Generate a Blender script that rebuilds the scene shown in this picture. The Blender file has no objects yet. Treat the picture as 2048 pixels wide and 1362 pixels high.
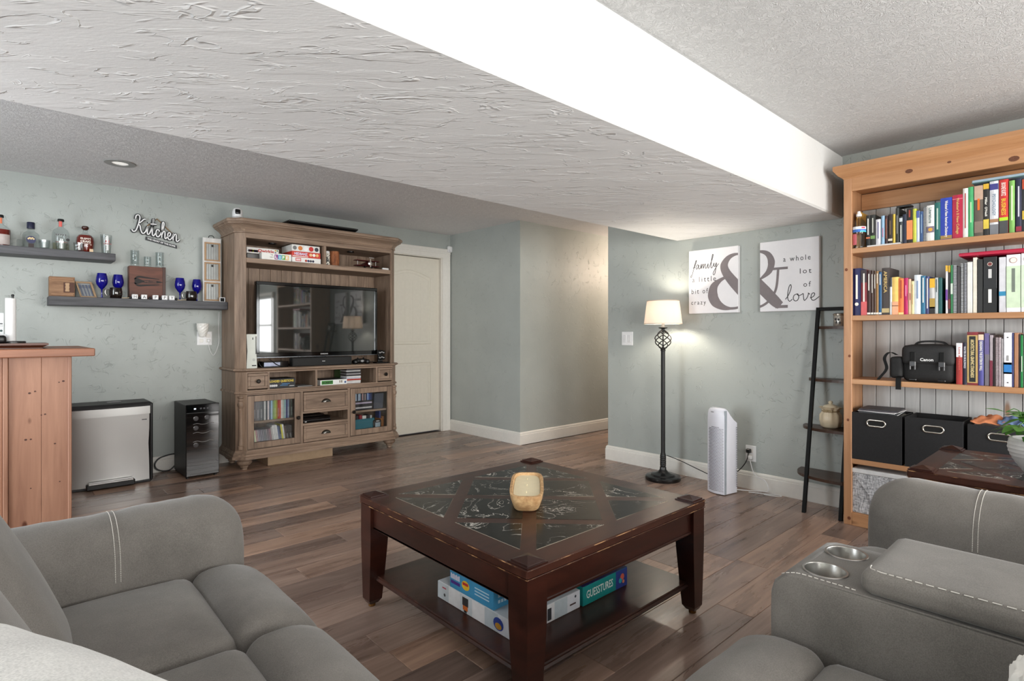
import bpy, math, random
from mathutils import Vector, Matrix, noise as mnoise

random.seed(7)
sc = bpy.context.scene
C = sc.collection
PI = math.pi

# ------------------------------------------------------------------ camera
cam_data = bpy.data.cameras.new('camera')
cam_data.sensor_width = 36.0
cam_data.lens = 1113.0 / 2048.0 * 36.0
cam_data.shift_y = -14.0 / 2048.0
cam_data.clip_start = 0.02
cam = bpy.data.objects.new('camera', cam_data)
cam.location = (0, 0, 1.15)
cam.rotation_euler = (PI / 2, 0, math.radians(47.532 - 90))
C.objects.link(cam)
sc.camera = cam

# ------------------------------------------------------------------ world, light, exposure
sc.view_settings.view_transform = 'Standard'
sc.view_settings.look = 'None'
sc.view_settings.gamma = 1.0
sc.view_settings.use_curve_mapping = False
sc.view_settings.exposure = 0.0
w = bpy.data.worlds.new('sky'); sc.world = w; w.use_nodes = True
bg = w.node_tree.nodes['Background']
bg.inputs['Color'].default_value = (0.80, 0.90, 1.0, 1)
bg.inputs['Strength'].default_value = 1.0
sc.cycles.max_bounces = 8
sc.cycles.diffuse_bounces = 4
sc.cycles.transparent_max_bounces = 12
sc.cycles.caustics_reflective = False
sc.cycles.caustics_refractive = False
sc.cycles.sample_clamp_indirect = 6.0

def area(name, loc, direction, sx, sy, power, color):
    l = bpy.data.lights.new(name, 'AREA'); l.shape = 'RECTANGLE'; l.size = sx; l.size_y = sy
    l.energy = power; l.color = color
    o = bpy.data.objects.new(name, l); C.objects.link(o); o.location = loc
    o.rotation_euler = Vector(direction).to_track_quat('-Z', 'Z').to_euler()
    return o
# an added left fill, and daylight entering through the glass door and windows behind the photographer
area('glass_door_daylight', (2.35, -2.86, 1.08), (0, 1, 0.04), 2.5, 1.9, 215, (1.0, 0.985, 0.96))
area('front_window_daylight', (-0.9, -2.86, 1.35), (0, 1, 0), 1.5, 1.2, 175, (1.0, 0.985, 0.96))
area('side_window_daylight', (4.055, -2.1, 1.32), (-1, 0, 0), 1.1, 1.25, 60, (0.96, 0.98, 1.0))
area('left_fill_light', (-2.15, 2.9, 1.25), (1, 0, 0), 2.6, 1.2, 120, (0.88, 0.95, 1.0))  # unseen fill light, added to brighten the beam underside and left ceiling

# ------------------------------------------------------------------ node materials
def new_mat(name):
    m = bpy.data.materials.new(name); m.use_nodes = True
    nt = m.node_tree; b = nt.nodes['Principled BSDF']
    return m, nt, b
def srgb(r, g, b):
    f = lambda c: (c / 255 / 12.92) if c / 255 <= 0.04045 else ((c / 255 + 0.055) / 1.055) ** 2.4
    return (f(r), f(g), f(b), 1)
def N(nt, kind, **kw):
    n = nt.nodes.new(kind)
    for k, v in kw.items():
        if k in n.inputs.keys(): n.inputs[k].default_value = v
        else: setattr(n, k, v)
    return n
def coords(nt, scale=(1, 1, 1), rot=(0, 0, 0), kind='Object'):
    tc = N(nt, 'ShaderNodeTexCoord'); mp = N(nt, 'ShaderNodeMapping')
    mp.inputs['Scale'].default_value = scale; mp.inputs['Rotation'].default_value = rot
    nt.links.new(tc.outputs[kind], mp.inputs['Vector'])
    return mp
def ramp(nt, fac, stops):
    r = N(nt, 'ShaderNodeValToRGB')
    e = r.color_ramp.elements
    while len(e) > 1: e.remove(e[-1])
    e[0].position, e[0].color = stops[0]
    for p, c in stops[1:]:
        x = e.new(p); x.color = c
    nt.links.new(fac, r.inputs['Fac'])
    return r
def mixrgb(nt, a, b, fac=0.5, mode='MIX'):
    m = N(nt, 'ShaderNodeMix', data_type='RGBA', blend_type=mode)
    for sock, v in ((m.inputs[0], fac), (m.inputs[6], a), (m.inputs[7], b)):
        if hasattr(v, 'links'): nt.links.new(v, sock)
        else: sock.default_value = v
    return m.outputs[2]
def bump(nt, b, height, strength=0.3, dist=0.01):
    n = N(nt, 'ShaderNodeBump'); n.inputs['Strength'].default_value = strength
    n.inputs['Distance'].default_value = dist
    nt.links.new(height, n.inputs['Height']); nt.links.new(n.outputs['Normal'], b.inputs['Normal'])
    return n
_cache = {}
def plain(rgb, rough=0.5, metal=0.0, var=0.06, scale=30, spec=0.5, coat=0.0):
    key = ('plain', rgb, rough, metal, var, scale, spec, coat)
    if key in _cache: return _cache[key]
    m, nt, b = new_mat('paint_%d_%d_%d' % rgb)
    c = srgb(*rgb)
    mp = coords(nt, (scale,) * 3); n = N(nt, 'ShaderNodeTexNoise', Scale=1.0, Detail=2.0)
    nt.links.new(mp.outputs[0], n.inputs['Vector'])
    lo = tuple(v * (1 - var) for v in c[:3]) + (1,); hi = tuple(min(1, v * (1 + var)) for v in c[:3]) + (1,)
    r = ramp(nt, n.outputs['Fac'], [(0.3, lo), (0.7, hi)])
    nt.links.new(r.outputs[0], b.inputs['Base Color'])
    b.inputs['Roughness'].default_value = rough; b.inputs['Metallic'].default_value = metal
    b.inputs['Specular IOR Level'].default_value = spec; b.inputs['Coat Weight'].default_value = coat
    _cache[key] = m; return m
def wood(name, dark, light, scale=(2, 20, 20), rough=0.45, knots=None, spec=0.4, contrast=(0.3, 0.7), bstr=0.1, coat=0.0):
    m, nt, b = new_mat(name)
    mp = coords(nt, scale)
    n = N(nt, 'ShaderNodeTexNoise', Scale=1.0, Detail=6.0, Roughness=0.62, Distortion=0.6)
    nt.links.new(mp.outputs[0], n.inputs['Vector'])
    r = ramp(nt, n.outputs['Fac'], [(contrast[0], srgb(*dark)), (contrast[1], srgb(*light))])
    col = r.outputs[0]
    if knots:
        mp2 = coords(nt, knots[0]); v = N(nt, 'ShaderNodeTexVoronoi', Scale=1.0)
        nt.links.new(mp2.outputs[0], v.inputs['Vector'])
        k = ramp(nt, v.outputs['Distance'], [(0.0, (1, 1, 1, 1)), (knots[1], (1, 1, 1, 1)), (knots[1] * 1.9, (0, 0, 0, 1))])
        col = mixrgb(nt, col, srgb(*knots[2]), k.outputs[0])
    nt.links.new(col, b.inputs['Base Color'])
    b.inputs['Roughness'].default_value = rough; b.inputs['Specular IOR Level'].default_value = spec
    b.inputs['Coat Weight'].default_value = coat; b.inputs['Coat Roughness'].default_value = 0.15
    bump(nt, b, n.outputs['Fac'], bstr, 0.002)
    return m
def plaster(name, rgb, scale, stretch, strength, rough, fine=0.3, width=0.045, dist=0.006, spec=0.35, turn=0.0, warp=1.4, mask=(0.40, 0.6), mscale=0.55):
    """hand trowelled texture: thin raised ridges of compound plus a fine grain"""
    m, nt, b = new_mat(name)
    m0 = coords(nt, (1, 1, 1), (0, 0, turn)); mp = N(nt, 'ShaderNodeVectorMath', operation='MULTIPLY')
    mp.inputs[1].default_value = tuple(scale * s for s in stretch); nt.links.new(m0.outputs[0], mp.inputs[0])
    n = N(nt, 'ShaderNodeTexNoise', Scale=1.0, Detail=3.0, Roughness=0.55, Distortion=warp)
    nt.links.new(mp.outputs[0], n.inputs['Vector'])
    ridge = ramp(nt, n.outputs['Fac'], [(0.5 - width, (0, 0, 0, 1)), (0.5, (1, 1, 1, 1)), (0.5 + width * 0.25, (0.12, 0.12, 0.12, 1)), (0.75, (0.2, 0.2, 0.2, 1))])
    n2 = N(nt, 'ShaderNodeTexNoise', Scale=mscale, Detail=3.0); nt.links.new(mp.outputs[0], n2.inputs['Vector'])
    msk = ramp(nt, n2.outputs['Fac'], [(mask[0], (0, 0, 0, 1)), (mask[1], (1, 1, 1, 1))])
    h = mixrgb(nt, ridge.outputs[0], msk.outputs[0], 1.0, 'MULTIPLY')
    n3 = N(nt, 'ShaderNodeTexNoise', Scale=9.0, Detail=3.0); nt.links.new(mp.outputs[0], n3.inputs['Vector'])
    h2 = mixrgb(nt, h, n3.outputs['Fac'], fine)
    bump(nt, b, h2, strength, dist)
    c = srgb(*rgb)
    n4 = N(nt, 'ShaderNodeTexNoise', Scale=0.35, Detail=2.0); nt.links.new(mp.outputs[0], n4.inputs['Vector'])
    cr = ramp(nt, n4.outputs['Fac'], [(0.3, tuple(v * 0.96 for v in c[:3]) + (1,)), (0.7, tuple(min(1, v * 1.04) for v in c[:3]) + (1,))])
    nt.links.new(cr.outputs[0], b.inputs['Base Color'])
    b.inputs['Roughness'].default_value = rough; b.inputs['Specular IOR Level'].default_value = spec
    return m
def stomp(name, rgb, scale, strength, rough=0.8):
    m, nt, b = new_mat(name)
    mp = coords(nt, (scale,) * 3)
    n = N(nt, 'ShaderNodeTexNoise', Scale=1.0, Detail=4.0, Roughness=0.6, Distortion=2.2)
    nt.links.new(mp.outputs[0], n.inputs['Vector'])
    r = ramp(nt, n.outputs['Fac'], [(0.42, (0, 0, 0, 1)), (0.5, (1, 1, 1, 1)), (0.56, (0.2, 0.2, 0.2, 1))])
    bump(nt, b, r.outputs[0], strength, 0.004)
    c = srgb(*rgb)
    cr = ramp(nt, n.outputs['Fac'], [(0.3, tuple(v * 0.94 for v in c[:3]) + (1,)), (0.7, c)])
    nt.links.new(cr.outputs[0], b.inputs['Base Color'])
    b.inputs['Roughness'].default_value = rough; b.inputs['Specular IOR Level'].default_value = 0.2
    return m
def glass(name, tint=(1, 1, 1), rough=0.0, ior=1.45, alpha=0.12):
    """thin clear glass: see-through with a fresnel reflection"""
    m, nt, b = new_mat(name)
    nt.nodes.remove(b)
    out = nt.nodes['Material Output']
    tr = N(nt, 'ShaderNodeBsdfTransparent'); tr.inputs[0].default_value = tint + (1,)
    gl = N(nt, 'ShaderNodeBsdfGlossy'); gl.inputs['Roughness'].default_value = rough + 0.02
    lw = N(nt, 'ShaderNodeLayerWeight'); lw.inputs['Blend'].default_value = 0.5
    pw_ = N(nt, 'ShaderNodeMath', operation='POWER'); pw_.inputs[1].default_value = 3.5
    nt.links.new(lw.outputs['Facing'], pw_.inputs[0])
    ad = N(nt, 'ShaderNodeMath', operation='MULTIPLY_ADD'); ad.inputs[1].default_value = 0.55; ad.inputs[2].default_value = 0.03 + alpha * 0.08
    nt.links.new(pw_.outputs[0], ad.inputs[0])
    mx = N(nt, 'ShaderNodeMixShader')
    nt.links.new(ad.outputs[0], mx.inputs[0]); nt.links.new(tr.outputs[0], mx.inputs[1]); nt.links.new(gl.outputs[0], mx.inputs[2])
    nt.links.new(mx.outputs[0], out.inputs['Surface'])
    return m
def suede(name, rgb):
    m, nt, b = new_mat(name)
    mp = coords(nt, (1, 1, 1))
    n = N(nt, 'ShaderNodeTexNoise', Scale=7.0, Detail=4.0, Roughness=0.6); nt.links.new(mp.outputs[0], n.inputs['Vector'])
    n2 = N(nt, 'ShaderNodeTexNoise', Scale=420.0, Detail=2.0); nt.links.new(mp.outputs[0], n2.inputs['Vector'])
    f = mixrgb(nt, n.outputs['Fac'], n2.outputs['Fac'], 0.5)
    c = srgb(*rgb)
    r = ramp(nt, f, [(0.32, tuple(v * 0.72 for v in c[:3]) + (1,)), (0.68, tuple(min(1, v * 1.28) for v in c[:3]) + (1,))])
    nt.links.new(r.outputs[0], b.inputs['Base Color'])
    b.inputs['Roughness'].default_value = 0.85; b.inputs['Specular IOR Level'].default_value = 0.2
    b.inputs['Sheen Weight'].default_value = 0.25; b.inputs['Sheen Roughness'].default_value = 0.4
    n3 = N(nt, 'ShaderNodeTexNoise', Scale=230.0, Detail=3.0); nt.links.new(mp.outputs[0], n3.inputs['Vector'])
    bump(nt, b, n3.outputs['Fac'], 0.22, 0.0012)
    return m
def marble(name):
    m, nt, b = new_mat(name)
    mp = coords(nt, (1, 1, 1)); oi = N(nt, 'ShaderNodeObjectInfo')
    add = N(nt, 'ShaderNodeVectorMath', operation='ADD')
    mul = N(nt, 'ShaderNodeMath', operation='MULTIPLY'); mul.inputs[1].default_value = 37.0
    nt.links.new(oi.outputs['Random'], mul.inputs[0])
    nt.links.new(mp.outputs[0], add.inputs[0]); nt.links.new(mul.outputs[0], add.inputs[1])
    n = N(nt, 'ShaderNodeTexNoise', Scale=5.5, Detail=5.0, Roughness=0.6, Distortion=1.5); nt.links.new(add.outputs[0], n.inputs['Vector'])
    v1 = ramp(nt, n.outputs['Fac'], [(0.489, (0, 0, 0, 1)), (0.5, (1, 1, 1, 1)), (0.509, (0, 0, 0, 1))])
    n2 = N(nt, 'ShaderNodeTexNoise', Scale=3.0, Detail=2.0); nt.links.new(add.outputs[0], n2.inputs['Vector'])
    mk = ramp(nt, n2.outputs['Fac'], [(0.40, (0, 0, 0, 1)), (0.60, (1, 1, 1, 1))])
    f = mixrgb(nt, v1.outputs[0], mk.outputs[0], 1.0, 'MULTIPLY')
    n3 = N(nt, 'ShaderNodeTexNoise', Scale=26.0, Detail=4.0); nt.links.new(add.outputs[0], n3.inputs['Vector'])
    base = ramp(nt, n3.outputs['Fac'], [(0.3, srgb(18, 17, 15)), (0.75, srgb(44, 42, 38))])
    col = mixrgb(nt, base.outputs[0], srgb(215, 210, 200), f)
    nt.links.new(col, b.inputs['Base Color'])
    b.inputs['Roughness'].default_value = 0.22; b.inputs['Specular IOR Level'].default_value = 0.18
    return m
def floor_wood(name):
    m, nt, b = new_mat(name)
    oi = N(nt, 'ShaderNodeObjectInfo'); mp = coords(nt, (1, 1, 1))
    mul = N(nt, 'ShaderNodeMath', operation='MULTIPLY'); mul.inputs[1].default_value = 61.0
    nt.links.new(oi.outputs['Random'], mul.inputs[0])
    add = N(nt, 'ShaderNodeVectorMath', operation='ADD')
    nt.links.new(mp.outputs[0], add.inputs[0]); nt.links.new(mul.outputs[0], add.inputs[1])
    sc1 = N(nt, 'ShaderNodeVectorMath', operation='MULTIPLY'); sc1.inputs[1].default_value = (1.3, 10.0, 10.0)
    nt.links.new(add.outputs[0], sc1.inputs[0])
    n = N(nt, 'ShaderNodeTexNoise', Scale=1.0, Detail=6.0, Roughness=0.62, Distortion=0.5); nt.links.new(sc1.outputs[0], n.inputs['Vector'])
    grain = ramp(nt, n.outputs['Fac'], [(0.30, srgb(118, 98, 88)), (0.46, srgb(144, 122, 110)), (0.60, srgb(163, 140, 127)), (0.75, srgb(182, 158, 144))])
    sc2 = N(nt, 'ShaderNodeVectorMath', operation='MULTIPLY'); sc2.inputs[1].default_value = (3.0, 60.0, 60.0)
    nt.links.new(add.outputs[0], sc2.inputs[0])
    n2 = N(nt, 'ShaderNodeTexNoise', Scale=1.0, Detail=3.0); nt.links.new(sc2.outputs[0], n2.inputs['Vector'])
    fine = ramp(nt, n2.outputs['Fac'], [(0.35, (0.82, 0.82, 0.82, 1)), (0.65, (1.1, 1.1, 1.1, 1))])
    col = mixrgb(nt, grain.outputs[0], fine.outputs[0], 0.8, 'MULTIPLY')
    tone = ramp(nt, oi.outputs['Random'], [(0.0, (0.66, 0.65, 0.66, 1)), (0.35, (0.90, 0.88, 0.88, 1)), (0.7, (1.04, 1.0, 0.97, 1)), (1.0, (1.45, 1.30, 1.14, 1))])
    col = mixrgb(nt, col, tone.outputs[0], 1.0, 'MULTIPLY')
    nt.links.new(col, b.inputs['Base Color'])
    rr = ramp(nt, n.outputs['Fac'], [(0.2, (0.22, 0.22, 0.22, 1)), (0.8, (0.36, 0.36, 0.36, 1))])
    nt.links.new(rr.outputs[0], b.inputs['Roughness'])
    b.inputs['Specular IOR Level'].default_value = 0.5
    bump(nt, b, n2.outputs['Fac'], 0.08, 0.0015)
    return m
def emit(name, rgb, strength):
    m, nt, b = new_mat(name)
    b.inputs['Base Color'].default_value = srgb(*rgb)
    b.inputs['Emission Color'].default_value = srgb(*rgb); b.inputs['Emission Strength'].default_value = strength
    return m

M = {}
M['sage'] = plaster('sage_trowelled_wall', (172, 177, 173), 10.0, (1, 1, 1), 0.75, 0.42, 0.16, 0.03, 0.0038, warp=1.0, mask=(0.50, 0.64), mscale=1.7)
M['ceil'] = stomp('stomped_white_ceiling', (208, 208, 208), 27, 0.65)  # right half toned down in colour against the strong window light
M['ceill'] = stomp('fine_stomped_ceiling', (242, 240, 240), 44, 0.7)  # left half painted paler to make up for its weaker light
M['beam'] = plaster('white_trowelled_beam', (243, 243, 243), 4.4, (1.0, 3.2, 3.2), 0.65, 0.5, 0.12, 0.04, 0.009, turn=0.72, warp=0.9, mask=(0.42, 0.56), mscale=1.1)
M['beamside'] = plaster('smooth_white_beam_side', (208, 208, 206), 2.6, (1, 1, 1), 0.25, 0.6, 0.3, 0.02, 0.006)  # side tone lowered in colour to hold back the window light on it
M['trim'] = plain((232, 229, 222), 0.35, var=0.02)
M['doorp'] = plain((224, 219, 206), 0.38, var=0.02)
M['floor'] = floor_wood('brown_plank_floor')
M['ec'] = wood('weathered_oak', (112, 92, 77), (165, 141, 121), (28, 28, 2.6), 0.5, bstr=0.15)
M['ech'] = wood('weathered_oak_horizontal', (114, 94, 79), (168, 144, 124), (2.6, 28, 28), 0.5, bstr=0.15)
M['pine'] = wood('knotty_pine', (164, 118, 82), (190, 145, 108), (22, 22, 1.6), 0.42, knots=((3.2, 9, 1.7), 0.07, (112, 62, 34)))
M['pineh'] = wood('knotty_pine_horizontal', (164, 117, 79), (192, 146, 106), (22, 1.6, 22), 0.42, knots=((9, 1.5, 7), 0.07, (104, 58, 30)))
M['pinew'] = wood('whitewashed_pine', (176, 176, 176), (204, 204, 203), (20, 20, 1.4), 0.55, knots=((5, 5, 1.5), 0.045, (150, 122, 100)))
M['pinei'] = wood('reddish_pine_panel', (140, 99, 79), (170, 126, 102), (20, 20, 1.5), 0.45, knots=((7, 7, 3.3), 0.05, (88, 48, 30)))
M['pinetop'] = wood('brown_pine_counter', (120, 76, 54), (164, 110, 82), (1.8, 18, 18), 0.4, knots=((5, 14, 14), 0.06, (50, 26, 16)))
M['mahog'] = wood('dark_mahogany', (30, 12, 8), (56, 26, 18), (3, 3, 14), 0.3, bstr=0.04, coat=0.15)
M['mahogx'] = wood('dark_mahogany_top', (40, 20, 15), (70, 40, 30), (3, 14, 14), 0.32, bstr=0.04, coat=0.1, spec=0.3)
M['worn'] = wood('worn_mahogany_edge', (60, 30, 18), (196, 150, 104), (16, 16, 16), 0.4, contrast=(0.5, 0.72))
M['marble'] = marble('black_veined_marble')
M['sofa'] = suede('grey_suede', (114, 110, 105))
M['sofalit'] = suede('window_lit_suede', (206, 205, 202))  # window light on the corner seat back painted into the suede colour
M['stitch'] = plain((214, 210, 202), 0.8)
M['shelfgrey'] = wood('charcoal_wood', (52, 52, 56), (92, 92, 96), (2.5, 30, 30), 0.5)
M['steel'] = plain((196, 196, 196), 0.28, 1.0, 0.02, 8)
M['black'] = plain((14, 14, 15), 0.35, var=0.1)
M['blackm'] = plain((11, 11, 11), 0.6, var=0.1, spec=0.25)
M['blackg'] = plain((8, 8, 9), 0.06, var=0.05)
M['iron'] = plain((18, 16, 15), 0.4, 0.3)
M['bronze'] = plain((38, 33, 29), 0.32, 0.7)
M['white'] = plain((236, 236, 236), 0.4, var=0.02)
M['paper'] = plain((228, 224, 214), 0.8, var=0.04, scale=90)
M['clear'] = glass('clear_glass', (0.97, 0.98, 0.98))
M['pane'] = glass('cabinet_pane', (0.93, 0.94, 0.94))
M['cyanglass'] = glass('cobalt_glass', (0.05, 0.06, 0.42), alpha=0.3)
M['screen'] = plain((40, 42, 40), 0.03, var=0.02, spec=1.0)
def deepglass(name, rgb):
    m, nt, b = new_mat(name)
    b.inputs['Base Color'].default_value = srgb(*rgb); b.inputs['Roughness'].default_value = 0.05
    b.inputs['Transmission Weight'].default_value = 0.35; b.inputs['Specular IOR Level'].default_value = 0.8
    return m
M['cobalt'] = deepglass('deep_cobalt_glass', (22, 20, 150))

# ------------------------------------------------------------------ mesh building
class MB:
    def __init__(s): s.v = []; s.f = []; s.mi = []; s.cur = 0
    def m(s, i): s.cur = i; return s
    def add(s, vs, fs):
        o = len(s.v); s.v += [tuple(p) for p in vs]
        for f in fs: s.f.append(tuple(o + i for i in f)); s.mi.append(s.cur)
        return s
    def box(s, x0, x1, y0, y1, z0, z1, c=0.0):
        if c <= 0:
            vs = [(x, y, z) for z in (z0, z1) for y in (y0, y1) for x in (x0, x1)]
            return s.add(vs, [(0, 2, 3, 1), (4, 5, 7, 6), (0, 1, 5, 4), (2, 6, 7, 3), (0, 4, 6, 2), (1, 3, 7, 5)])
        c = min(c, (x1 - x0) * .49, (y1 - y0) * .49, (z1 - z0) * .49)
        X, Y, Z = (x0, x1), (y0, y1), (z0, z1); vs = []; ix = {}
        for i in (0, 1):
            for j in (0, 1):
                for k in (0, 1):
                    sx, sy, sz = (c if i == 0 else -c), (c if j == 0 else -c), (c if k == 0 else -c)
                    ix[i, j, k, 'x'] = len(vs); vs.append((X[i], Y[j] + sy, Z[k] + sz))
                    ix[i, j, k, 'y'] = len(vs); vs.append((X[i] + sx, Y[j], Z[k] + sz))
                    ix[i, j, k, 'z'] = len(vs); vs.append((X[i] + sx, Y[j] + sy, Z[k]))
        fs = []
        for a in (0, 1):
            q = [ix[a, 0, 0, 'x'], ix[a, 0, 1, 'x'], ix[a, 1, 1, 'x'], ix[a, 1, 0, 'x']]; fs.append(q if a == 0 else q[::-1])
            q = [ix[0, a, 0, 'y'], ix[1, a, 0, 'y'], ix[1, a, 1, 'y'], ix[0, a, 1, 'y']]; fs.append(q if a == 0 else q[::-1])
            q = [ix[0, 0, a, 'z'], ix[0, 1, a, 'z'], ix[1, 1, a, 'z'], ix[1, 0, a, 'z']]; fs.append(q if a == 0 else q[::-1])
        for i in (0, 1):
            for j in (0, 1):
                fs.append([ix[i, j, 0, 'x'], ix[i, j, 1, 'x'], ix[i, j, 1, 'y'], ix[i, j, 0, 'y']])
                fs.append([ix[0, i, j, 'y'], ix[1, i, j, 'y'], ix[1, i, j, 'z'], ix[0, i, j, 'z']])
                fs.append([ix[i, 0, j, 'x'], ix[i, 1, j, 'x'], ix[i, 1, j, 'z'], ix[i, 0, j, 'z']])
                for k in (0, 1): fs.append([ix[i, j, k, 'x'], ix[i, j, k, 'y'], ix[i, j, k, 'z']])
        return s.add(vs, fs)
    def lathe(s, prof, cx=0, cy=0, seg=20, cap=True):
        vs = []; fs = []; n = len(prof)
        for r, z in prof:
            for k in range(seg):
                a = 2 * PI * k / seg; vs.append((cx + r * math.cos(a), cy + r * math.sin(a), z))
        for i in range(n - 1):
            for k in range(seg):
                k2 = (k + 1) % seg; fs.append((i * seg + k, i * seg + k2, (i + 1) * seg + k2, (i + 1) * seg + k))
        if cap:
            fs.append(tuple(range(seg))[::-1]); fs.append(tuple((n - 1) * seg + k for k in range(seg)))
        return s.add(vs, fs)
    def loft(s, rings, cap0=True, cap1=True, closed=True):
        vs = []; fs = []; n = len(rings[0])
        for r in rings: vs += r
        for i in range(len(rings) - 1):
            for k in range(n if closed else n - 1):
                k2 = (k + 1) % n; fs.append((i * n + k, i * n + k2, (i + 1) * n + k2, (i + 1) * n + k))
        if cap0: fs.append(tuple(range(n))[::-1])
        if cap1: fs.append(tuple((len(rings) - 1) * n + k for k in range(n)))
        return s.add(vs, fs)
    def tube(s, pts, r, seg=8, closed=False, cap=True):
        P = [Vector(p) for p in pts]; n = len(P); rings = []; prev = None
        for i, p in enumerate(P):
            if closed: t = P[(i + 1) % n] - P[i - 1]
            else: t = P[min(i + 1, n - 1)] - P[max(i - 1, 0)]
            t.normalize()
            if prev is None:
                u = t.cross(Vector((0, 0, 1)))
                if u.length < 0.01: u = t.cross(Vector((1, 0, 0)))
            else: u = prev - t * prev.dot(t)
            u.normalize(); prev = u; v = t.cross(u)
            rr = r[i] if isinstance(r, (list, tuple)) else r
            rings.append([tuple(p + (u * math.cos(2 * PI * k / seg) + v * math.sin(2 * PI * k / seg)) * rr) for k in range(seg)])
        if closed: rings.append(rings[0]); return s.loft(rings, False, False)
        return s.loft(rings, cap, cap)
    def prism(s, poly, axis, a, b):
        def pt(p, h):
            if axis == 'z': return (p[0], p[1], h)
            if axis == 'y': return (p[0], h, p[1])
            return (h, p[0], p[1])
        return s.loft([[pt(p, a) for p in poly], [pt(p, b) for p in poly]])
    def flat(s, data, o, u, v):
        """2-D triangles/quads placed on the plane o + x*u + y*v"""
        o, u, v = Vector(o), Vector(u), Vector(v)
        return s.add([tuple(o + u * p[0] + v * p[1]) for p in data[0]], data[1])
    def blob(s, c, h, r, bulge=(0, 0, 0), n=12, fn=None):
        """a soft rounded box: half sizes h, edge radius r, faces swelling by bulge"""
        idx = {}; vs = []; fs = []
        def key(p): return tuple(round(q, 5) for q in p)
        def warp(t): return math.sin(t * PI / 2) * 0.55 + t * 0.45
        g = [warp(-1 + 2 * i / n) for i in range(n + 1)]
        def vert(p):
            k = key(p)
            if k in idx: return idx[k]
            q = [p[i] * h[i] for i in range(3)]
            inn = [max(-(h[i] - r), min(h[i] - r, q[i])) for i in range(3)]
            d = Vector([q[i] - inn[i] for i in range(3)])
            if d.length > 1e-9: d.normalize()
            e = [inn[i] + d[i] * r for i in range(3)]
            w = [1 - (abs(e[i]) / h[i]) ** 2 for i in range(3)]
            for i in range(3):
                if bulge[i]: e[i] += math.copysign(1, e[i]) * bulge[i] * max(0, w[(i + 1) % 3]) * max(0, w[(i + 2) % 3]) * (abs(e[i]) / h[i]) ** 2
            P = (c[0] + e[0], c[1] + e[1], c[2] + e[2])
            if fn: P = fn(P)
            idx[k] = len(vs); vs.append(P); return idx[k]
        for ax in range(3):
            for sg in (-1, 1):
                for i in range(n):
                    for j in range(n):
                        q = []
                        for di, dj in ((0, 0), (1, 0), (1, 1), (0, 1)):
                            p = [0, 0, 0]; p[ax] = sg; p[(ax + 1) % 3] = g[i + di]; p[(ax + 2) % 3] = g[j + dj]
                            q.append(vert(p))
                        fs.append(q if sg > 0 else q[::-1])
        return s.add(vs, fs)
    def mesh(s, name, mats, off=(0, 0, 0), smooth=None):
        me = bpy.data.meshes.new(name)
        me.from_pydata([(p[0] - off[0], p[1] - off[1], p[2] - off[2]) for p in s.v], [], s.f)
        for m_ in (mats if isinstance(mats, (list, tuple)) else [mats]):
            me.materials.append(M[m_] if isinstance(m_, str) else m_)
        me.polygons.foreach_set('material_index', s.mi)
        if smooth is not None:
            me.polygons.foreach_set('use_smooth', [True] * len(s.f))
            me.set_sharp_from_angle(angle=math.radians(smooth))
        me.update(); return me
    def part(s, name, mat, parent, smooth=None, off=None):
        """a part modelled in room coordinates, hung under its thing"""
        base = parent
        while base.parent: base = base.parent
        o = bpy.data.objects.new(name, s.mesh(name, mat, base.location if off is None else off, smooth))
        C.objects.link(o); o.parent = parent; return o
    def thing(s, name, mat, label, cat, loc, group=None, smooth=None):
        o = bpy.data.objects.new(name, s.mesh(name, mat, loc, smooth)); C.objects.link(o)
        o.location = loc; return tag(o, label, cat, group)
    def struct(s, name, mat, smooth=None):
        o = bpy.data.objects.new(name, s.mesh(name, mat, (0, 0, 0), smooth)); C.objects.link(o)
        o['kind'] = 'structure'; return o
def tag(o, label, cat, group=None):
    o['label'] = label; o['category'] = cat
    if group: o['group'] = group
    return o
def thing(name, label, cat, loc, group=None):
    o = bpy.data.objects.new(name, None); C.objects.link(o); o.location = loc
    o.empty_display_size = 0.05
    return tag(o, label, cat, group)
def struct_empty(name, loc=(0, 0, 0)):
    o = bpy.data.objects.new(name, None); C.objects.link(o); o.location = loc; o['kind'] = 'structure'; return o
ORD = ['first', 'second', 'third', 'fourth', 'fifth', 'sixth', 'seventh', 'eighth', 'ninth', 'tenth', 'eleventh', 'twelfth', 'thirteenth',
       'fourteenth', 'fifteenth', 'sixteenth', 'seventeenth', 'eighteenth', 'nineteenth', 'twentieth', 'twenty-first', 'twenty-second',
       'twenty-third', 'twenty-fourth', 'twenty-fifth', 'twenty-sixth', 'twenty-seventh', 'twenty-eighth', 'twenty-ninth', 'thirtieth']

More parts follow.
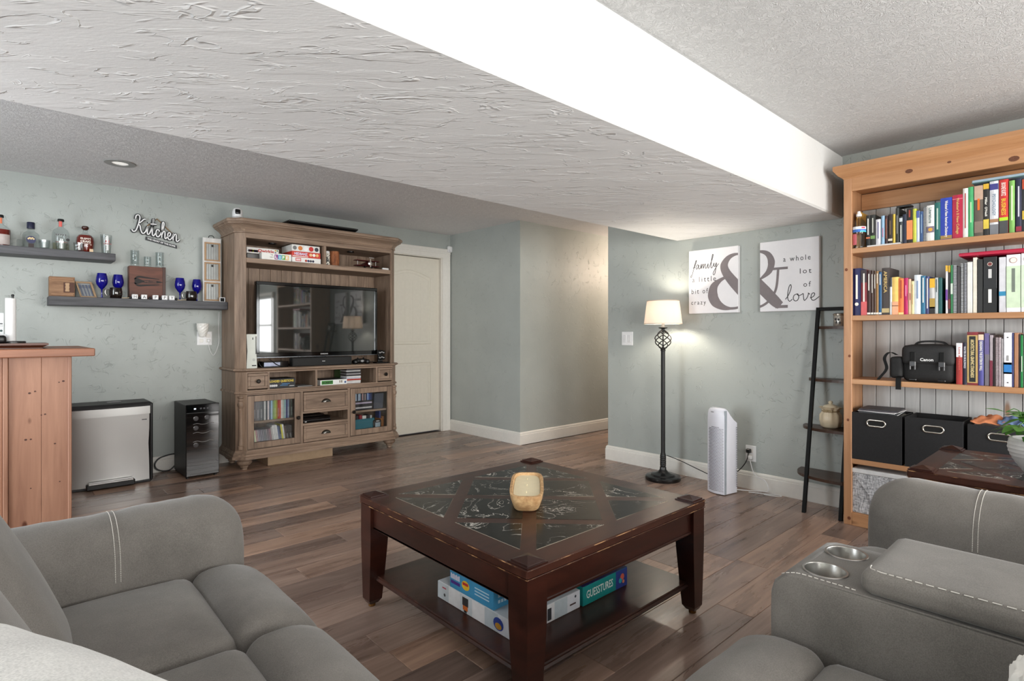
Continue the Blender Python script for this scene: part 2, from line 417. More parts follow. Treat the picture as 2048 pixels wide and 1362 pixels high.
_tc = {}
def text2d(t, size, width=None, bold=0.0, shear=0.0, spacing=1.0, align='CENTER'):
    """lettering as flat 2-D faces, centred; scaled to width when given"""
    key = (t, bold, shear, spacing)
    if key not in _tc:
        cu = bpy.data.curves.new('t', 'FONT'); cu.body = t; cu.size = 1.0; cu.resolution_u = 2
        cu.offset = bold; cu.shear = shear; cu.space_character = spacing; cu.fill_mode = 'FRONT'
        o = bpy.data.objects.new('t', cu); C.objects.link(o)
        dg = bpy.context.evaluated_depsgraph_get(); me = bpy.data.meshes.new_from_object(o.evaluated_get(dg))
        vs = [(v.co.x, v.co.y) for v in me.vertices]; fs = [tuple(p.vertices) for p in me.polygons]
        bpy.data.meshes.remove(me); bpy.data.objects.remove(o); bpy.data.curves.remove(cu)
        xs = [p[0] for p in vs] or [0]; ys = [p[1] for p in vs] or [0]
        _tc[key] = ([(p[0] - (min(xs) + max(xs)) / 2, p[1] - (min(ys) + max(ys)) / 2) for p in vs], fs, max(xs) - min(xs), max(ys) - min(ys))
    vs, fs, w_, h_ = _tc[key]
    sy = size / max(h_, 1e-6); sx = (width / max(w_, 1e-6)) if width else sy
    return [(p[0] * sx, p[1] * sy) for p in vs], fs
def smoothpath(pts, n=5):
    out = []; P = [Vector(p) for p in pts]
    for i in range(len(P) - 1):
        p0, p1, p2, p3 = P[max(i - 1, 0)], P[i], P[i + 1], P[min(i + 2, len(P) - 1)]
        for k in range(n):
            t = k / n
            out.append(0.5 * ((2 * p1) + (p2 - p0) * t + (2 * p0 - 5 * p1 + 4 * p2 - p3) * t * t + (3 * p1 - p0 - 3 * p2 + p3) * t ** 3))
    out.append(P[-1]); return out
def ribbon(pts, wd, n=5):
    """flat pen stroke: 2-D strip of width wd (number or list per control point)"""
    P = smoothpath([Vector((p[0], p[1])) for p in pts], n); m_ = len(P); vs = []
    for i, p in enumerate(P):
        t = P[min(i + 1, m_ - 1)] - P[max(i - 1, 0)]
        if t.length < 1e-9: t = Vector((1, 0))
        t.normalize(); nn = Vector((-t.y, t.x))
        if isinstance(wd, (list, tuple)):
            q = i / n; a = min(int(q), len(wd) - 1); b_ = min(a + 1, len(wd) - 1); ww = wd[a] + (wd[b_] - wd[a]) * (q - a)
        else: ww = wd
        vs += [tuple(p + nn * ww / 2), tuple(p - nn * ww / 2)]
    return vs, [(2 * i, 2 * i + 1, 2 * i + 3, 2 * i + 2) for i in range(m_ - 1)]

# ------------------------------------------------------------------ the room
XR, YT, XM, YH, YC, ZC = 4.09, 5.40, 3.944, 4.185, 3.165, 2.32
BY0, BY1, BZ = 1.233, 2.461, 1.91
MB().box(-2.3, 7.1, -3.0, 5.6, -0.06, -0.006).struct('floor', plain((92, 74, 64), 0.5))
floor = bpy.data.objects['floor']
# floor boards: each its own board, ends staggered row by row
PW, PL = 0.157, 1.22
pm = {}
def plank_mesh(ln):
    k = round(ln, 3)
    if k not in pm:
        b = MB(); e = 0.0016; g = 0.0006
        x0, x1, y0, y1 = g, ln - g, g, PW - g
        vs = [(x0, y0, -.006), (x1, y0, -.006), (x1, y1, -.006), (x0, y1, -.006),
              (x0, y0, -.0015), (x1, y0, -.0015), (x1, y1, -.0015), (x0, y1, -.0015),
              (x0 + e, y0 + e, 0), (x1 - e, y0 + e, 0), (x1 - e, y1 - e, 0), (x0 + e, y1 - e, 0)]
        fs = [(0, 1, 5, 4), (1, 2, 6, 5), (2, 3, 7, 6), (3, 0, 4, 7), (4, 5, 9, 8), (5, 6, 10, 9), (6, 7, 11, 10), (7, 4, 8, 11), (8, 9, 10, 11)]
        b.add(vs, fs); pm[k] = b.mesh('plank', 'floor')
    return pm[k]
ends = {8: 1.03, 0: 1.41, 18: 1.18, 20: 1.64, 22: 1.885, 25: 1.435}
row0 = 2.885 - PW * 19
rnd = random.Random(3)
for i in range(0, 36):
    ya = row0 + i * PW
    known = {11: 1.03, 19: 1.412, 21: 1.18, 23: 1.64, 25: 1.885, 28: 1.436}
    st = known.get(i, rnd.uniform(0, PL))
    x_lo, x_hi = (-0.35, XR - .002) if ya < YC - .02 else ((-0.35, 5.6) if ya < YH - PW * .5 else (-0.35, XM - .002))
    if ya < -0.08 or ya + PW > YT + .1: continue
    x = st - PL * 4
    while x < x_hi:
        a, b_ = max(x, x_lo), min(x + PL, x_hi)
        if b_ - a > 0.05:
            o = bpy.data.objects.new('plank', plank_mesh(b_ - a)); C.objects.link(o)
            o.location = (a, ya, 0); o.parent = floor
        x += PL
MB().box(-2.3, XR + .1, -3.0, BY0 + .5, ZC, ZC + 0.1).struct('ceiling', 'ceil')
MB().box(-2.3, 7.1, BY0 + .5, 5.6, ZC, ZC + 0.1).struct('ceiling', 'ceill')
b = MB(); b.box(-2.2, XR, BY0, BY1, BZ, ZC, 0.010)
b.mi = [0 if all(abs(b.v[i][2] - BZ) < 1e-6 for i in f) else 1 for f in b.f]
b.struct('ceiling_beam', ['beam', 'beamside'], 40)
b = MB()   # back wall with the doorway
DX0, DX1, DZ = 2.985, 3.815, 2.04
b.box(-2.3, DX0, YT, YT + .14, 0, ZC); b.box(DX1, XM, YT, YT + .14, 0, ZC); b.box(DX0, DX1, YT, YT + .14, DZ, ZC)
b.box(DX0, DX1, YT + .13, YT + .14, 0, DZ)
b.struct('wall_back', 'sage')
MB().box(XM, 7.0, YH, YT + .14, 0, ZC).struct('wall_corner', 'sage')
MB().box(XR, 7.0, -2.9, YC, 0, ZC).struct('wall_right', 'sage')
MB().box(7.0, 7.1, YC - .1, YH + .1, 0, ZC).struct('wall_hall', 'sage')
MB().box(-2.3, -2.2, -3.0, YT + .14, 0, ZC).struct('wall_left', 'sage')
MB().box(-2.2, XR, -3.0, -2.9, 0, ZC).struct('wall_front', 'sage')

def baseboard(name, pts, h=0.128):
    """skirting board: pts run along the wall foot, room to the left of travel"""
    prof = [(0, 0), (.018, 0), (.018, h * .78), (.0145, h * .80), (.0145, h * .90), (.010, h * .97), (.006, h), (0, h)]
    b = MB(); P = [Vector(p) for p in pts]; rings = []
    for i, p in enumerate(P):
        d = []
        if i > 0: d.append((P[i] - P[i - 1]).normalized())
        if i < len(P) - 1: d.append((P[i + 1] - P[i]).normalized())
        ns = [Vector((-q.y, q.x)) for q in d]
        n = sum(ns, Vector((0, 0))); n = n / (n.dot(ns[0])) if len(ns) > 1 else ns[0]
        rings.append([(p.x + n.x * a, p.y + n.y * a, z) for a, z in prof])
    b.loft(rings); return b.struct(name, 'trim')
baseboard('baseboard_right', [(XR, -2.88), (XR, YC), (6.98, YC)])
baseboard('baseboard_hall', [(6.98, YH), (XM, YH), (XM, YT - .02)])
baseboard('baseboard_back', [(2.88, YT), (-2.18, YT)])

# white two-panel door with an arched top panel, and its casing
d = struct_empty('door_1', (3.4, YT + .05, 0))
b = MB(); b.box(DX0 + .004, DX1 - .004, YT + .045, YT + .085, 0.012, DZ - .012, .003); slab = b.part('door_slab', 'doorp', d)
def molding(x0, x1, z0, z1, arch, yy):
    pts = [(x0, yy, z0), (x1, yy, z0), (x1, yy, z1)]
    if arch:
        for k in range(1, 12):
            t = k / 12; pts.append((x1 + (x0 - x1) * t, yy, z1 + arch * math.sin(PI * t)))
    pts.append((x0, yy, z1)); return pts
for (z0, z1, ar) in ((1.03, 1.795, .075), (.315, .815, 0)):
    b = MB(); b.tube(molding(DX0 + .125, DX1 - .125, z0, z1, ar, YT + .0455), .0075, 6, True); b.part('panel_molding', 'doorp', slab, 50)
    b = MB(); b.tube(molding(DX0 + .155, DX1 - .155, z0 + .03, z1 - .03, ar, YT + .0455), .004, 6, True); b.part('panel_molding', 'doorp', slab, 50)
    for k in range(1, 5):
        x = DX0 + .155 + k * (DX1 - DX0 - .31) / 5
        MB().box(x - .0014, x + .0014, YT + .0442, YT + .0465, z0 + .036, z1 - .036).part('panel_bead', 'doorp', slab)
b = MB()
for x0, x1 in ((DX0 - .012, DX0), (DX1, DX1 + .012)): b.box(x0 if x0 < DX0 else x0 - .004, x1, YT - .002, YT + .12, 0, DZ)
b.box(DX0, DX1, YT - .002, YT + .12, DZ - .006, DZ + .004); b.part('jamb', 'trim', d)
def casing_prof(w_): return [(0, 0), (w_, 0), (w_, .010), (w_ * .8, .018), (w_ * .35, .020), (w_ * .2, .013), (.0, .011)]
for nm, x0, x1, z0, z1 in (('casing', DX1 + .008, DX1 + .118, 0, DZ + .108), ('casing', DX0 - .118, DX0 - .008, 0, DZ + .108)):
    b = MB(); b.box(x0, x1, YT - .018, YT, z0, z1, .004)
    xm = (x0 + x1) / 2; b.box(xm - .012, xm + .03 if x0 > 3 else xm + .012, YT - .023, YT - .016, z0, z1, .003); b.part(nm, 'trim', d)
b = MB(); b.box(DX0 - .118, DX1 + .118, YT - .019, YT, DZ - .001, DZ + .108, .004); b.part('casing', 'trim', d)
b = MB(); b.box(DX0 - .118, DX1 + .118, YT - .024, YT - .017, DZ + .045, DZ + .075, .003); b.part('casing', 'trim', d)

# windows behind the photographer (their daylight is set at the top)
def window(name, x0, x1, z0, z1, y, face, nx, nz):
    b = MB(); t = .05
    def bar(a0, a1, c0, c1, dep=.05):
        if face == 'y': b.box(a0, a1, y, y + dep, c0, c1)
        else: b.box(y - dep, y, a0, a1, c0, c1)
    bar(x0 - t, x0, z0 - t, z1 + t); bar(x1, x1 + t, z0 - t, z1 + t); bar(x0, x1, z1, z1 + t); bar(x0, x1, z0 - t, z0)
    for k in range(1, nx): bar(x0 + (x1 - x0) * k / nx - .02, x0 + (x1 - x0) * k / nx + .02, z0, z1, .06)
    for k in range(1, nz): bar(x0, x1, z0 + (z1 - z0) * k / nz - .015, z0 + (z1 - z0) * k / nz + .015, .06)
    return b.struct(name, 'trim')
window('window_1', 1.1, 3.6, .13, 2.03, -2.9, 'y', 2, 1)
window('window_2', -1.65, -.15, .75, 1.95, -2.9, 'y', 2, 1)
window('window_3', -2.65, -1.55, .695, 1.945, XR, 'x', 1, 2)

# warm hallway ceiling light, round the corner
hl = thing('hall_ceiling_light', 'round frosted hallway ceiling light around the corner', 'ceiling light', (5.9, 3.62, ZC - .09))
b = MB(); b.lathe([(.03, ZC - .085), (.10, ZC - .07), (.14, ZC - .04), (.15, ZC - .02)], 5.9, 3.62, 24); b.part('shade', emit('warm_frosted_glass', (255, 225, 190), 2.0), hl, 60)
b = MB(); b.lathe([(.155, ZC - .02), (.155, ZC)], 5.9, 3.62, 24); b.part('rim', 'bronze', hl)
l = bpy.data.lights.new('hall_bulb', 'POINT'); l.energy = 42; l.color = (1.0, .78, .62); l.shadow_soft_size = .2
o = bpy.data.objects.new('hall_bulb', l); C.objects.link(o); o.location = (5.9, 3.55, ZC - .35)

# recessed can light in the low ceiling
rl = thing('recessed_ceiling_light', 'round recessed ceiling light with wide grey trim ring', 'ceiling light', (.594, 4.633, ZC - .006))
b = MB(); b.lathe([(.048, ZC - .001), (.05, ZC - .006), (.09, ZC - .006), (.094, ZC)], .594, 4.633, 32, False); b.part('trim_ring', plain((150, 148, 146), .4), rl, 40)
b = MB(); b.lathe([(.0, ZC - .0005), (.049, ZC - .0008)], .594, 4.633, 32, False); b.part('lens', emit('dim_lens', (245, 242, 236), .55), rl)

# motion sensor in the corner
ms = thing('motion_sensor', 'small white motion sensor high in the wall corner', 'sensor', (3.915, 5.375, 2.11))
b = MB(); b.blob((3.915, 5.375, 2.148), (.032, .020, .038), .014, (0, .004, 0), 6); b.part('housing', 'white', ms, 60)
b = MB(); b.box(3.89, 3.935, 5.3525, 5.3545, 2.118, 2.145, .0005); b.part('lens', plain((214, 214, 216), .3), ms)

# wall plates
def plate(name, label, cat, x, y, z, w_, h_, axis):
    t = thing(name, label, cat, (x, y, z))
    b = MB()
    if axis == 'x': b.box(x - .006, x, y - w_ / 2, y + w_ / 2, z - h_ / 2, z + h_ / 2, .002)
    else: b.box(x - w_ / 2, x + w_ / 2, y - .006, y, z - h_ / 2, z + h_ / 2, .002)
    b.part('plate', 'white', t); return t
sw = plate('light_switch', 'white double rocker light switch beside the floor lamp', 'switch', XR, 2.95, 1.105, .118, .12, 'x')
for dy in (-.023, .023):
    MB().box(XR - .009, XR - .005, 2.95 + dy - .016, 2.95 + dy + .016, 1.072, 1.138, .002).part('rocker', plain((226, 226, 226), .35), sw)
ou = plate('wall_outlet', 'white wall outlet with black and white plugs behind the air purifier', 'outlet', XR, 1.845, .262, .078, .118, 'x')
for dz in (-.021, .021): MB().box(XR - .008, XR - .005, 1.829, 1.861, .262 + dz - .015, .262 + dz + .015, .002).part('socket', 'trim', ou)

# ------------------------------------------------------------------ entertainment centre
EX0, EX1, EYF, EYB, ECH = 1.435, 2.955, 4.93, 5.385, 0.062
def ecplan(off, z, front=EYF, x0=EX0, x1=EX1, back=EYB, ch=ECH):
    f = front - off; a = x0 - off; c = x1 + off; k = ch + off * .41
    return [(a, back, z), (a, f + k, z), (a + k + .008, f, z), (c - k - .008, f, z), (c, f + k, z), (c, back, z)]
ec = thing('entertainment_center', 'tall weathered brown wooden entertainment center with crown and glass doors', 'tv cabinet', (2.195, 5.16, 0))
for fx, fy in ((1.505, 4.99), (2.885, 4.99), (1.505, 5.33), (2.885, 5.33)):
    b = MB(); b.lathe([(.020, 0), (.024, .004), (.024, .018), (.034, .026), (.030, .034), (.050, .046), (.060, .062), (.058, .076), (.044, .088), (.046, .096)], fx, fy, 18)
    b.part('foot', 'ec', ec, 40)
b = MB(); b.loft([ecplan(.030, .095), ecplan(.030, .118), ecplan(.022, .124), ecplan(.022, .136), ecplan(.004, .160), ecplan(.004, .170)]); b.part('base_molding', 'ech', ec)
# lower carcass
for x0, x1 in ((EX0, EX0 + .02), (EX1 - .02, EX1)):
    MB().box(x0, x1, EYF + ECH + .02, EYB, .168, .83).part('side_panel', 'ec', ec)
MB().box(EX0 + .02, EX1 - .02, EYB - .012, EYB, .168, .83).part('back_panel', 'ec', ec)
for sgn, xa in ((1, EX0), (-1, EX1)):
    b = MB(); p = [(xa, EYF + ECH), (xa + sgn * (ECH + .008), EYF), (xa + sgn * (ECH + .008), EYF + .03), (xa + sgn * .02, EYF + ECH + .02), (xa, EYF + ECH + .02)]
    if sgn < 0: p = p[::-1]
    b.prism(p, 'z', .168, .83); b.part('corner_post', 'ec', ec)
    cx_, cy_ = xa + sgn * (ECH + .008) / 2, EYF + ECH / 2
    prof = [(.027, .182), (.027, .205), (.020, .212), (.024, .224), (.020, .236), (.0185, .25), (.0185, .50), (.023, .515), (.017, .525), (.026, .54), (.029, .556), (.022, .572), (.017, .582), (.022, .59), (.018, .602), (.027, .612), (.027, .625)]
    b = MB(); b.lathe(prof, cx_, cy_, 14); b.part('turned_column', 'ec', ec, 40)
FX0, FX1 = EX0 + ECH + .008, EX1 - ECH - .008          # flat front 1.505 .. 2.885
MB().box(FX0, FX1, EYF + .02, EYB - .012, .168, .182).part('bottom_board', 'ech', ec)
for x0, x1, z0, z1 in ((FX0, FX0 + .006, .168, .83), (FX1 - .008, FX1, .168, .83), (1.958, 1.980, .168, .64), (2.407, 2.430, .168, .64)):
    MB().box(x0, x1, EYF + .0008, EYF + .025, z0, z1).part('stile', 'ec', ec)
MB().box(FX0, FX1, EYF, EYB - .012, .630, .672).part('rail', 'ech', ec)
b = MB(); b.loft([ecplan(.002, .640), ecplan(.011, .644), ecplan(.011, .656), ecplan(.002, .662)]); b.part('waist_molding', 'ech', ec)
for x0, x1 in ((1.675, 1.692), (2.092, 2.112), (2.702, 2.720)):
    MB().box(x0, x1, EYF + .0016, EYB - .012, .672, .816).part('divider', 'ec', ec)
for x0, x1 in ((1.962, 1.978), (2.41, 2.426)): MB().box(x0, x1, EYF + .025, EYB - .012, .182, .63).part('divider', 'ec', ec)
MB().box(FX0, FX1, EYF, EYF + .025, .816, .83).part('rail', 'ech', ec)
b = MB(); b.loft([ecplan(.002, .826), ecplan(.012, .832), ecplan(.022, .838), ecplan(.022, .847), ecplan(.014, .854)]); b.part('desk_top', 'ech', ec)
# drawers: two small with knobs, two wide with cup pulls
def glaze(parent, x0, x1, z0, z1, y):
    b = MB(); w_ = .0018
    for a in ((x0, x1, z0, z0 + w_), (x0, x1, z1 - w_, z1), (x0, x0 + w_, z0, z1), (x1 - w_, x1, z0, z1)): b.box(a[0], a[1], y - .0008, y + .002, a[2], a[3])
    b.part('dark_glaze', plain((52, 40, 33), .6), parent)
def drawer(x0, x1, z0, z1, pull):
    y = EYF - .002; t = .022
    b = MB(); b.box(x0, x1, y, y + .02, z0, z1, .003)
    for a in ((x0, x1, z0, z0 + t), (x0, x1, z1 - t, z1), (x0, x0 + t, z0 + t, z1 - t), (x1 - t, x1, z0 + t, z1 - t)): b.box(a[0], a[1], y - .007, y + .004, a[2], a[3], .003)
    dr = b.part('drawer', 'ech', ec); glaze(dr, x0 + t, x1 - t, z0 + t, z1 - t, y - .0005); glaze(dr, x0 + .002, x1 - .002, z0 + .002, z1 - .002, y - .0055); xc, zc = (x0 + x1) / 2, (z0 + z1) / 2
    b = MB()
    if pull == 'knob':
        b.lathe([(.007, 0), (.007, .014), (.017, .020), (.018, .028), (.011, .034)], 0, 0, 14)
        b.v = [(xc + p[0], y - p[2], zc + p[1]) for p in b.v]; b.part('knob', 'bronze', dr, 40)
    else:
        rings = []
        for k in range(9):
            a = PI * k / 8; rings.append([(xc + .042 * math.cos(a) * s_, y - .001 - .024 * d_, zc - .012 + .030 * math.sin(a) * s_) for s_, d_ in ((1.0, 0), (.95, .5), (.8, .85), (.55, 1.0), (.25, 1.02))])
        b.loft(rings, False, False, False); b.box(xc - .045, xc + .045, y - .002, y, zc - .016, zc - .010); b.part('cup_pull', plain((92, 90, 86), .25, 1.0), dr, 60)
    return dr
drawer(1.512, 1.672, .682, .812, 'knob'); drawer(2.723, 2.876, .682, .812, 'knob')
drawer(1.984, 2.403, .450, .622, 'cup'); drawer(1.984, 2.403, .176, .322, 'cup')
MB().box(1.978, 2.41, EYF + .0016, EYB - .012, .324, .342).part('shelf', 'ech', ec)
MB().box(1.978, 2.41, EYF + .0016, EYB - .012, .432, .448).part('shelf', 'ech', ec)
for x0, x1 in ((1.512, 1.96), (2.428, 2.876)): MB().box(x0, x1, EYF + .03, EYB - .012, .386, .404).part('shelf', 'ech', ec)
def gdoor(x0, x1, z0, z1, knobx):
    y = EYF - .003; t = .052
    b = MB()
    for a in ((x0, x0 + t, z0, z1), (x1 - t, x1, z0, z1)): b.box(a[0], a[1], y, y + .02, a[2], a[3], .002)
    for a in ((x0 + t, x1 - t, z0, z0 + t), (x0 + t, x1 - t, z1 - t, z1)): b.box(a[0], a[1], y + .0006, y + .02, a[2], a[3], .002)
    dr = b.part('glass_door', 'ec', ec); glaze(dr, x0 - .0005, x1 + .0005, z0 - .0005, z1 + .0005, y); glaze(dr, x0 + t - .001, x1 - t + .001, z0 + t - .001, z1 - t + .001, y + .0005)
    for zz in (z0, z1 - t):
        for xx in (x0 + t, x1 - t): MB().box(xx - .0006, xx + .0006, y - .0004, y + .002, zz, zz + t).part('joint', plain((70, 54, 44), .6), dr)
    MB().box(x0 + t, x1 - t, y + .010, y + .013, z0 + t, z1 - t).part('pane', 'pane', dr)
    b = MB(); b.lathe([(.007, 0), (.007, .014), (.016, .020), (.017, .028), (.010, .034)], 0, 0, 14)
    b.v = [(knobx + p[0], y - p[2], .405 + p[1]) for p in b.v]; b.part('knob', 'bronze', dr, 40)
gdoor(1.511, 1.956, .178, .626, 1.93); gdoor(2.432, 2.877, .178, .626, 2.458)
# hutch
HYF = 4.955
for sgn, xa in ((1, EX0), (-1, EX1)):
    MB().box(min(xa, xa + sgn * .03), max(xa, xa + sgn * .03), HYF + ECH + .02, EYB, .854, 2.0).part('side_panel', 'ec', ec)
    b = MB(); p = [(xa, HYF + ECH), (xa + sgn * (ECH + .004), HYF), (xa + sgn * (ECH + .012), HYF), (xa + sgn * (ECH + .012), HYF + .02), (xa + sgn * .03, HYF + ECH + .02), (xa, HYF + ECH + .02)]
    if sgn < 0: p = p[::-1]
    b.prism(p, 'z', .854, 2.0); b.part('corner_post', 'ec', ec)
hx0, hx1 = EX0 + ECH + .012, EX1 - ECH - .012
MB().box(hx0, hx1, HYF, HYF + .025, 1.957, 2.0).part('frieze', 'ech', ec)
b = MB(); b.box(EX0 + .03, EX1 - .03, HYF + .075, EYB - .012, 1.957, 1.972); b.box(hx0, hx1, HYF + .022, HYF + .075, 1.957, 1.972); b.part('top_board', 'ech', ec)
b = MB(); b.box(EX0 + .03, EX1 - .03, HYF + .075, EYB - .012, 1.748, 1.789); b.box(hx0, hx1, HYF + .004, HYF + .075, 1.748, 1.789, .003); b.part('shelf', 'ech', ec)
MB().box(2.186, 2.208, HYF + .004, EYB - .012, 1.789, 1.957).part('divider', 'ec', ec)
npk = 15; pw = (EX1 - EX0 - .05) / npk
MB().box(EX0 + .02, EX1 - .02, EYB - .002, EYB + .004, .856, 1.96).part('back_panel', 'ec', ec)
for k in range(npk):
    x0 = EX0 + .025 + k * pw
    MB().box(x0 + .0012, x0 + pw - .0012, EYB - .012, EYB - .002, .856, 1.95, .0015).part('back_plank', 'ec', ec)
b = MB(); b.loft([ecplan(o_, z_, HYF) for o_, z_ in ((.001, 1.996), (.010, 2.000), (.010, 2.008), (.004, 2.014), (.012, 2.030), (.026, 2.046), (.046, 2.060), (.060, 2.068), (.060, 2.076), (.070, 2.082), (.074, 2.094), (.070, 2.106), (.058, 2.110))]); b.part('crown_molding', 'ech', ec, 25)
for x in (1.78, 2.53):
    b = MB(); b.lathe([(.03, 1.945), (.034, 1.950), (.034, 1.957)], x, 5.12, 16); b.part('puck_light', 'black', ec)

def carton(name, label, cat, x0, x1, y0, y1, z0, z1, rgb, group=None, top=None, rough=.45):
    """printed cardboard box with a lid seam; returns its Empty"""
    t = thing(name, label, cat, ((x0 + x1) / 2, (y0 + y1) / 2, z0), group)
    b = MB(); b.box(x0, x1, y0, y1, z0, z1, .0015); b.part('box', plain(rgb, rough, var=.04), t)
    if top:
        b = MB(); b.box(x0 + .001, x1 - .001, y0 + .001, y1 - .001, z1 - .0005, z1 + .0008); b.part('lid_print', plain(top, rough), t)
    return t
def print_y(parent, txt, x, z, y, size, rgb, width=None, bold=0.02, shear=0, name='lettering', spacing=1.0):
    b = MB(); b.flat(text2d(txt, size, width, bold, shear, spacing), (x, y - .0006, z), (1, 0, 0), (0, 0, 1)); return b.part(name, plain(rgb, .5, var=0), parent)
def patch_y(parent, x0, x1, z0, z1, y, rgb, name='print'):
    b = MB(); b.flat(([(x0, z0), (x1, z0), (x1, z1), (x0, z1)], [(0, 1, 2, 3)]), (0, y - .0004, 0), (1, 0, 0), (0, 0, 1)); return b.part(name, plain(rgb, .5), parent)
def disc_y(parent, x, z, r, y, rgb, name='print', sx=1.0):
    b = MB(); vs = [(x + r * sx * math.cos(2 * PI * k / 14), z + r * math.sin(2 * PI * k / 14)) for k in range(14)]
    b.flat((vs, [tuple(range(14))]), (0, y - .0005, 0), (1, 0, 0), (0, 0, 1)); return b.part(name, plain(rgb, .5), parent)

# upper-left compartment: games
zs = 1.789
G = 'board games in the top of the entertainment center'
t = carton('board_game', 'white game box with red lettering leaning at the back of the upper left compartment', 'board game', 1.545, 1.815, 5.06, 5.33, zs + .055, zs + .107, (232, 230, 226), G)
for k in range(7): disc_y(t, 1.565 + .011 * k, 1.865 + .012 * ((k * 3) % 3), .011, 5.06, [(30, 26, 40), (150, 30, 40), (24, 24, 30), (196, 190, 40), (30, 34, 80), (60, 30, 60), (40, 20, 30)][k])
print_y(t, 'Qwirkle', 1.705, 1.870, 5.06, .032, (190, 40, 34), .135, .03)
for k, c in enumerate(((210, 160, 40), (60, 130, 70), (40, 50, 100))): disc_y(t, 1.786 + .016 * (k % 2), 1.884 - .02 * (k // 2), .007, 5.06, c)
MB().box(1.56, 1.80, 5.10, 5.32, zs, zs + .054, .002).thing('board_game', plain((120, 118, 116), .5), 'grey game box lying under the leaning white and red game', 'board game', (1.68, 5.2, zs), G)
t = carton('board_game', 'white game box with rainbow letter tiles on its end, upper left compartment', 'board game', 1.645, 1.898, 4.985, 5.055, zs, zs + .062, (236, 235, 230), G)
for k, (ch, c) in enumerate(zip('LIFE', ((130, 40, 130), (70, 160, 200), (90, 170, 80), (232, 180, 90)))):
    patch_y(t, 1.752 + .031 * k, 1.781 + .031 * k, zs + .010, zs + .052, 4.985, c); print_y(t, ch, 1.7665 + .031 * k, zs + .031, 4.9845, .028, (245, 245, 245), None, .04)
print_y(t, 'THE', 1.728, zs + .046, 4.985, .008, (60, 60, 60)); print_y(t, 'GAME OF', 1.728, zs + .026, 4.985, .008, (60, 60, 60), .032)
t = carton('board_game', 'white and red game box at the bottom of the stack of three', 'board game', 1.905, 2.168, 4.985, 5.24, zs, zs + .048, (238, 237, 234), G)
patch_y(t, 1.935, 1.985, zs + .012, zs + .040, 4.985, (205, 50, 45)); patch_y(t, 1.94, 1.98, zs + .017, zs + .035, 4.9845, (235, 200, 200))
for k, c in enumerate(((170, 60, 50), (40, 40, 90), (60, 60, 70), (30, 30, 60))): disc_y(t, 2.03 + .022 * k, zs + .02, .011, 4.985, c)
t = carton('board_game', 'red game box in the middle of the stack of three', 'board game', 1.903, 2.165, 4.987, 5.24, zs + .0488, zs + .100, (208, 62, 48), G)
patch_y(t, 1.90 + .008, 2.05, zs + .054, zs + .060, 4.987, (244, 240, 236)); print_y(t, 'HEDBANZ', 1.985, zs + .079, 4.987, .024, (214, 214, 240), .12, .04)
for k, c in enumerate(((240, 200, 150), (250, 245, 240), (240, 190, 120))): disc_y(t, 2.075 + .03 * k, zs + .076, .014, 4.987, c)
t = carton('board_game', 'white game box with coloured doodles on top of the stack of three', 'board game', 1.905, 2.160, 4.99, 5.24, zs + .1008, zs + .160, (232, 231, 226), G)
for k, (c, r) in enumerate((((120, 120, 120), .018), ((222, 130, 60), .02), ((246, 246, 246), .022), ((200, 50, 46), .022), ((60, 60, 70), .019))): disc_y(t, 1.93 + .05 * k, zs + .130, r, 4.99, c)
# upper-right compartment
t = thing('patterned_tube', 'small black and white patterned tube beside a bark block, upper right compartment', 'game box', (2.237, 5.0, zs))
b = MB(); b.lathe([(.0225, zs), (.0235, zs + .004), (.0235, zs + .108), (.0215, zs + .112)], 2.237, 5.0, 18)
mt, nt, bs = new_mat('spotted_print'); mp = coords(nt, (70, 70, 70)); vn = N(nt, 'ShaderNodeTexNoise', Scale=1.0); nt.links.new(mp.outputs[0], vn.inputs['Vector'])
rr = ramp(nt, vn.outputs['Fac'], [(.46, srgb(20, 20, 20)), (.52, srgb(230, 226, 214))]); nt.links.new(rr.outputs[0], bs.inputs['Base Color'])
b.part('tube', mt, t, 40); b = MB(); b.lathe([(.022, zs + .1122), (.022, zs + .126), (.018, zs + .130)], 2.237, 5.0, 18); b.part('cap', 'white', t, 40)
b = MB(); rings = []
for k in range(9):
    z_ = zs + .135 * k / 8; rings.append([(2.315 + .045 * math.cos(a) * (1 + .08 * mnoise.noise((a * 2, k * .7, 1))), 5.02 + .045 * math.sin(a) * (1 + .08 * mnoise.noise((a * 2, k * .7, 5))), z_) for a in [2 * PI * j / 16 for j in range(16)]])
b.loft(rings); b.thing('bark_block', wood('reddish_bark', (92, 52, 32), (168, 104, 66), (40, 40, 12), .8, bstr=.6), 'reddish brown bark block beside the patterned tube', 'ornament', (2.315, 5.02, zs))
ap = thing('toy_biplane', 'dark red model biplane with silver engine in the upper right compartment', 'model plane', (2.672, 5.06, zs))
for z_ in (zs + .028, zs + .078): MB().box(2.545, 2.80, 5.03, 5.095, z_, z_ + .007, .003).part('wing', plain((74, 16, 20), .3), ap)
b = MB(); rings = []
for k in range(8):
    y_ = 5.0 + .2 * k / 7; r_ = [.018, .022, .022, .020, .017, .013, .009, .005][k]; rings.append([(2.672 + r_ * math.cos(a), y_, zs + .052 + r_ * math.sin(a)) for a in [2 * PI * j / 12 for j in range(12)]])
b.loft(rings); b.part('fuselage', plain((60, 14, 16), .3), ap, 50)
b = MB(); b.lathe([(.02, 0), (.021, .012), (.006, .018)], 0, 0, 14); b.v = [(2.672 + p[0], 5.0 - p[2], zs + .052 + p[1]) for p in b.v]; b.part('engine', 'steel', ap, 40)
MB().box(2.668, 2.676, 4.978, 4.981, zs + .014, zs + .092, .001).part('propeller', plain((200, 190, 180), .3, .6), ap)
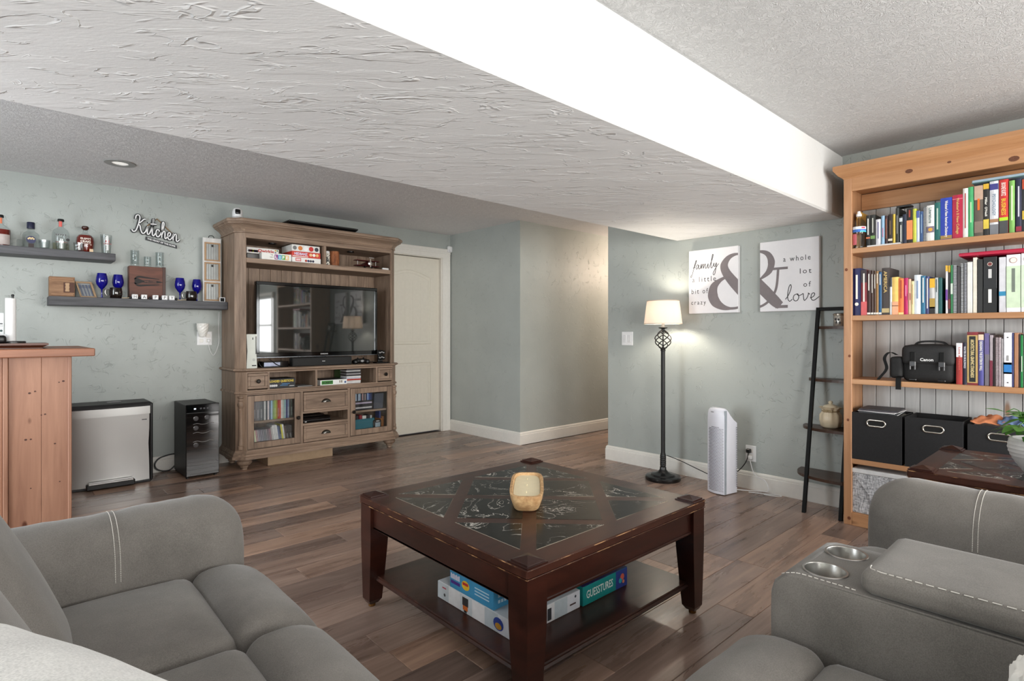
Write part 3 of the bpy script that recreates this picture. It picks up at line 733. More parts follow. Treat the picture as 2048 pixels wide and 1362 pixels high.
for x in (2.575, 2.77):
    b = MB(); b.tube([(x, 5.06, zs + .034), (x, 5.06, zs + .079)], .0025, 6); b.part('strut', 'steel', ap)
for x in (2.635, 2.71):
    b = MB(); b.lathe([(.014, -.004), (.016, 0), (.014, .004)], 0, 0, 12); b.v = [(x + p[2], 5.03 + p[0], zs + .016 + p[1]) for p in b.v]; b.part('wheel', 'blackm', ap, 40)
    b = MB(); b.tube([(x, 5.03, zs + .016), (2.672 + (x - 2.672) * .4, 5.04, zs + .04)], .0025, 6); b.part('strut', 'steel', ap)
b = MB(); b.blob((2.842, 4.995, zs + .010), (.035, .014, .010), .008, n=6); b.thing('computer_mouse', 'white', 'small white oval device at the end of the upper shelf', 'mouse', (2.842, 4.995, zs), smooth=60)
# on top
sc_ = thing('security_camera', 'white round-headed security camera on the left of the entertainment center top', 'camera', (1.483, 5.10, 2.110))
b = MB(); b.lathe([(.038, 2.110), (.041, 2.116), (.041, 2.138), (.038, 2.141)], 1.483, 5.10, 24); b.part('base', 'white', sc_, 40)
b = MB(); b.lathe([(.037, 2.1415), (.037, 2.143)], 1.483, 5.10, 24); b.part('seam', 'black', sc_)
b = MB(); b.lathe([(.039, 2.1432), (.041, 2.148), (.041, 2.185), (.037, 2.203), (.028, 2.217), (.014, 2.225), (.001, 2.228)], 1.483, 5.10, 24); b.part('head', 'white', sc_, 60)
b = MB(); b.blob((1.475, 5.064, 2.186), (.021, .009, .021), .009, n=6); b.part('lens', 'blackg', sc_, 60)
b = MB(); b.loft([[(1.915 - o_, 5.05 - o_, z_), (2.535 + o_, 5.05 - o_, z_), (2.535 + o_, 5.20, z_), (1.915 - o_, 5.20, z_)] for o_, z_ in ((0, 2.110), (0, 2.132), (.010, 2.142), (.026, 2.158), (.028, 2.166), (.018, 2.172))])
b.thing('black_ledge_shelf', 'black', 'loose black ledge shelf lying on top of the entertainment center', 'shelf', (2.22, 5.13, 2.110))

# television
tv = thing('television', 'large flat black-framed television standing in the entertainment center', 'television', (2.207, 5.10, .854))
tx0, tx1, tz0, tz1, ty = 1.623, 2.791, .940, 1.607, 5.062
b = MB()
for a in ((tx0, tx1, tz1 - .030, tz1), (tx0, tx1, tz0, tz0 + .038), (tx0, tx0 + .030, tz0 + .038, tz1 - .030), (tx1 - .030, tx1, tz0 + .038, tz1 - .030)): b.box(a[0], a[1], ty, ty + .05, a[2], a[3], .004)
b.part('bezel', 'blackg', tv)
MB().box(tx0 + .03, tx1 - .03, ty + .008, ty + .045, tz0 + .038, tz1 - .03).part('screen', 'screen', tv)
MB().box(tx0 + .004, tx1 - .004, ty - .001, ty + .004, tz0 - .004, tz0 + .002, .001).part('trim_strip', plain((150, 155, 160), .2, .8), tv)
print_y(tv, 'SAMSUNG', 2.235, tz0 + .020, ty, .011, (225, 225, 225), .072, .02)
MB().box(2.15, 2.26, ty + .01, ty + .04, .868, tz0, .003).part('neck', 'blackg', tv)
MB().box(1.97, 2.44, ty + .05, ty + .20, .854, .868, .004).part('foot', 'blackg', tv)
MB().box(2.16, 2.25, ty + .03, ty + .09, .856, .90).part('neck', 'blackg', tv)
# in front of and beside it
DK = .854
sb = thing('sound_bar', 'long black sound bar under the television', 'speaker', (2.19, 5.0, DK))
MB().box(1.905, 2.47, 4.972, 5.055, DK, DK + .078, .006).part('body', plain((22, 22, 22), .7, scale=200, var=.3), sb)
patch_y(sb, 2.176, 2.204, DK + .039, DK + .044, 4.972, (210, 210, 210), 'logo')
gc = thing('game_console', 'white upright game console left of the television', 'game console', (1.562, 5.06, DK))
b = MB(); rings = []
for z_, k in ((DK, 0), (DK + .004, .003), (DK + .145, -.004), (DK + .286, .003), (DK + .29, 0)):
    rings.append([(1.522 - k, 4.98, z_), (1.602 + k, 4.98, z_), (1.602 + k, 5.20, z_), (1.522 - k, 5.20, z_)])
b.loft(rings); b.part('case', plain((214, 218, 210), .4, var=.02), gc)
MB().box(1.592, 1.598, 4.9775, 4.981, DK + .12, DK + .272, .001).part('disc_tray', 'black', gc)
disc_y(gc, 1.578, DK + .072, .012, 4.9797, (190, 194, 188), 'power_button'); MB().box(1.566, 1.573, 4.978, 4.981, DK + .243, DK + .262).part('port', 'black', gc)
MB().box(1.562, 1.598, 4.978, 4.981, DK + .018, DK + .028, .001).part('port', 'black', gc)
bd = thing('disc_player', 'slim silver and black disc player under the left of the television', 'disc player', (1.765, 5.05, DK))
MB().box(1.66, 1.872, 4.985, 5.13, DK, DK + .052, .003).part('case', 'blackg', bd)
MB().box(1.662, 1.80, 4.983, 4.986, DK + .010, DK + .044, .001).part('front_panel', plain((120, 124, 140), .25, .8), bd)
b = MB(); b.tube(smoothpath([(1.70, 4.975, DK + .074), (1.735, 4.972, DK + .05), (1.775, 4.972, DK + .02), (1.83, 4.970, DK + .004)]), .003, 6); b.part('cable', 'black', bd)
b = MB(); b.tube(smoothpath([(1.625, 5.0, DK + .05), (1.635, 4.985, DK + .02), (1.655, 4.98, DK + .004)]), .003, 6); b.part('cable', 'black', bd)
ct = thing('game_controller', 'black game controller lying right of the sound bar', 'game controller', (2.57, 4.99, DK))
b = MB(); b.blob((2.57, 4.995, DK + .030), (.058, .03, .022), .018, n=8); b.part('body', 'black', ct, 60)
for s_ in (-1, 1):
    b = MB(); b.blob((2.57 + s_ * .062, 4.982, DK + .022), (.022, .036, .022), .018, n=6); b.part('grip', 'black', ct, 60)
    b = MB(); b.lathe([(.008, 0), (.006, .01), (.01, .014)], 2.57 + s_ * .03, 4.992, 10); b.v = [(p[0], p[1], p[2] + DK + .048) for p in b.v]; b.part('thumbstick', 'blackm', ct)
disc_y(ct, 2.575, DK + .030, .011, 4.9645, (150, 150, 150), 'button', 1.5)
ch = thing('controller_charger', 'black charging stand with two stacked silver-marked controllers by the right post', 'charger', (2.80, 5.0, DK))
MB().box(2.735, 2.865, 4.965, 5.06, DK, DK + .012, .004).part('base', 'blackg', ch)
MB().box(2.775, 2.825, 5.01, 5.04, DK + .012, DK + .13, .004).part('post', 'black', ch)
for z_ in (DK + .055, DK + .105):
    b = MB(); b.blob((2.80, 5.0, z_), (.040, .016, .020), .014, n=6); b.part('controller', 'black', ch, 60)
    for k in range(3): disc_y(ch, 2.778 + .02 * k, z_ + .006 * (k % 2), .006, 4.983, (190, 190, 190), 'button')
# open compartments
zs = .672
t = carton('board_game', 'black game box with yellow and blue lettering in the left open compartment', 'board game', 1.696, 1.925, 4.965, 5.16, zs, zs + .083, (22, 24, 28), G)
print_y(t, 'LOADED QUESTIONS', 1.808, zs + .060, 4.965, .024, (226, 200, 60), .205, .03)
patch_y(t, 1.805, 1.875, zs + .034, zs + .038, 4.965, (80, 150, 210)); patch_y(t, 1.79, 1.86, zs + .022, zs + .026, 4.965, (80, 150, 210)); patch_y(t, 1.872, 1.915, zs + .014, zs + .018, 4.965, (220, 220, 220))
for k in range(4): disc_y(t, 1.712 + .016 * k, zs + .024, .010, 4.965, (226, 226, 226))
MB().box(1.95, 2.085, 4.97, 5.15, zs, zs + .006, .001).thing('notepad', plain((150, 150, 148), .5), 'thin grey notepad lying in the left open compartment', 'notepad', (2.02, 5.05, zs))
t = carton('board_game', 'white game box with green logo lying in the right open compartment', 'board game', 2.150, 2.412, 4.955, 5.20, zs, zs + .048, (236, 238, 236), G, (60, 60, 62))
patch_y(t, 2.163, 2.272, zs + .007, zs + .041, 4.955, (60, 150, 50)); print_y(t, 'SORRY!', 2.218, zs + .024, 4.9545, .024, (20, 40, 20), .098, .05)
patch_y(t, 2.335, 2.345, zs + .016, zs + .038, 4.955, (130, 120, 100)); patch_y(t, 2.352, 2.364, zs + .016, zs + .038, 4.955, (130, 120, 100)); disc_y(t, 2.394, zs + .02, .010, 4.955, (50, 90, 150))
cols = [(232, 232, 232), (214, 210, 208), (176, 60, 44), (196, 196, 210), (226, 226, 226), (60, 58, 60), (150, 148, 150), (40, 40, 44), (190, 190, 190), (70, 66, 68)]
for k, c in enumerate(cols):
    z_ = zs + .0138 * k; dx = .008 * ((k * 7) % 5) / 4
    MB().box(2.418 + dx, 2.568 + dx * .6, 4.985 + .002 * (k % 3), 5.12, z_, z_ + .0132, .0015).thing('film_case', plain(c, .3), '%s game case up in the flat pile, right open compartment' % ORD[k], 'film case', (2.49, 5.05, z_), 'flat pile of cases')
MB().box(2.425, 2.44, 5.13, 5.26, zs, zs + .145, .002).thing('film_case', plain((40, 90, 30), .4), 'dark green case standing behind the flat pile of cases', 'film case', (2.43, 5.2, zs), 'flat pile of cases')
# disc recorder in the slot
dp = thing('video_recorder', 'low black video recorder in the slot between the wide drawers', 'video recorder', (2.12, 5.05, .342))
MB().box(1.988, 2.245, 4.95, 5.20, .342, .388, .003).part('case', 'blackg', dp); MB().box(1.99, 2.243, 4.947, 4.951, .362, .366).part('seam', plain((60, 60, 64), .3), dp)
patch_y(dp, 2.004, 2.022, .350, .357, 4.95, (210, 210, 210)); 
MB().box(2.0, 2.20, 4.99, 5.18, .3885, .408, .002).thing('set_top_box', 'blackg', 'thin black box lying on the video recorder', 'set-top box', (2.1, 5.08, .3885))

# cases behind the left glass door
def case_row(x, zf, specs, where, grp, lean=0.0, y0=4.972):
    n = len(specs)
    for k, (w_, h_, c) in enumerate(specs):
        d_ = .135 if h_ > .16 else .12
        b = MB(); b.box(0, w_ - .0006, 0, d_, 0, h_, .0012)
        if h_ > .15 and k % 2 == 0: b.m(1).box(.001, w_ - .0016, -.0006, .001, h_ * .12, h_ * .55)
        s = math.tan(lean)
        b.v = [(x + p[0] - p[2] * s, y0 + p[1], zf + p[2] * math.cos(lean)) for p in b.v]
        c2 = tuple(min(255, int(q * .55 + 90)) for q in c)
        b.thing('film_case', [plain(c, .35), plain(c2, .4)], '%s case from left, %s' % (ORD[k], where), 'film case', (x, y0, zf), grp)
        x += w_
    return x
c_up = [(40, 38, 40), (128, 116, 120), (120, 110, 114), (112, 108, 110), (118, 112, 118), (96, 98, 104), (88, 94, 98), (84, 90, 94), (232, 232, 230), (60, 70, 76), (226, 214, 214), (60, 84, 110), (150, 190, 220), (120, 150, 90), (150, 180, 50), (170, 150, 60), (186, 60, 50), (206, 90, 70), (226, 226, 222), (180, 190, 180), (150, 190, 196), (50, 54, 110), (120, 140, 170), (44, 46, 44), (40, 56, 44), (30, 30, 32), (70, 40, 34)]
case_row(1.545, .404, [(.0143, .172 + .006 * ((k * 5) % 4) / 3, c) for k, c in enumerate(c_up)], 'upper shelf behind the left glass door', 'cases on the upper shelf behind the left glass door')
c_lo = [(190, 206, 196), (232, 228, 190), (190, 150, 152), (160, 150, 156), (128, 122, 134), (132, 128, 140), (120, 116, 124), (110, 112, 118), (130, 120, 126), (120, 100, 108), (150, 110, 116), (186, 182, 180), (226, 226, 224), (214, 214, 214), (228, 228, 226), (100, 116, 150), (60, 70, 84), (228, 220, 80), (236, 236, 234), (90, 70, 66), (50, 48, 46), (60, 56, 54), (76, 72, 70), (48, 46, 46)]
case_row(1.577, .182, [(.0142, .146 + .012 * (k > 10) + .014 * (k in (12, 13, 14, 17, 18)), c) for k, c in enumerate(c_lo)], 'leaning row at the bottom behind left glass door', 'leaning cases at the bottom behind the left glass door', .14)
# behind the right glass door
g3 = [(200, 196, 150), (30, 34, 50), (180, 196, 214), (40, 50, 70), (176, 190, 206), (170, 186, 206), (60, 64, 76), (186, 150, 150), (70, 74, 84), (160, 140, 130), (40, 50, 90), (150, 170, 210), (60, 90, 160), (36, 50, 100), (30, 40, 80)]
for k in range(6):
    c = [(40, 40, 44), (206, 202, 206), (46, 44, 48), (36, 34, 36), (190, 176, 200), (44, 42, 44)][k]
    MB().box(2.495 + .004 * (k % 3), 2.69, 4.985, 5.12, .404 + .0152 * k, .4186 + .0152 * k, .0012).thing('film_case', plain(c, .35), '%s flat case up in the pile behind right glass door' % ORD[k], 'film case', (2.59, 5.05, .404 + .0152 * k), 'flat cases behind the right glass door')
x = 2.488
for k, c in enumerate(g3):
    MB().box(x, x + .0133, 4.99, 5.09, .4962, .560 + .004 * (k % 3), .001).thing('cassette_case', plain(c, .35), '%s small blue-white case from the left standing on the flat pile' % ORD[k], 'cassette case', (x, 5.04, .4962), 'small cases on the flat pile'); x += .0139
b = MB(); b.box(0, .10, 0, .02, 0, .15, .002); cs, sn = math.cos(.2), math.sin(.2)
b.v = [(2.715 + p[0] * cs + p[2] * sn * .3, 5.0 + p[1] - p[0] * .1, .404 + p[2]) for p in b.v]
b.thing('book', plain((62, 64, 76), .5), 'dark grey book leaning at the right behind the right glass door', 'book', (2.76, 5.0, .404))
tb = thing('storage_bin', 'teal fabric bin full of odds and ends behind the right glass door', 'bin', (2.60, 5.03, .182))
b = MB(); x0, x1, y0, y1, z0, z1 = 2.487, 2.712, 4.975, 5.11, .182, .318
b.box(x0, x1, y0, y0 + .004, z0, z1); b.box(x0, x1, y1 - .004, y1, z0, z1); b.box(x0, x0 + .004, y0, y1, z0, z1); b.box(x1 - .004, x1, y0, y1, z0, z1); b.box(x0, x1, y0, y1, z0, z0 + .004); b.part('body', plain((30, 108, 124), .7), tb)
for k, (x, w_, h_, c) in enumerate(((2.50, .022, .165, (60, 60, 66)), (2.53, .028, .17, (44, 44, 50)), (2.562, .03, .172, (150, 36, 50)), (2.60, .042, .162, (226, 224, 218)), (2.648, .03, .166, (40, 42, 46)), (2.682, .022, .160, (200, 200, 200)))):
    MB().box(x, x + w_, 5.0 + .01 * (k % 2), 5.09, .186, .182 + h_, .003).thing('cartridge', plain(c, .4), '%s small item from the left standing in the teal bin' % ORD[k], 'cartridge', (x, 5.04, .186), 'odds and ends in the teal bin')
vc = thing('handheld_player', 'small black handheld device with grey screen standing before the teal bin', 'handheld device', (2.735, 4.962, .182))
MB().box(2.690, 2.778, 4.952, 4.970, .182, .296, .006).part('body', 'black', vc); patch_y(vc, 2.707, 2.761, .222, .272, 4.952, (150, 166, 176), 'screen')
for x in (2.72, 2.75): disc_y(vc, x, .200, .008, 4.952, (220, 220, 220), 'button')
patch_y(vc, 2.718, 2.752, .283, .290, 4.952, (220, 220, 220), 'label')
for k, (x, c, h_) in enumerate(((2.785, (176, 110, 40), .12), (2.803, (140, 84, 36), .14), (2.786, (40, 60, 120), .19))):
    MB().box(x, x + .016, 4.985 + .03 * (k == 2), 5.10, .182, .182 + h_, .002).thing('book', plain(c, .5), ['orange', 'brown', 'tall blue'][k] + ' slim book at the right end behind the right glass door', 'book', (x, 5.04, .182))
# cardboard box pushed under the cabinet
MB().box(1.70, 2.29, 5.0, 5.30, 0.0, .085, .002).thing('cardboard_box', plain((176, 150, 122), .8), 'flat tan cardboard box pushed under the entertainment center', 'box', (2.0, 5.15, 0))

# ------------------------------------------------------------------ floating shelves and what stands on them
MB().box(-.55, .635, 5.165, YT, 1.702, 1.757, .002).thing('floating_shelf', 'shelfgrey', 'charcoal floating shelf holding the liquor bottles', 'shelf', (.04, 5.28, 1.702))
MB().box(.243, 1.432, 5.19, YT, 1.356, 1.421, .003).thing('floating_shelf', 'shelfgrey', 'charcoal floating shelf holding blue goblets and the arrow plaque', 'shelf', (.84, 5.29, 1.356))
S1, S2 = 1.757, 1.421
amber = plain((118, 28, 14), .08, var=.1, spec=.6); paleliq = glass('pale_liquor', (.985, .95, .84), alpha=.1)
thick = glass('thick_glass', (.90, .92, .92), alpha=.2)
def liquor(label, x, y, body, cap, capmat, fill=None, fillmat=None):
    t = thing('liquor_bottle', label, 'bottle', (x, y, S1), 'liquor bottles on the upper floating shelf')
    b = MB(); b.lathe([(r, S1 + z) for r, z in body], x, y, 24); b.part('glass', thick, t, 50)
    if fill:
        inner = [(max(r - .003, .002), S1 + max(z, .006)) for r, z in body if z <= fill]
        b = MB(); b.lathe(inner + [(inner[-1][0], S1 + fill)], x, y, 24); b.part('liquor', fillmat, t, 50)
    b = MB(); b.lathe([(r, S1 + z) for r, z in cap], x, y, 18); b.part('cap', capmat, t, 40)
    return t
B1 = [(.045, 0), (.050, .004), (.056, .06), (.057, .10), (.052, .125), (.038, .142), (.020, .155), (.016, .165), (.016, .205)]
def label_arc(t, x, y, r, z0, z1, a0, a1, rgb, name='label'):
    b = MB(); n = 10; vs = []
    for k in range(n + 1):
        a = a0 + (a1 - a0) * k / n
        vs += [(x + r * math.cos(a), y + r * math.sin(a), z0), (x + r * math.cos(a), y + r * math.sin(a), z1)]
    b.add(vs, [(2 * k, 2 * k + 2, 2 * k + 3, 2 * k + 1) for k in range(n)]); return b.part(name, plain(rgb, .5), t)
fa = math.atan2(-1, -.3)     # towards the room
t = liquor('squat bottle of red-brown whiskey with copper neck at the far left', -.012, 5.28, B1, [(.019, .203), (.019, .218), (.016, .222)], 'black', .118, amber)
label_arc(t, -.012, 5.28, .0585, S1 + .012, S1 + .082, fa - .2, fa + 1.3, (188, 176, 172)); label_arc(t, -.012, 5.28, .0172, S1 + .160, S1 + .2, fa - .8, fa + .9, (214, 120, 84))
MB().box(.072, .108, 5.225, 5.25, S1, S1 + .058, .008).thing('miniature_bottle', thick, 'small clear glass stopper bottle left of the navy-capped bottle', 'bottle', (.09, 5.237, S1))
sq = [(.060, 0), (.064, .006), (.064, .085), (.060, .10), (.030, .118), (.022, .126), (.021, .15)]
t = thing('liquor_bottle', 'square clear bottle with navy cap and gold crest label', 'bottle', (.150, 5.30, S1), 'liquor bottles on the upper floating shelf')
b = MB(); rings = []
for r, z in [(.042, 0), (.046, .006), (.046, .100), (.040, .112), (.020, .130), (.018, .150)]:
    c = r * .35; rings.append([(.150 + sx * a, 5.30 + sy * q, S1 + z) for sx, sy, a, q in ((-1, -1, r, r - c), (-1, -1, r - c, r), (1, -1, r - c, r), (1, -1, r, r - c), (1, 1, r, r - c), (1, 1, r - c, r), (-1, 1, r - c, r), (-1, 1, r, r - c))])
b.loft(rings); b.part('glass', thick, t)
b = MB(); b.lathe([(.023, S1 + .148), (.023, S1 + .19), (.021, S1 + .194)], .150, 5.30, 18); b.part('cap', plain((26, 30, 56), .35), t, 40)
patch_y(t, .135, .165, S1 + .004, S1 + .036, 5.2535, (44, 22, 22), 'label'); disc_y(t, .150, S1 + .064, .027, 5.2535, (40, 44, 82), 'label')
for k in range(5): disc_y(t, .136 + .007 * k, S1 + .070 + .006 * (k % 2), .006, 5.2525, (222, 196, 150), 'crest')
B3 = [(.046, 0), (.050, .005), (.052, .11), (.051, .135), (.042, .158), (.026, .172), (.017, .18), (.016, .225)]
t = liquor('tall clear bottle with red neck strip and pale liquor', .318, 5.30, B3, [(.020, .222), (.020, .236), (.017, .24)], 'black', .06, paleliq)
label_arc(t, .318, 5.30, .0172, S1 + .182, S1 + .222, fa - .5, fa + .7, (206, 92, 84)); [patch_y(t, .285 + .013 * k, .294 + .013 * k, S1 + .112, S1 + .123, 5.2485, (96, 96, 96), 'print') for k in range(5)]
disc_y(t, .356, S1 + .085, .011, 5.2565, (20, 18, 18), 'seal'); patch_y(t, .288, .35, S1 + .062, S1 + .066, 5.247, (180, 100, 80), 'label')
B4 = [(.044, 0), (.048, .005), (.056, .05), (.058, .09), (.054, .118), (.042, .136), (.022, .148), (.016, .154), (.015, .178)]
t = liquor('round-shouldered bottle of dark red bourbon with white lettering', .462, 5.30, B4, [(.012, .176), (.022, .186), (.023, .198), (.017, .206)], plain((60, 26, 18), .3), .136, amber)
print_y(t, 'ELIJAH', .459, S1 + .104, 5.2405, .016, (236, 226, 214), .06, .03); print_y(t, 'CRAIG', .459, S1 + .084, 5.2405, .018, (236, 226, 214), .062, .03)
patch_y(t, .43, .49, S1 + .067, S1 + .070, 5.2405, (220, 200, 190), 'label'); patch_y(t, .482, .505, S1 + .004, S1 + .03, 5.2385, (226, 196, 160), 'label')
def tumbler(label, x, y, z, r0, r1, h, name='tumbler', group='cut glass tumblers', cut=True, cat='glass'):
    b = MB(); seg = 24; rings = []
    for q in range(7):
        u = q / 6; r = r0 + (r1 - r0) * u
        rings.append([(x + r * (1 + (.035 if cut and (k + q) % 2 and u < .7 else 0)) * math.cos(2 * PI * k / seg), y + r * (1 + (.035 if cut and (k + q) % 2 and u < .7 else 0)) * math.sin(2 * PI * k / seg), z + h * u) for k in range(seg)])
    for u in (1.0, .5, .16):
        r = (r0 + (r1 - r0) * u) - .003; rings.append([(x + r * math.cos(2 * PI * k / seg), y + r * math.sin(2 * PI * k / seg), z + h * u) for k in range(seg)])
    b.loft(rings); return b.thing(name, thick, label, cat, (x, y, z), group)
tumbler('cut glass tumbler between the navy-capped and the clear tall bottle', .222, 5.235, S1, .028, .034, .066)
tumbler('cut glass tumbler in front of the tall clear bottle', .318, 5.222, S1, .032, .038, .066)
tumbler('cut glass tumbler in front of the dark bourbon bottle', .418, 5.222, S1, .028, .034, .066)
t = thing('pint_glass', 'tall straight pint glass with red print at the right end of the upper shelf', 'glass', (.588, 5.27, S1))
b = MB(); b.lathe([(.026, S1), (.029, S1 + .01), (.038, S1 + .15), (.036, S1 + .15), (.027, S1 + .012), (.001, S1 + .011)], .588, 5.27, 24, False); b.part('glass', thick, t, 40)
disc_y(t, .592, S1 + .098, .012, 5.234, (190, 60, 70), 'logo'); patch_y(t, .586, .598, S1 + .03, S1 + .14, 5.2335, (226, 226, 226), 'logo'); patch_y(t, .566, .618, S1 + .077, S1 + .081, 5.2325, (160, 60, 66), 'logo')

# lower shelf
pb = thing('puzzle_box', 'square carved wooden puzzle box at the left end of the lower shelf', 'wooden box', (.322, 5.285, S2))
MB().box(.248, .395, 5.235, 5.335, S2, S2 + .145, .002).part('body', wood('carved_wood', (112, 80, 56), (168, 130, 98), (5, 30, 30), .6), pb)
for z0, z1 in ((S2 + .122, S2 + .138), (S2 + .008, S2 + .024)): MB().box(.258, .388, 5.231, 5.236, z0, z1, .003).part('trim', plain((150, 112, 82), .6), pb)
MB().box(.33, .392, 5.2325, 5.2352, S2 + .03, S2 + .105, .001).part('inset', plain((78, 42, 26), .6), pb)
b = MB()
for k in range(5): b.blob((.352, 5.2315, S2 + .045 + .012 * k), (.013 - .002 * (k % 2), .003, .008), .003, n=4)
b.part('carving', plain((186, 152, 118), .6), pb, 60)
fb = thing('cutlery_shadow_box', 'small tilted tan frame holding dark forks behind glass', 'framed forks', (.462, 5.27, S2))
def tilt(v, x0=.405, k=.22): return [(p[0] - (p[2] - S2) * k, p[1], p[2]) for p in v]
b = MB(); b.box(.430, .525, 5.25, 5.28, S2, S2 + .118); 
b = MB()
for a in ((.430, .530, S2, S2 + .010), (.430, .530, S2 + .106, S2 + .118), (.430, .440, S2 + .01, S2 + .106), (.516, .530, S2 + .01, S2 + .106)): b.box(a[0], a[1], 5.245, 5.272, a[2], a[3], .002)
b.v = tilt(b.v, k=.28); b.part('frame', plain((150, 122, 92), .6), fb)
b = MB(); b.box(.44, .516, 5.266, 5.271, S2 + .01, S2 + .106); b.v = tilt(b.v, k=.28); b.part('backing', plain((150, 154, 156), .7), fb)
for k in range(4):
    b = MB(); x = .449 + .019 * k; b.box(x, x + .006, 5.258, 5.262, S2 + .012, S2 + .07); b.box(x - .003, x + .009, 5.258, 5.262, S2 + .07, S2 + .095); b.v = tilt(b.v, k=.28); b.part('fork', plain((44, 50, 66), .35, .6), fb)
cob = M['cyanglass']
def goblet(label, x, y):
    b = MB(); b.lathe([(.030, S2), (.030, S2 + .003), (.006, S2 + .008), (.004, S2 + .03), (.005, S2 + .066), (.018, S2 + .080), (.034, S2 + .105), (.039, S2 + .130), (.036, S2 + .158), (.029, S2 + .190), (.0275, S2 + .190), (.034, S2 + .158), (.036, S2 + .130), (.031, S2 + .107), (.012, S2 + .084)], x, y, 24)
    b.thing('goblet', 'cobalt', label, 'goblet', (x, y, S2), 'cobalt blue goblets', 60)
goblet('cobalt blue goblet beside the tilted fork frame', .560, 5.265); goblet('cobalt blue goblet behind the left black mug', .668, 5.315)
goblet('cobalt blue goblet between the letter blocks and the right black mug', 1.087, 5.275); goblet('cobalt blue goblet behind the right black mug by the frame board', 1.224, 5.325)
def mug(label, x, y):
    t = thing('mug', label, 'mug', (x, y, S2), 'black glazed mugs')
    b = MB(); b.lathe([(.030, S2), (.036, S2 + .004), (.042, S2 + .03), (.042, S2 + .055), (.038, S2 + .082), (.036, S2 + .082), (.039, S2 + .05), (.034, S2 + .01), (.001, S2 + .008)], x, y, 24, False); b.part('body', plain((26, 18, 16), .08, spec=.8), t, 60)
    b = MB(); b.tube(smoothpath([(x - .038, y - .006, S2 + .070), (x - .062, y - .012, S2 + .066), (x - .068, y - .013, S2 + .042), (x - .058, y - .012, S2 + .02), (x - .040, y - .007, S2 + .016)]), .0045, 8); b.part('handle', plain((170, 168, 164), .2, .7), t, 60)
mug('glossy black mug below the left pair of blue goblets', .646, 5.245); mug('glossy black mug between the right pair of blue goblets', 1.166, 5.255)
pq = thing('arrow_plaque', 'square brown wooden plaque with a black feathered arrow, on the lower shelf', 'plaque', (.868, 5.33, S2))
MB().box(.740, .985, 5.30, 5.385, S2, S2 + .268, .002).part('board', wood('red_brown_board', (78, 44, 32), (112, 66, 50), (3, 22, 22), .5), pq)
MB().box(.967, .989, 5.296, 5.385, S2, S2 + .272, .002).part('edge_strip', plain((66, 36, 26), .5), pq)
b = MB(); zc = S2 + .148
for s_ in (-1, 1): b.flat(ribbon([(.772, s_ * .012), (.80, s_ * .034), (.86, s_ * .030), (.945, s_ * .022)], [.004, .016, .012, .004]), (0, 5.2985, zc), (1, 0, 0), (0, 0, 1))
b.flat(ribbon([(.776, 0), (.80, .0), (.83, 0), (.86, .0), (.90, 0), (.93, 0), (.968, 0)], [.050, .044, .016, .022, .018, .020, .002]), (0, 5.2985, zc), (1, 0, 0), (0, 0, 1)); b.part('arrow', plain((20, 14, 12), .6), pq)
print_y(pq, 'WELCOME', .882, zc, 5.298, .012, (110, 66, 50), .085, .03)
for x, h, nm in ((.782, .128, 'tall ribbed clear jar at the left on top of the arrow plaque'), (.868, .085, 'short clear glass in the middle on top of the arrow plaque'), (.953, .128, 'tall ribbed clear jar at the right on top of the arrow plaque')):
    r = .030 if h > .1 else .026; z0 = S2 + .268
    b = MB(); pr = [(r * .9, z0), (r, z0 + .008)] + [(r * (1 + .04 * math.sin(q * 2.2)), z0 + .008 + (h - .012) * q / 9) for q in range(10)] + [(r * .92, z0 + h), (r * .88, z0 + .02), (.001, z0 + .018)]
    b.lathe(pr, x, 5.335, 22, False); b.thing('glass_jar', thick, nm, 'jar', (x, 5.335, z0), 'clear jars on the plaque', 60)
# letter blocks strung on a cord
lb = thing('letter_block_garland', 'cord of white letter blocks and black beads spelling HAPPY along the shelf edge', 'garland', (.89, 5.222, S2))
for ch, x in zip('HAPPY', (.765, .826, .903, .966, 1.016)):
    o = MB().box(x - .019, x + .019, 5.203, 5.241, S2, S2 + .036, .003).part('letter_block', 'white', lb)
    b = MB(); b.flat(text2d(ch, .022, None, .01), (x, 5.2022, S2 + .018), (1, 0, 0), (0, 0, 1)); b.part('letter', 'black', o)
for x in (.736, .797, .866, .936, 1.050): b = MB(); b.lathe([(.001, S2), (.008, S2 + .003), (.010, S2 + .010), (.008, S2 + .017), (.001, S2 + .020)], x, 5.222, 12); b.part('bead', 'black', lb, 60)
for a, c_ in ((.68, .73), (1.056, 1.12)): b = MB(); b.tube([(a, 5.215, S2 + .004), ((a + c_) / 2, 5.212, S2 + .005), (c_, 5.222, S2 + .008)], .004, 6); b.part('cord', plain((176, 160, 134), .8), lb)
# upright board with three clipped frames
fb = thing('photo_clip_board', 'tall whitewashed board with three tan picture frames and metal clips', 'frame board', (1.337, 5.32, S2))
MB().box(1.268, 1.412, 5.315, 5.335, S2, S2 + .556, .002).part('board', wood('whitewash_board', (196, 196, 194), (232, 231, 228), (14, 14, 2), .7), fb)
for k in range(3):
    z0 = S2 + .012 + .172 * k; b = MB()
    for a in ((1.279, 1.402, z0, z0 + .012), (1.279, 1.402, z0 + .148, z0 + .160), (1.279, 1.292, z0 + .012, z0 + .148), (1.389, 1.402, z0 + .012, z0 + .148)): b.box(a[0], a[1], 5.303, 5.316, a[2], a[3], .002)
    fr = b.part('frame', plain((176, 142, 108), .6), fb)
    for q in range(5): MB().box(1.2925 + .0193 * q, 1.2905 + .0193 * (q + 1), 5.309 + .002 * (q % 2), 5.3148, z0 + .012, z0 + .148, .001).part('slat', plain((150, 152, 150), .4, .3), fr)
    MB().box(1.332, 1.346, 5.300, 5.309, z0 + .122, z0 + .140, .002).part('clip', 'iron', fr)
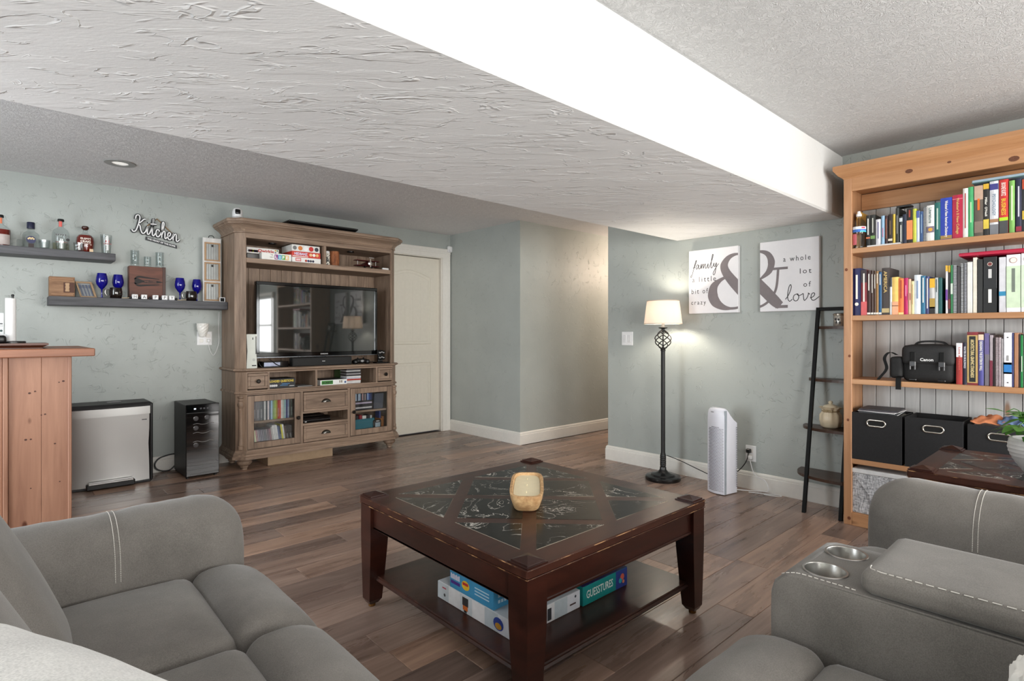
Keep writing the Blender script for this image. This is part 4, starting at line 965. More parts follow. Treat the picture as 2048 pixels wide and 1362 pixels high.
b = MB(); b.tube(smoothpath([(1.312, 5.32, S2 + .555), (1.318, 5.32, S2 + .572), (1.338, 5.32, S2 + .578), (1.352, 5.32, S2 + .570), (1.356, 5.32, S2 + .555)]), .003, 6); b.part('wire_hanger', 'iron', fb)
mf = thing('tiny_chalkboard', 'tiny white-framed chalkboard leaning on the frame board', 'chalkboard', (1.405, 5.255, S2))
b = MB()
for a in ((1.383, 1.427, S2, S2 + .006), (1.383, 1.427, S2 + .036, S2 + .042), (1.383, 1.389, S2 + .006, S2 + .036), (1.421, 1.427, S2 + .006, S2 + .036)): b.box(a[0], a[1], 5.25, 5.26, a[2], a[3], .001)
b.part('frame', 'white', mf); MB().box(1.388, 1.422, 5.254, 5.259, S2 + .005, S2 + .037).part('slate', 'blackm', mf)

# "Kitchen" script sign
ks = thing('kitchen_sign', 'black and white script wall sign hung from a rope above the plaque', 'sign', (.935, 5.39, 1.89))
K = {'K': [[(.02, 1.55), (.10, 1.95), (.35, 2.1), (.5, 1.85), (.40, 1.3), (.20, .55), (.0, .1), (-.25, .0), (-.38, .2)], [(1.15, 1.8), (.95, 1.75), (.62, 1.35), (.33, 1.05), (.50, .85), (.60, .35), (.78, .02), (1.0, .15), (1.15, .4)]],
     'i': [[(1.12, .30), (1.36, .98), (1.30, .45), (1.34, .08), (1.50, .12), (1.66, .45)], [(1.42, 1.42), (1.48, 1.48)]],
     't': [[(1.66, .45), (1.90, 1.2), (2.02, 1.95), (1.97, 2.0), (1.92, 1.5), (1.86, .7), (1.88, .14), (2.02, .05), (2.22, .4)], [(1.66, 1.38), (2.34, 1.52)]],
     'c': [[(2.66, .72), (2.58, .92), (2.40, .88), (2.27, .5), (2.36, .1), (2.56, .08), (2.78, .4)]],
     'h': [[(2.78, .4), (3.06, 1.15), (3.20, 1.8), (3.10, 2.0), (3.0, 1.7), (2.95, .8), (2.92, .04)], [(2.94, .4), (3.12, .85), (3.28, .9), (3.30, .55), (3.30, .12), (3.42, .08), (3.58, .35)]],
     'e': [[(3.58, .35), (3.85, .52), (3.94, .78), (3.82, .92), (3.66, .75), (3.62, .35), (3.74, .06), (3.94, .1), (4.15, .42)]],
     'n': [[(4.15, .42), (4.28, .9), (4.24, .4), (4.24, .04)], [(4.25, .4), (4.42, .82), (4.58, .9), (4.62, .55), (4.62, .15), (4.76, .06), (5.0, .35)]]}
sx_, sz_, ox, oz = .0625, .068, .792, 1.972
slope = -.082 / .30
def kmap(p): x = ox + p[0] * sx_; return (x, oz + p[1] * sz_ + (x - .80) * slope * .62)
bb, bw = MB(), MB(); ns_ = 0
for strokes in K.values():
    for st in strokes:
        r = ribbon([kmap(p) for p in st], .021, 4); n_ = len(r[0])
        vs = [(p[0], 5.378, p[1]) for p in r[0]] + [(p[0], 5.396, p[1]) for p in r[0]]
        bb.add(vs, r[1] + [tuple(n_ + i for i in f[::-1]) for f in r[1]] + [(2 * i, 2 * i + 2, n_ + 2 * i + 2, n_ + 2 * i) for i in range(n_ // 2 - 1)] + [(2 * i + 3, 2 * i + 1, n_ + 2 * i + 1, n_ + 2 * i + 3) for i in range(n_ // 2 - 1)])
        bw.flat(ribbon([kmap(p) for p in st], .0085, 4), (0, 5.3768 - ns_ * .00025, 0), (1, 0, 0), (0, 0, 1)); ns_ += 1
P_ = [(.865, 1.944), (1.085, 1.895), (1.088, 1.868), (.862, 1.917)]
bb.prism([(p[0], p[1]) for p in P_], 'y', 5.3785, 5.396)
bb.part('backing', plain((44, 46, 50), .5), ks); bw.part('script_lettering', 'white', ks)
b = MB(); b.flat(text2d('THE HEART OF THE HOME', .0135, .200, .03), (.974, 5.3780, 1.9065), (1, 0, -.222), (0, 0, 1)); b.part('small_lettering', 'white', ks)
b = MB(); b.tube([(.872, 5.389, 2.030), (.945, 5.393, 2.100), (1.06, 5.389, 1.985)], .0045, 8); b.part('rope', wood('jute_rope', (112, 88, 62), (166, 136, 100), (90, 90, 90), .9), ks)

# wax warmer plugged into a wall plate, with its cord
ow = plate('wall_outlet', 'white double wall outlet left of the entertainment center', 'outlet', 1.300, YT, 1.108, .118, .118, 'y')
for dx in (-.026, .026):
    for dz in (-.021, .021): MB().box(1.300 + dx - .015, 1.300 + dx + .015, YT - .009, YT - .005, 1.108 + dz - .015, 1.108 + dz + .015, .003).part('socket', 'trim', ow)
ww = thing('wax_warmer', 'white ceramic plug-in wax warmer with diamond relief on the wall outlet', 'wax warmer', (1.272, 5.34, 1.12))
b = MB(); rings = []
for q in range(9):
    u = q / 8; r = .024 + .022 * math.sin(min(1, u * 1.15) * PI / 2)
    rings.append([(1.272 + r * (1 + .05 * ((k + q) % 2)) * math.cos(2 * PI * k / 16), 5.338 + r * .9 * (1 + .05 * ((k + q) % 2)) * math.sin(2 * PI * k / 16), 1.125 + .112 * u) for k in range(16)])
b.loft(rings); b.part('shade', plain((236, 234, 228), .3), ww)
MB().box(1.262, 1.282, 5.345, 5.391, 1.12, 1.15, .003).part('plug', 'white', ww)
pc = thing('white_power_cord', 'thin white cord hanging from the outlet beside the entertainment center', 'cord', (1.37, 5.385, .95))
b = MB(); b.tube(smoothpath([(1.328, 5.388, 1.085), (1.335, 5.386, 1.02), (1.352, 5.386, .975), (1.37, 5.386, .96), (1.392, 5.386, 1.0), (1.412, 5.386, 1.08), (1.409, 5.386, 1.2), (1.414, 5.386, 1.34)]), .0022, 6); b.part('cable', 'white', pc)
MB().box(1.318, 1.338, 5.372, 5.391, 1.075, 1.10, .003).part('plug', 'white', pc)

# ------------------------------------------------------------------ wine cooler
wf = thing('wine_cooler', 'small black wine cooler with mirrored glass door beside the bin', 'wine fridge', (1.18, 5.14, 0))
MB().box(1.062, 1.298, 4.968, 5.36, .012, .585, .004).part('cabinet', plain((28, 28, 29), .45), wf)
MB().box(1.060, 1.300, 4.948, 4.967, .018, .588, .004).part('door_frame', 'black', wf)
MB().box(1.064, 1.296, 4.944, 4.9485, .024, .52, .001).part('mirror_glass', plain((34, 32, 32), .05, var=.02, spec=1.0, coat=1.0, metal=.55), wf)
MB().box(1.062, 1.298, 4.943, 4.9485, .522, .585, .001).part('control_panel', 'blackg', wf)
b = MB(); b.flat(text2d('50', .012, None, .02), (1.123, 4.9424, .553), (1, 0, 0), (0, 0, 1)); b.part('display', emit('led_digits', (235, 240, 255), 1.5), wf)
for k in range(4): patch_y(wf, 1.158 + .024 * k, 1.172 + .024 * k, .547, .559, 4.943, (60, 60, 64), 'button')
for k, z_ in enumerate((.43, .36, .29)):
    b = MB(); b.tube(smoothpath([(1.11 + .03 * q, 4.9435, z_ + .006 * math.sin(q * 1.9)) for q in range(6)]), .0022, 6); b.part('rack_front', 'steel', wf)
for x, z_ in ((1.13, .475), (1.21, .478), (1.13, .40), (1.13, .265)):
    b = MB(); b.lathe([(.019, 0), (.014, .0012)], 0, 0, 18); b.v = [(x + p[0], 4.9438 - p[2], z_ + p[1]) for p in b.v]; b.part('bottle_end', plain((70, 68, 70), .2), wf)
for x, y in ((1.08, 4.99), (1.28, 4.99), (1.08, 5.34), (1.28, 5.34)): b = MB(); b.lathe([(.012, 0), (.012, .013)], x, y, 10); b.part('foot', 'black', wf)
b = MB(); b.tube(smoothpath([(1.075, 5.365, .14), (1.02, 5.37, .135), (.955, 5.37, .115), (.925, 5.365, .075), (.935, 5.36, .035), (.98, 5.355, .010), (1.03, 5.355, .012), (1.075, 5.36, .05)], 6), .0055, 8); b.part('cord', 'black', wf, 60)

# ------------------------------------------------------------------ stainless pedal bin
tc_ = thing('trash_can', 'wide brushed stainless steel pedal bin with black lid', 'trash can', (.60, 5.23, 0))
def canplan(z, x0, x1, yf, yb, bow, n=10):
    r = [(x0 + (x1 - x0) * k / n, yf - bow * (1 - (2 * k / n - 1) ** 2), z) for k in range(n + 1)]
    return r + [(x1, yb, z), (x0, yb, z)]
b = MB(); b.loft([canplan(.022, .345, .845, 5.095, 5.35, .020), canplan(.30, .362, .836, 5.10, 5.35, .018), canplan(.535, .345, .848, 5.095, 5.35, .020)])
mt, nt, bs = new_mat('brushed_steel'); mp = coords(nt, (500, 500, 3)); vn = N(nt, 'ShaderNodeTexNoise', Scale=1.0, Detail=2.0); nt.links.new(mp.outputs[0], vn.inputs['Vector'])
rr = ramp(nt, vn.outputs['Fac'], [(.3, (.29, .29, .29, 1)), (.7, (.31, .31, .31, 1))]); nt.links.new(rr.outputs[0], bs.inputs['Roughness']); bs.inputs['Metallic'].default_value = 1; bs.inputs['Base Color'].default_value = srgb(186, 185, 183)
b.part('body', mt, tc_, 30)
b = MB(); b.loft([canplan(.531, .342, .852, 5.090, 5.353, .021), canplan(.592, .342, .852, 5.090, 5.353, .021)]); b.part('lid_band', mt, tc_, 30)
MB().box(.842, .864, 5.085, 5.355, .012, .615, .008).part('end_panel', 'black', tc_); MB().box(.330, .352, 5.085, 5.355, .012, .615, .008).part('end_panel', 'black', tc_)
b = MB(); b.loft([canplan(.590, .338, .858, 5.088, 5.356, .022), canplan(.606, .338, .858, 5.086, 5.356, .022), canplan(.622, .352, .846, 5.10, 5.35, .02)]); b.part('lid', plain((34, 34, 35), .45), tc_, 30)
b = MB(); b.blob((.63, 5.22, .624), (.045, .02, .004), .003, n=4); b.part('filter_button', plain((90, 90, 92), .3), tc_)
MB().box(.342, .850, 5.100, 5.352, .0, .024, .003).part('base', 'black', tc_)
MB().box(.446, .742, 5.035, 5.10, .008, .050, .006).part('pedal', 'black', tc_); MB().box(.456, .732, 5.030, 5.06, .044, .062, .004).part('pedal_plate', mt, tc_)
b = MB(); b.box(.772, .824, 5.0885, 5.0925, .484, .490); b.lathe([(.006, 0), (.006, .002)], 0, 0, 10); b.v = b.v[:8] + [(.760 + q[0], 5.0902 - q[2], .487 + q[1]) for q in b.v[8:]]; b.part('logo', 'black', tc_)

# ------------------------------------------------------------------ pine bar with overhanging counter
ib = thing('kitchen_bar', 'tall pine bar cabinet with knotty end boards and brown counter overhang', 'bar counter', (-.15, 4.15, 0))
MB().box(-.62, .268, 3.842, 4.50, .0, 1.028).part('carcass', 'pinei', ib)
for k, (x0, x1) in enumerate(((.022, .150), (.151, .272))): MB().box(x0, x1, 3.822, 3.843, .0, 1.028, .0015).part('end_board', 'pinei', ib)
MB().box(.259, .275, 3.815, 3.83, .0, 1.028, .003).part('corner_bead', 'pinei', ib)
MB().box(.000, .021, 3.812, 3.843, .0, 1.028, .003).part('corner_post', 'pinei', ib); MB().box(-.6, -.001, 3.832, 3.843, .0, 1.028, .002).part('side_board', 'pinei', ib)
MB().box(-.74, .369, 3.74, 4.60, 1.028, 1.070, .004).part('counter', 'pinetop', ib)
for kx, kz, kr in ((.103, .84, .005), (.125, .848, .004), (.240, .895, .005), (.222, .89, .003), (.165, .725, .004), (.150, .722, .003), (.088, .60, .005), (.108, .60, .004), (.205, .565, .004), (.108, .345, .003), (.225, .36, .003)):
    b = MB(); b.lathe([(kr * .2, 0), (kr, .0008)], 0, 0, 12); b.v = [(kx + p[0] * 1.2, 3.8222 - p[2], kz + p[1]) for p in b.v]; b.part('knot', plain((70, 38, 26), .6, var=.3, scale=300), ib)
tr = thing('serving_tray', 'brown wooden tray base with stepped edge on the bar counter', 'tray', (-.06, 4.04, 1.070))
b = MB(); b.loft([[(-.30 - o_, 3.90 - o_, z_), (.158 + o_, 3.90 - o_, z_), (.158 + o_, 4.20 + o_, z_), (-.30 - o_, 4.20 + o_, z_)] for o_, z_ in ((0, 1.070), (0, 1.074), (.006, 1.080), (.018, 1.086), (.024, 1.088), (.024, 1.098))]); b.part('board', wood('dark_tray_wood', (58, 30, 20), (98, 56, 40), (3, 18, 18), .35), tr)
pt = thing('paper_towel_roll', 'white paper towel roll on a black upright holder', 'paper towels', (.040, 4.05, 1.098))
b = MB(); b.lathe([(.055, 1.098), (.055, 1.106), (.05, 1.109)], .040, 4.05, 24); b.part('holder_base', 'black', pt, 40)
b = MB(); b.tube([(.040, 4.05, 1.109), (.040, 4.05, 1.352)], .005, 8); b.blob((.040, 4.05, 1.356), (.007, .007, .007), .006, n=4); b.part('holder_rod', 'black', pt, 60)
b = MB(); b.lathe([(.008, 1.110), (.022, 1.110), (.0225, 1.112), (.0225, 1.338), (.022, 1.340), (.008, 1.340)], .032, 4.05, 24); b.part('roll', 'white', pt, 40)
t = carton('coffee_carton', 'white carton standing left of the paper towel roll', 'carton', -.12, .006, 4.10, 4.17, 1.098, 1.262, (226, 228, 228)); patch_y(t, -.02, .0, 1.20, 1.206, 4.10, (60, 60, 64)); patch_y(t, -.03, .002, 1.19, 1.192, 4.10, (120, 120, 120)); disc_y(t, -.006, 1.165, .006, 4.10, (40, 70, 70))
sp = thing('black_scale', 'small rounded black device in front of the white carton on the tray', 'kitchen device', (-.04, 3.98, 1.098)); b = MB(); b.blob((-.04, 3.98, 1.119), (.055, .04, .021), .014, n=6); b.part('body', 'black', sp, 60)
b = MB(); b.blob((-.04, 3.98, 1.143), (.056, .041, .004), .003, n=4); b.part('lid', plain((190, 192, 194), .3), sp, 60)

# ------------------------------------------------------------------ canvases on the right wall
def on_x(b, data, y, z, x): return b.flat(data, (x, y, z), (0, -1, 0), (0, 0, 1))
inkg, inkd = plain((126, 118, 120), .6, var=.03), plain((44, 42, 42), .6, var=.02)
CZ0, CZ1 = 1.307, 1.808
cv1 = thing('canvas_print', 'white canvas reading family a little bit of crazy, left half of an ampersand', 'canvas', (4.07, 2.13, CZ0), 'pair of ampersand canvases')
cv2 = thing('canvas_print', 'white canvas reading a whole lot of love, right half of an ampersand', 'canvas', (4.07, 1.565, CZ0), 'pair of ampersand canvases')
CX = 4.052
for t, y0, y1 in ((cv1, 1.926, 2.331), (cv2, 1.366, 1.764)): MB().box(CX, XR - .002, y0, y1, CZ0, CZ1, .003).part('canvas', plain((236, 235, 238), .6, var=.01), t)
amp = [([(.225, .50), (.285, .62), (.302, .78), (.275, .92), (.215, .975), (.150, .93), (.112, .80), (.128, .66), (.185, .48), (.26, .28), (.33, .10), (.365, .03)], [.012, .042, .050, .036, .016, .036, .060, .066, .076, .080, .074, .055]),
       ([(.150, .60), (.08, .53), (.03, .42), (.020, .26), (.045, .13), (.10, .04), (.16, .01), (.23, .03), (.29, .13), (.335, .32), (.350, .655)], [.010, .030, .062, .082, .076, .045, .020, .017, .017, .017, .017]),
       ([(.285, .655), (.35, .655), (.415, .655)], [.017, .017, .017]), ([(.33, .012), (.375, .012), (.415, .012)], [.022, .020, .020])]
a1, a2 = MB(), MB()
for ia, (pts, wd) in enumerate(amp):
    vs, fs = ribbon([(p[0], p[1] * .42) for p in pts], wd, 14)
    for f in fs:
        q = [vs[i] for i in f]; lo, hi = min(p[0] for p in q), max(p[0] for p in q)
        if lo < .2199: a1.add([(CX - .0006 - ia * .0003, 1.926 + .22 - min(p[0], .2199), 1.335 + p[1]) for p in q], [(0, 1, 2, 3)])
        if hi > .2201: a2.add([(CX - .0006 - ia * .0003, 1.764 - (max(p[0], .2201) - .22), 1.335 + p[1]) for p in q], [(0, 1, 2, 3)])
a1.part('ampersand', inkg, cv1); a2.part('ampersand', inkg, cv2)
def type_line(t, txt, y, z, wdt, h=.030):
    b = MB(); on_x(b, text2d(txt, h, wdt, 0.0, 0, 1.35), y, z, CX - .0008); b.part('lettering', inkd, t)
type_line(cv1, 'a little', 2.200, 1.576, .200, .040); type_line(cv1, 'bit of', 2.236, 1.484, .140, .040); type_line(cv1, 'crazy', 2.246, 1.384, .125, .034)
type_line(cv2, 'a whole', 1.510, 1.672, .180, .036); type_line(cv2, 'lot', 1.452, 1.580, .075, .036); type_line(cv2, 'of', 1.442, 1.488, .048, .036)
FAM = [[(.1, -.9), (.0, -1.3), (.12, -1.35), (.35, -.5), (.75, 1.3), (.95, 1.75), (.88, 1.3), (.55, .3)], [(.35, .35), (.75, .45)],
       [(1.3, .75), (1.1, .9), (.9, .5), (.95, .1), (1.15, .25), (1.35, .85), (1.3, .2), (1.5, .1), (1.65, .5)],
       [(1.65, .5), (1.78, .95), (1.72, .1), (1.95, .8), (2.08, .85), (2.05, .1), (2.3, .85), (2.42, .8), (2.4, .2), (2.55, .12), (2.75, .6)],
       [(2.75, .6), (2.85, .9), (2.82, .2), (2.95, .12), (3.15, .6)], [(2.95, 1.3), (2.97, 1.34)],
       [(3.15, .6), (3.5, 1.7), (3.65, 2.4), (3.55, 2.5), (3.4, 1.6), (3.3, .3), (3.45, .1), (3.7, .6)],
       [(3.7, .6), (3.78, .95), (3.78, .4), (3.95, .3), (4.15, .95), (4.1, .2), (3.95, -.9), (3.75, -1.25), (3.65, -.9), (4.0, -.1), (4.5, .75)]]
LOV = [[(0, .3), (.35, .9), (.62, 1.8), (.56, 2.25), (.38, 1.9), (.25, 1.0), (.28, .3), (.48, .02), (.75, .3)],
       [(1.25, .95), (.95, .8), (.85, .4), (1.0, .05), (1.28, .1), (1.43, .5), (1.36, .9), (1.25, .95), (1.42, .72), (1.75, .85)],
       [(1.75, .85), (1.9, .95), (1.93, .5), (2.02, .05), (2.3, .4), (2.44, .9), (2.40, 1.02), (2.6, .82)],
       [(2.6, .35), (2.92, .5), (3.08, .8), (2.98, 1.0), (2.78, .85), (2.70, .4), (2.84, .05), (3.1, .08), (3.55, .5)]]
def script(t, strokes, y, z, sx_, sz_, wd):
    b = MB()
    for st in strokes: on_x(b, ribbon([(p[0] * sx_, p[1] * sz_) for p in st], wd, 6), y, z, CX - .0008)
    b.part('script_lettering', inkd, t)
script(cv1, FAM, 2.313, 1.655, .052, .042, .0045); script(cv2, LOV, 1.585, 1.374, .062, .052, .0050)

# ------------------------------------------------------------------ floor lamp
LX, LY = 3.84, 2.432
fl = thing('floor_lamp', 'lit floor lamp with white drum shade, twisted cage and black pole', 'floor lamp', (LX, LY, 0))
b = MB(); b.lathe([(.132, 0), (.136, .006), (.136, .026), (.130, .032), (.100, .036), (.092, .046), (.060, .052), (.040, .062), (.026, .080), (.024, .10)], LX, LY, 32); b.part('base', plain((16, 16, 17), .25, spec=.6), fl, 35)
b = MB(); b.lathe([(.021, .10), (.021, .20), (.018, .205), (.0165, .215), (.0165, 1.01), (.020, 1.014), (.020, 1.024), (.015, 1.03)], LX, LY, 16); b.part('pole', 'iron', fl, 40)
for k in range(6): b = MB(); b.lathe([(.0225, .11 + .014 * k), (.0245, .115 + .014 * k), (.0225, .120 + .014 * k)], LX, LY, 14); b.part('cord_wrap', 'black', fl, 50)
for k in range(6):
    pts = []
    for q in range(15):
        u = q / 14; a = 2 * PI * k / 6 + u * PI * 1.1; r = .008 + .056 * math.sin(PI * u) ** .8
        pts.append((LX + r * math.cos(a), LY + r * math.sin(a), 1.026 + .150 * u))
    b = MB(); b.tube(pts, .0042, 6); b.part('cage_rod', 'iron', fl, 60)
b = MB(); b.tube([(LX, LY, 1.026), (LX, LY, 1.18)], .005, 8); b.part('stem', 'iron', fl)
b = MB(); b.lathe([(.012, 1.172), (.013, 1.185), (.034, 1.192), (.036, 1.198), (.012, 1.201)], LX, LY, 20); b.part('drip_dish', 'iron', fl, 40)
b = MB(); b.lathe([(.013, 1.200), (.013, 1.262)], LX, LY, 14); b.part('socket', plain((140, 136, 130), .5), fl, 40)
b = MB(); b.lathe([(.012, 1.262), (.024, 1.285), (.030, 1.31), (.026, 1.335), (.012, 1.350), (.001, 1.353)], LX, LY, 16); b.part('bulb', emit('warm_bulb', (255, 244, 226), 300.0), fl, 60)
mt, nt, bs = new_mat('linen_shade'); nt.nodes.remove(bs)
tl, df, mx = N(nt, 'ShaderNodeBsdfTranslucent'), N(nt, 'ShaderNodeBsdfDiffuse'), N(nt, 'ShaderNodeMixShader')
tl.inputs[0].default_value = srgb(250, 240, 232); df.inputs[0].default_value = srgb(244, 236, 226); mx.inputs[0].default_value = .45
mp = coords(nt, (3, 3, 400)); vn = N(nt, 'ShaderNodeTexNoise', Scale=1.0); nt.links.new(mp.outputs[0], vn.inputs['Vector'])
bp = N(nt, 'ShaderNodeBump'); bp.inputs['Strength'].default_value = .1; nt.links.new(vn.outputs['Fac'], bp.inputs['Height']); nt.links.new(bp.outputs[0], df.inputs['Normal'])
nt.links.new(tl.outputs[0], mx.inputs[1]); nt.links.new(df.outputs[0], mx.inputs[2]); nt.links.new(mx.outputs[0], nt.nodes['Material Output'].inputs['Surface'])
b = MB(); b.lathe([(.147, 1.224), (.124, 1.408), (.1225, 1.408), (.1455, 1.224), (.147, 1.224)], LX, LY, 40, False); sh = b.part('lamp_shade', mt, fl, 60)
for r, z_ in ((.1475, 1.226), (.1245, 1.406)): b = MB(); b.lathe([(r - .003, z_ - .002), (r, z_ - .003), (r + .0006, z_), (r, z_ + .003), (r - .003, z_ + .002)], LX, LY, 40, False); b.part('shade_rim', plain((196, 178, 160), .7), sh, 60)
for k in range(3):
    a = k * 2 * PI / 3 + .3; b = MB(); b.tube([(LX + .012 * math.cos(a), LY + .012 * math.sin(a), 1.262), (LX + .14 * math.cos(a), LY + .14 * math.sin(a), 1.262)], .0015, 5); b.part('shade_spider', 'steel', sh)
b = MB(); b.tube(smoothpath([(LX + .02, LY - .02, .19), (LX + .09, LY - .10, .15), (LX + .17, LY - .22, .085), (4.04, 2.12, .052), (4.05, 2.02, .055), (4.055, 1.93, .12), (4.06, 1.87, .20), (4.07, 1.855, .27)], 6), .0035, 6); b.part('cord', 'black', fl, 60)
MB().box(XR - .036, XR - .008, 1.838, 1.870, .268, .298, .005).part('plug', 'black', fl)

# ------------------------------------------------------------------ air purifier
pa = math.radians(-14); dv, wv = Vector((math.cos(pa), math.sin(pa))), Vector((-math.sin(pa), math.cos(pa)))
PO = Vector((3.764, 1.892))
def pp(d_, w_, z_): q = PO + dv * d_ + wv * w_; return (q.x, q.y, z_)
ap_ = thing('air_purifier', 'white tower air purifier with perforated front and sloped top', 'air purifier', (3.85, 1.95, 0))
def prow(z_, d0, d1, w0=.0, w1=.150):
    out = []
    for k in range(9): u = k / 8; out.append(pp(d0 - .022 * math.sin(PI * u) + .004, w0 + (w1 - w0) * u, z_))
    out += [pp(d1, w1 - .012, z_), pp(d1, w0 + .008, z_)]; return out
b = MB(); b.loft([prow(.006, .0, .145), prow(.02, 0, .145), prow(.505, 0, .145)] , True, True); b.part('body', plain((226, 227, 236), .35, var=.01), ap_, 40)
b = MB(); b.loft([prow(.505, 0, .145), prow(.530, .0, .110), prow(.565, .002, .075), prow(.595, .006, .055, .004, .146), prow(.610, .012, .045, .014, .136), prow(.616, .02, .04, .03, .12)]); b.part('sloped_top', plain((226, 227, 236), .35, var=.01), ap_, 60)
b = MB(); b.loft([[pp(.006, -.0012, z_), pp(.030 - .006 * (z_ < .5), -.0012, z_), pp(.030, .002, z_), pp(.006, .002, z_)] for z_ in (.008, .3, .52, .60)]); b.part('grey_band', plain((150, 158, 166), .35), ap_)
b = MB()
for r_ in range(46):
    for c_ in range(15):
        u = .06 + .80 * (c_ + .5 * (r_ % 2)) / 15; z_ = .028 + .0105 * r_
        s_ = .0026 if c_ < 11 else .0026
        if z_ > .49 - .05 * abs(u - .45): continue
        d_ = -.022 * math.sin(PI * u) + .004 - .0006; w_ = .150 * u
        b.add([pp(d_, w_ - s_, z_ - s_), pp(d_, w_ + s_, z_ - s_), pp(d_, w_ + s_, z_ + s_), pp(d_, w_ - s_, z_ + s_)], [(0, 1, 2, 3)])
b.part('perforations', plain((70, 70, 78), .7), ap_)
b = MB()
for k in range(34): z_ = .05 + .0128 * k; b.add([pp(.126, -.0006 + .0, z_), pp(.140, -.0006, z_), pp(.140, -.0006, z_ + .005), pp(.126, -.0006, z_ + .005)], [(0, 1, 2, 3)])
b.part('side_vents', plain((120, 120, 126), .7), ap_)
b = MB()
for k in range(3): b.add([pp(-.0192, .075 + .009 * k, .583), pp(-.0192, .081 + .009 * k, .583), pp(-.0192, .081 + .009 * k, .589), pp(-.0192, .075 + .009 * k, .589)], [(0, 1, 2, 3)])
b.part('logo', plain((130, 130, 136), .5), ap_)
b = MB(); b.tube(smoothpath([pp(.13, .0, .03), (3.96, 1.80, .02), (4.03, 1.74, .015), (4.02, 1.69, .03), (4.04, 1.72, .09), (4.05, 1.80, .12), (4.06, 1.835, .20), (4.07, 1.842, .235)], 6), .003, 6); b.part('cord', 'white', ap_, 60)
b = MB(); b.tube(smoothpath([(3.95, 1.80, .012), (4.0, 1.70, .010), (4.03, 1.62, .012), (4.0, 1.60, .012), (3.97, 1.70, .011)], 6), .003, 6); b.part('cord', 'white', ap_, 60)
MB().box(XR - .034, XR - .008, 1.828, 1.856, .222, .250, .005).part('plug', 'white', ap_)

# ------------------------------------------------------------------ leaning ladder shelf
ld = thing('ladder_shelf', 'narrow black leaning ladder shelf with four half-round brown shelves', 'ladder shelf', (3.93, 1.26, 0))
def lx(z): return 3.800 + .192 * z
for y in (1.372, 1.160):
    b = MB(); b.loft([[(lx(z) - .012, y - .010, z), (lx(z) + .012, y - .010, z), (lx(z) + .012, y + .010, z), (lx(z) - .012, y + .010, z)] for z in (0, 1.325)]); b.part('rail', 'blackm', ld)
MB().box(4.043, 4.066, 1.150, 1.382, 1.302, 1.325, .002).part('top_bar', 'blackm', ld)
for y in (1.46, 1.165):
    b = MB(); b.tube([(4.062, y, 0), (4.066, y - .004, .225)], .009, 8); b.part('rear_leg', 'blackm', ld)
darkshelf = wood('dark_brown_shelf', (38, 26, 20), (86, 60, 46), (18, 3, 18), .35)
LZ = (1.198, .852, .535, .232)
for z in LZ:
    xf = lx(z) - .030 - .04 * (1.2 - z) * .3; xb = 4.072; poly = []
    y0, y1 = 1.150, 1.395 + .095 * (1.2 - z)
    poly = [(xb, y0), (xf, y0)]
    for k in range(1, 13):
        a = PI / 2 * k / 12; poly.append((xb - (xb - xf) * math.cos(a) ** .8, y0 + (y1 - y0) * math.sin(a) ** .75))
    b = MB(); b.prism(poly[::-1], 'z', z - .018, z); b.part('shelf', darkshelf, ld)
cn = thing('candle_jar', 'silver candle jar with dark print on the top ladder shelf', 'candle', (4.03, 1.235, LZ[0]))
b = MB(); b.lathe([(.034, LZ[0]), (.037, LZ[0] + .004), (.037, LZ[0] + .066), (.034, LZ[0] + .070), (.030, LZ[0] + .068), (.030, LZ[0] + .05)], 4.03, 1.235, 22); b.part('jar', plain((190, 186, 178), .25, .7), cn, 40)
b = MB(); b.lathe([(.0385, LZ[0] + .070), (.0385, LZ[0] + .080), (.03, LZ[0] + .084)], 4.03, 1.235, 22); b.part('lid', plain((150, 140, 128), .3, .8), cn, 40)
for k, (dy, dz) in enumerate(((-.012, .022), (.008, .024), (-.004, .042), (.014, .044))): 
    b = MB(); b.blob((4.03 - .036, 1.235 + dy, LZ[0] + dz), (.003, .006, .007), .002, n=3); b.part('print', plain((50, 44, 44), .5), cn)
cp = thing('ceramic_canister', 'cream ceramic canister shaped like a tied sack with knobbed lid', 'canister', (3.985, 1.275, LZ[2]))
z0 = LZ[2]; b = MB(); rings = []
for r, z_, f_ in ((.040, 0, .0), (.056, .012, .03), (.064, .05, .05), (.062, .085, .06), (.046, .110, .07), (.050, .122, .10), (.062, .136, .16)):
    rings.append([(3.985 + r * (1 + f_ * math.cos(9 * a)) * math.cos(a), 1.275 + r * (1 + f_ * math.cos(9 * a)) * math.sin(a), z0 + z_) for a in [2 * PI * k / 36 for k in range(36)]])
b.loft(rings); b.part('body', plain((222, 206, 176), .35), cp, 60)
b = MB(); b.lathe([(.045, z0 + .134), (.040, z0 + .144), (.020, z0 + .152), (.009, z0 + .156), (.014, z0 + .164), (.010, z0 + .174), (.002, z0 + .177)], 3.985, 1.275, 20); b.part('lid', plain((224, 210, 182), .35), cp, 60)
b = MB(); b.tube([(3.985 + .049 * math.cos(a), 1.275 + .049 * math.sin(a), z0 + .110) for a in [2 * PI * k / 20 for k in range(20)]], .0035, 6, True); b.part('tie', plain((150, 130, 96), .7), cp)
b = MB(); b.blob((3.94, 1.29, z0 + .112), (.006, .014, .010), .004, n=4); b.blob((3.94, 1.262, z0 + .112), (.006, .014, .010), .004, n=4); b.part('bow', plain((160, 140, 106), .7), cp, 60)

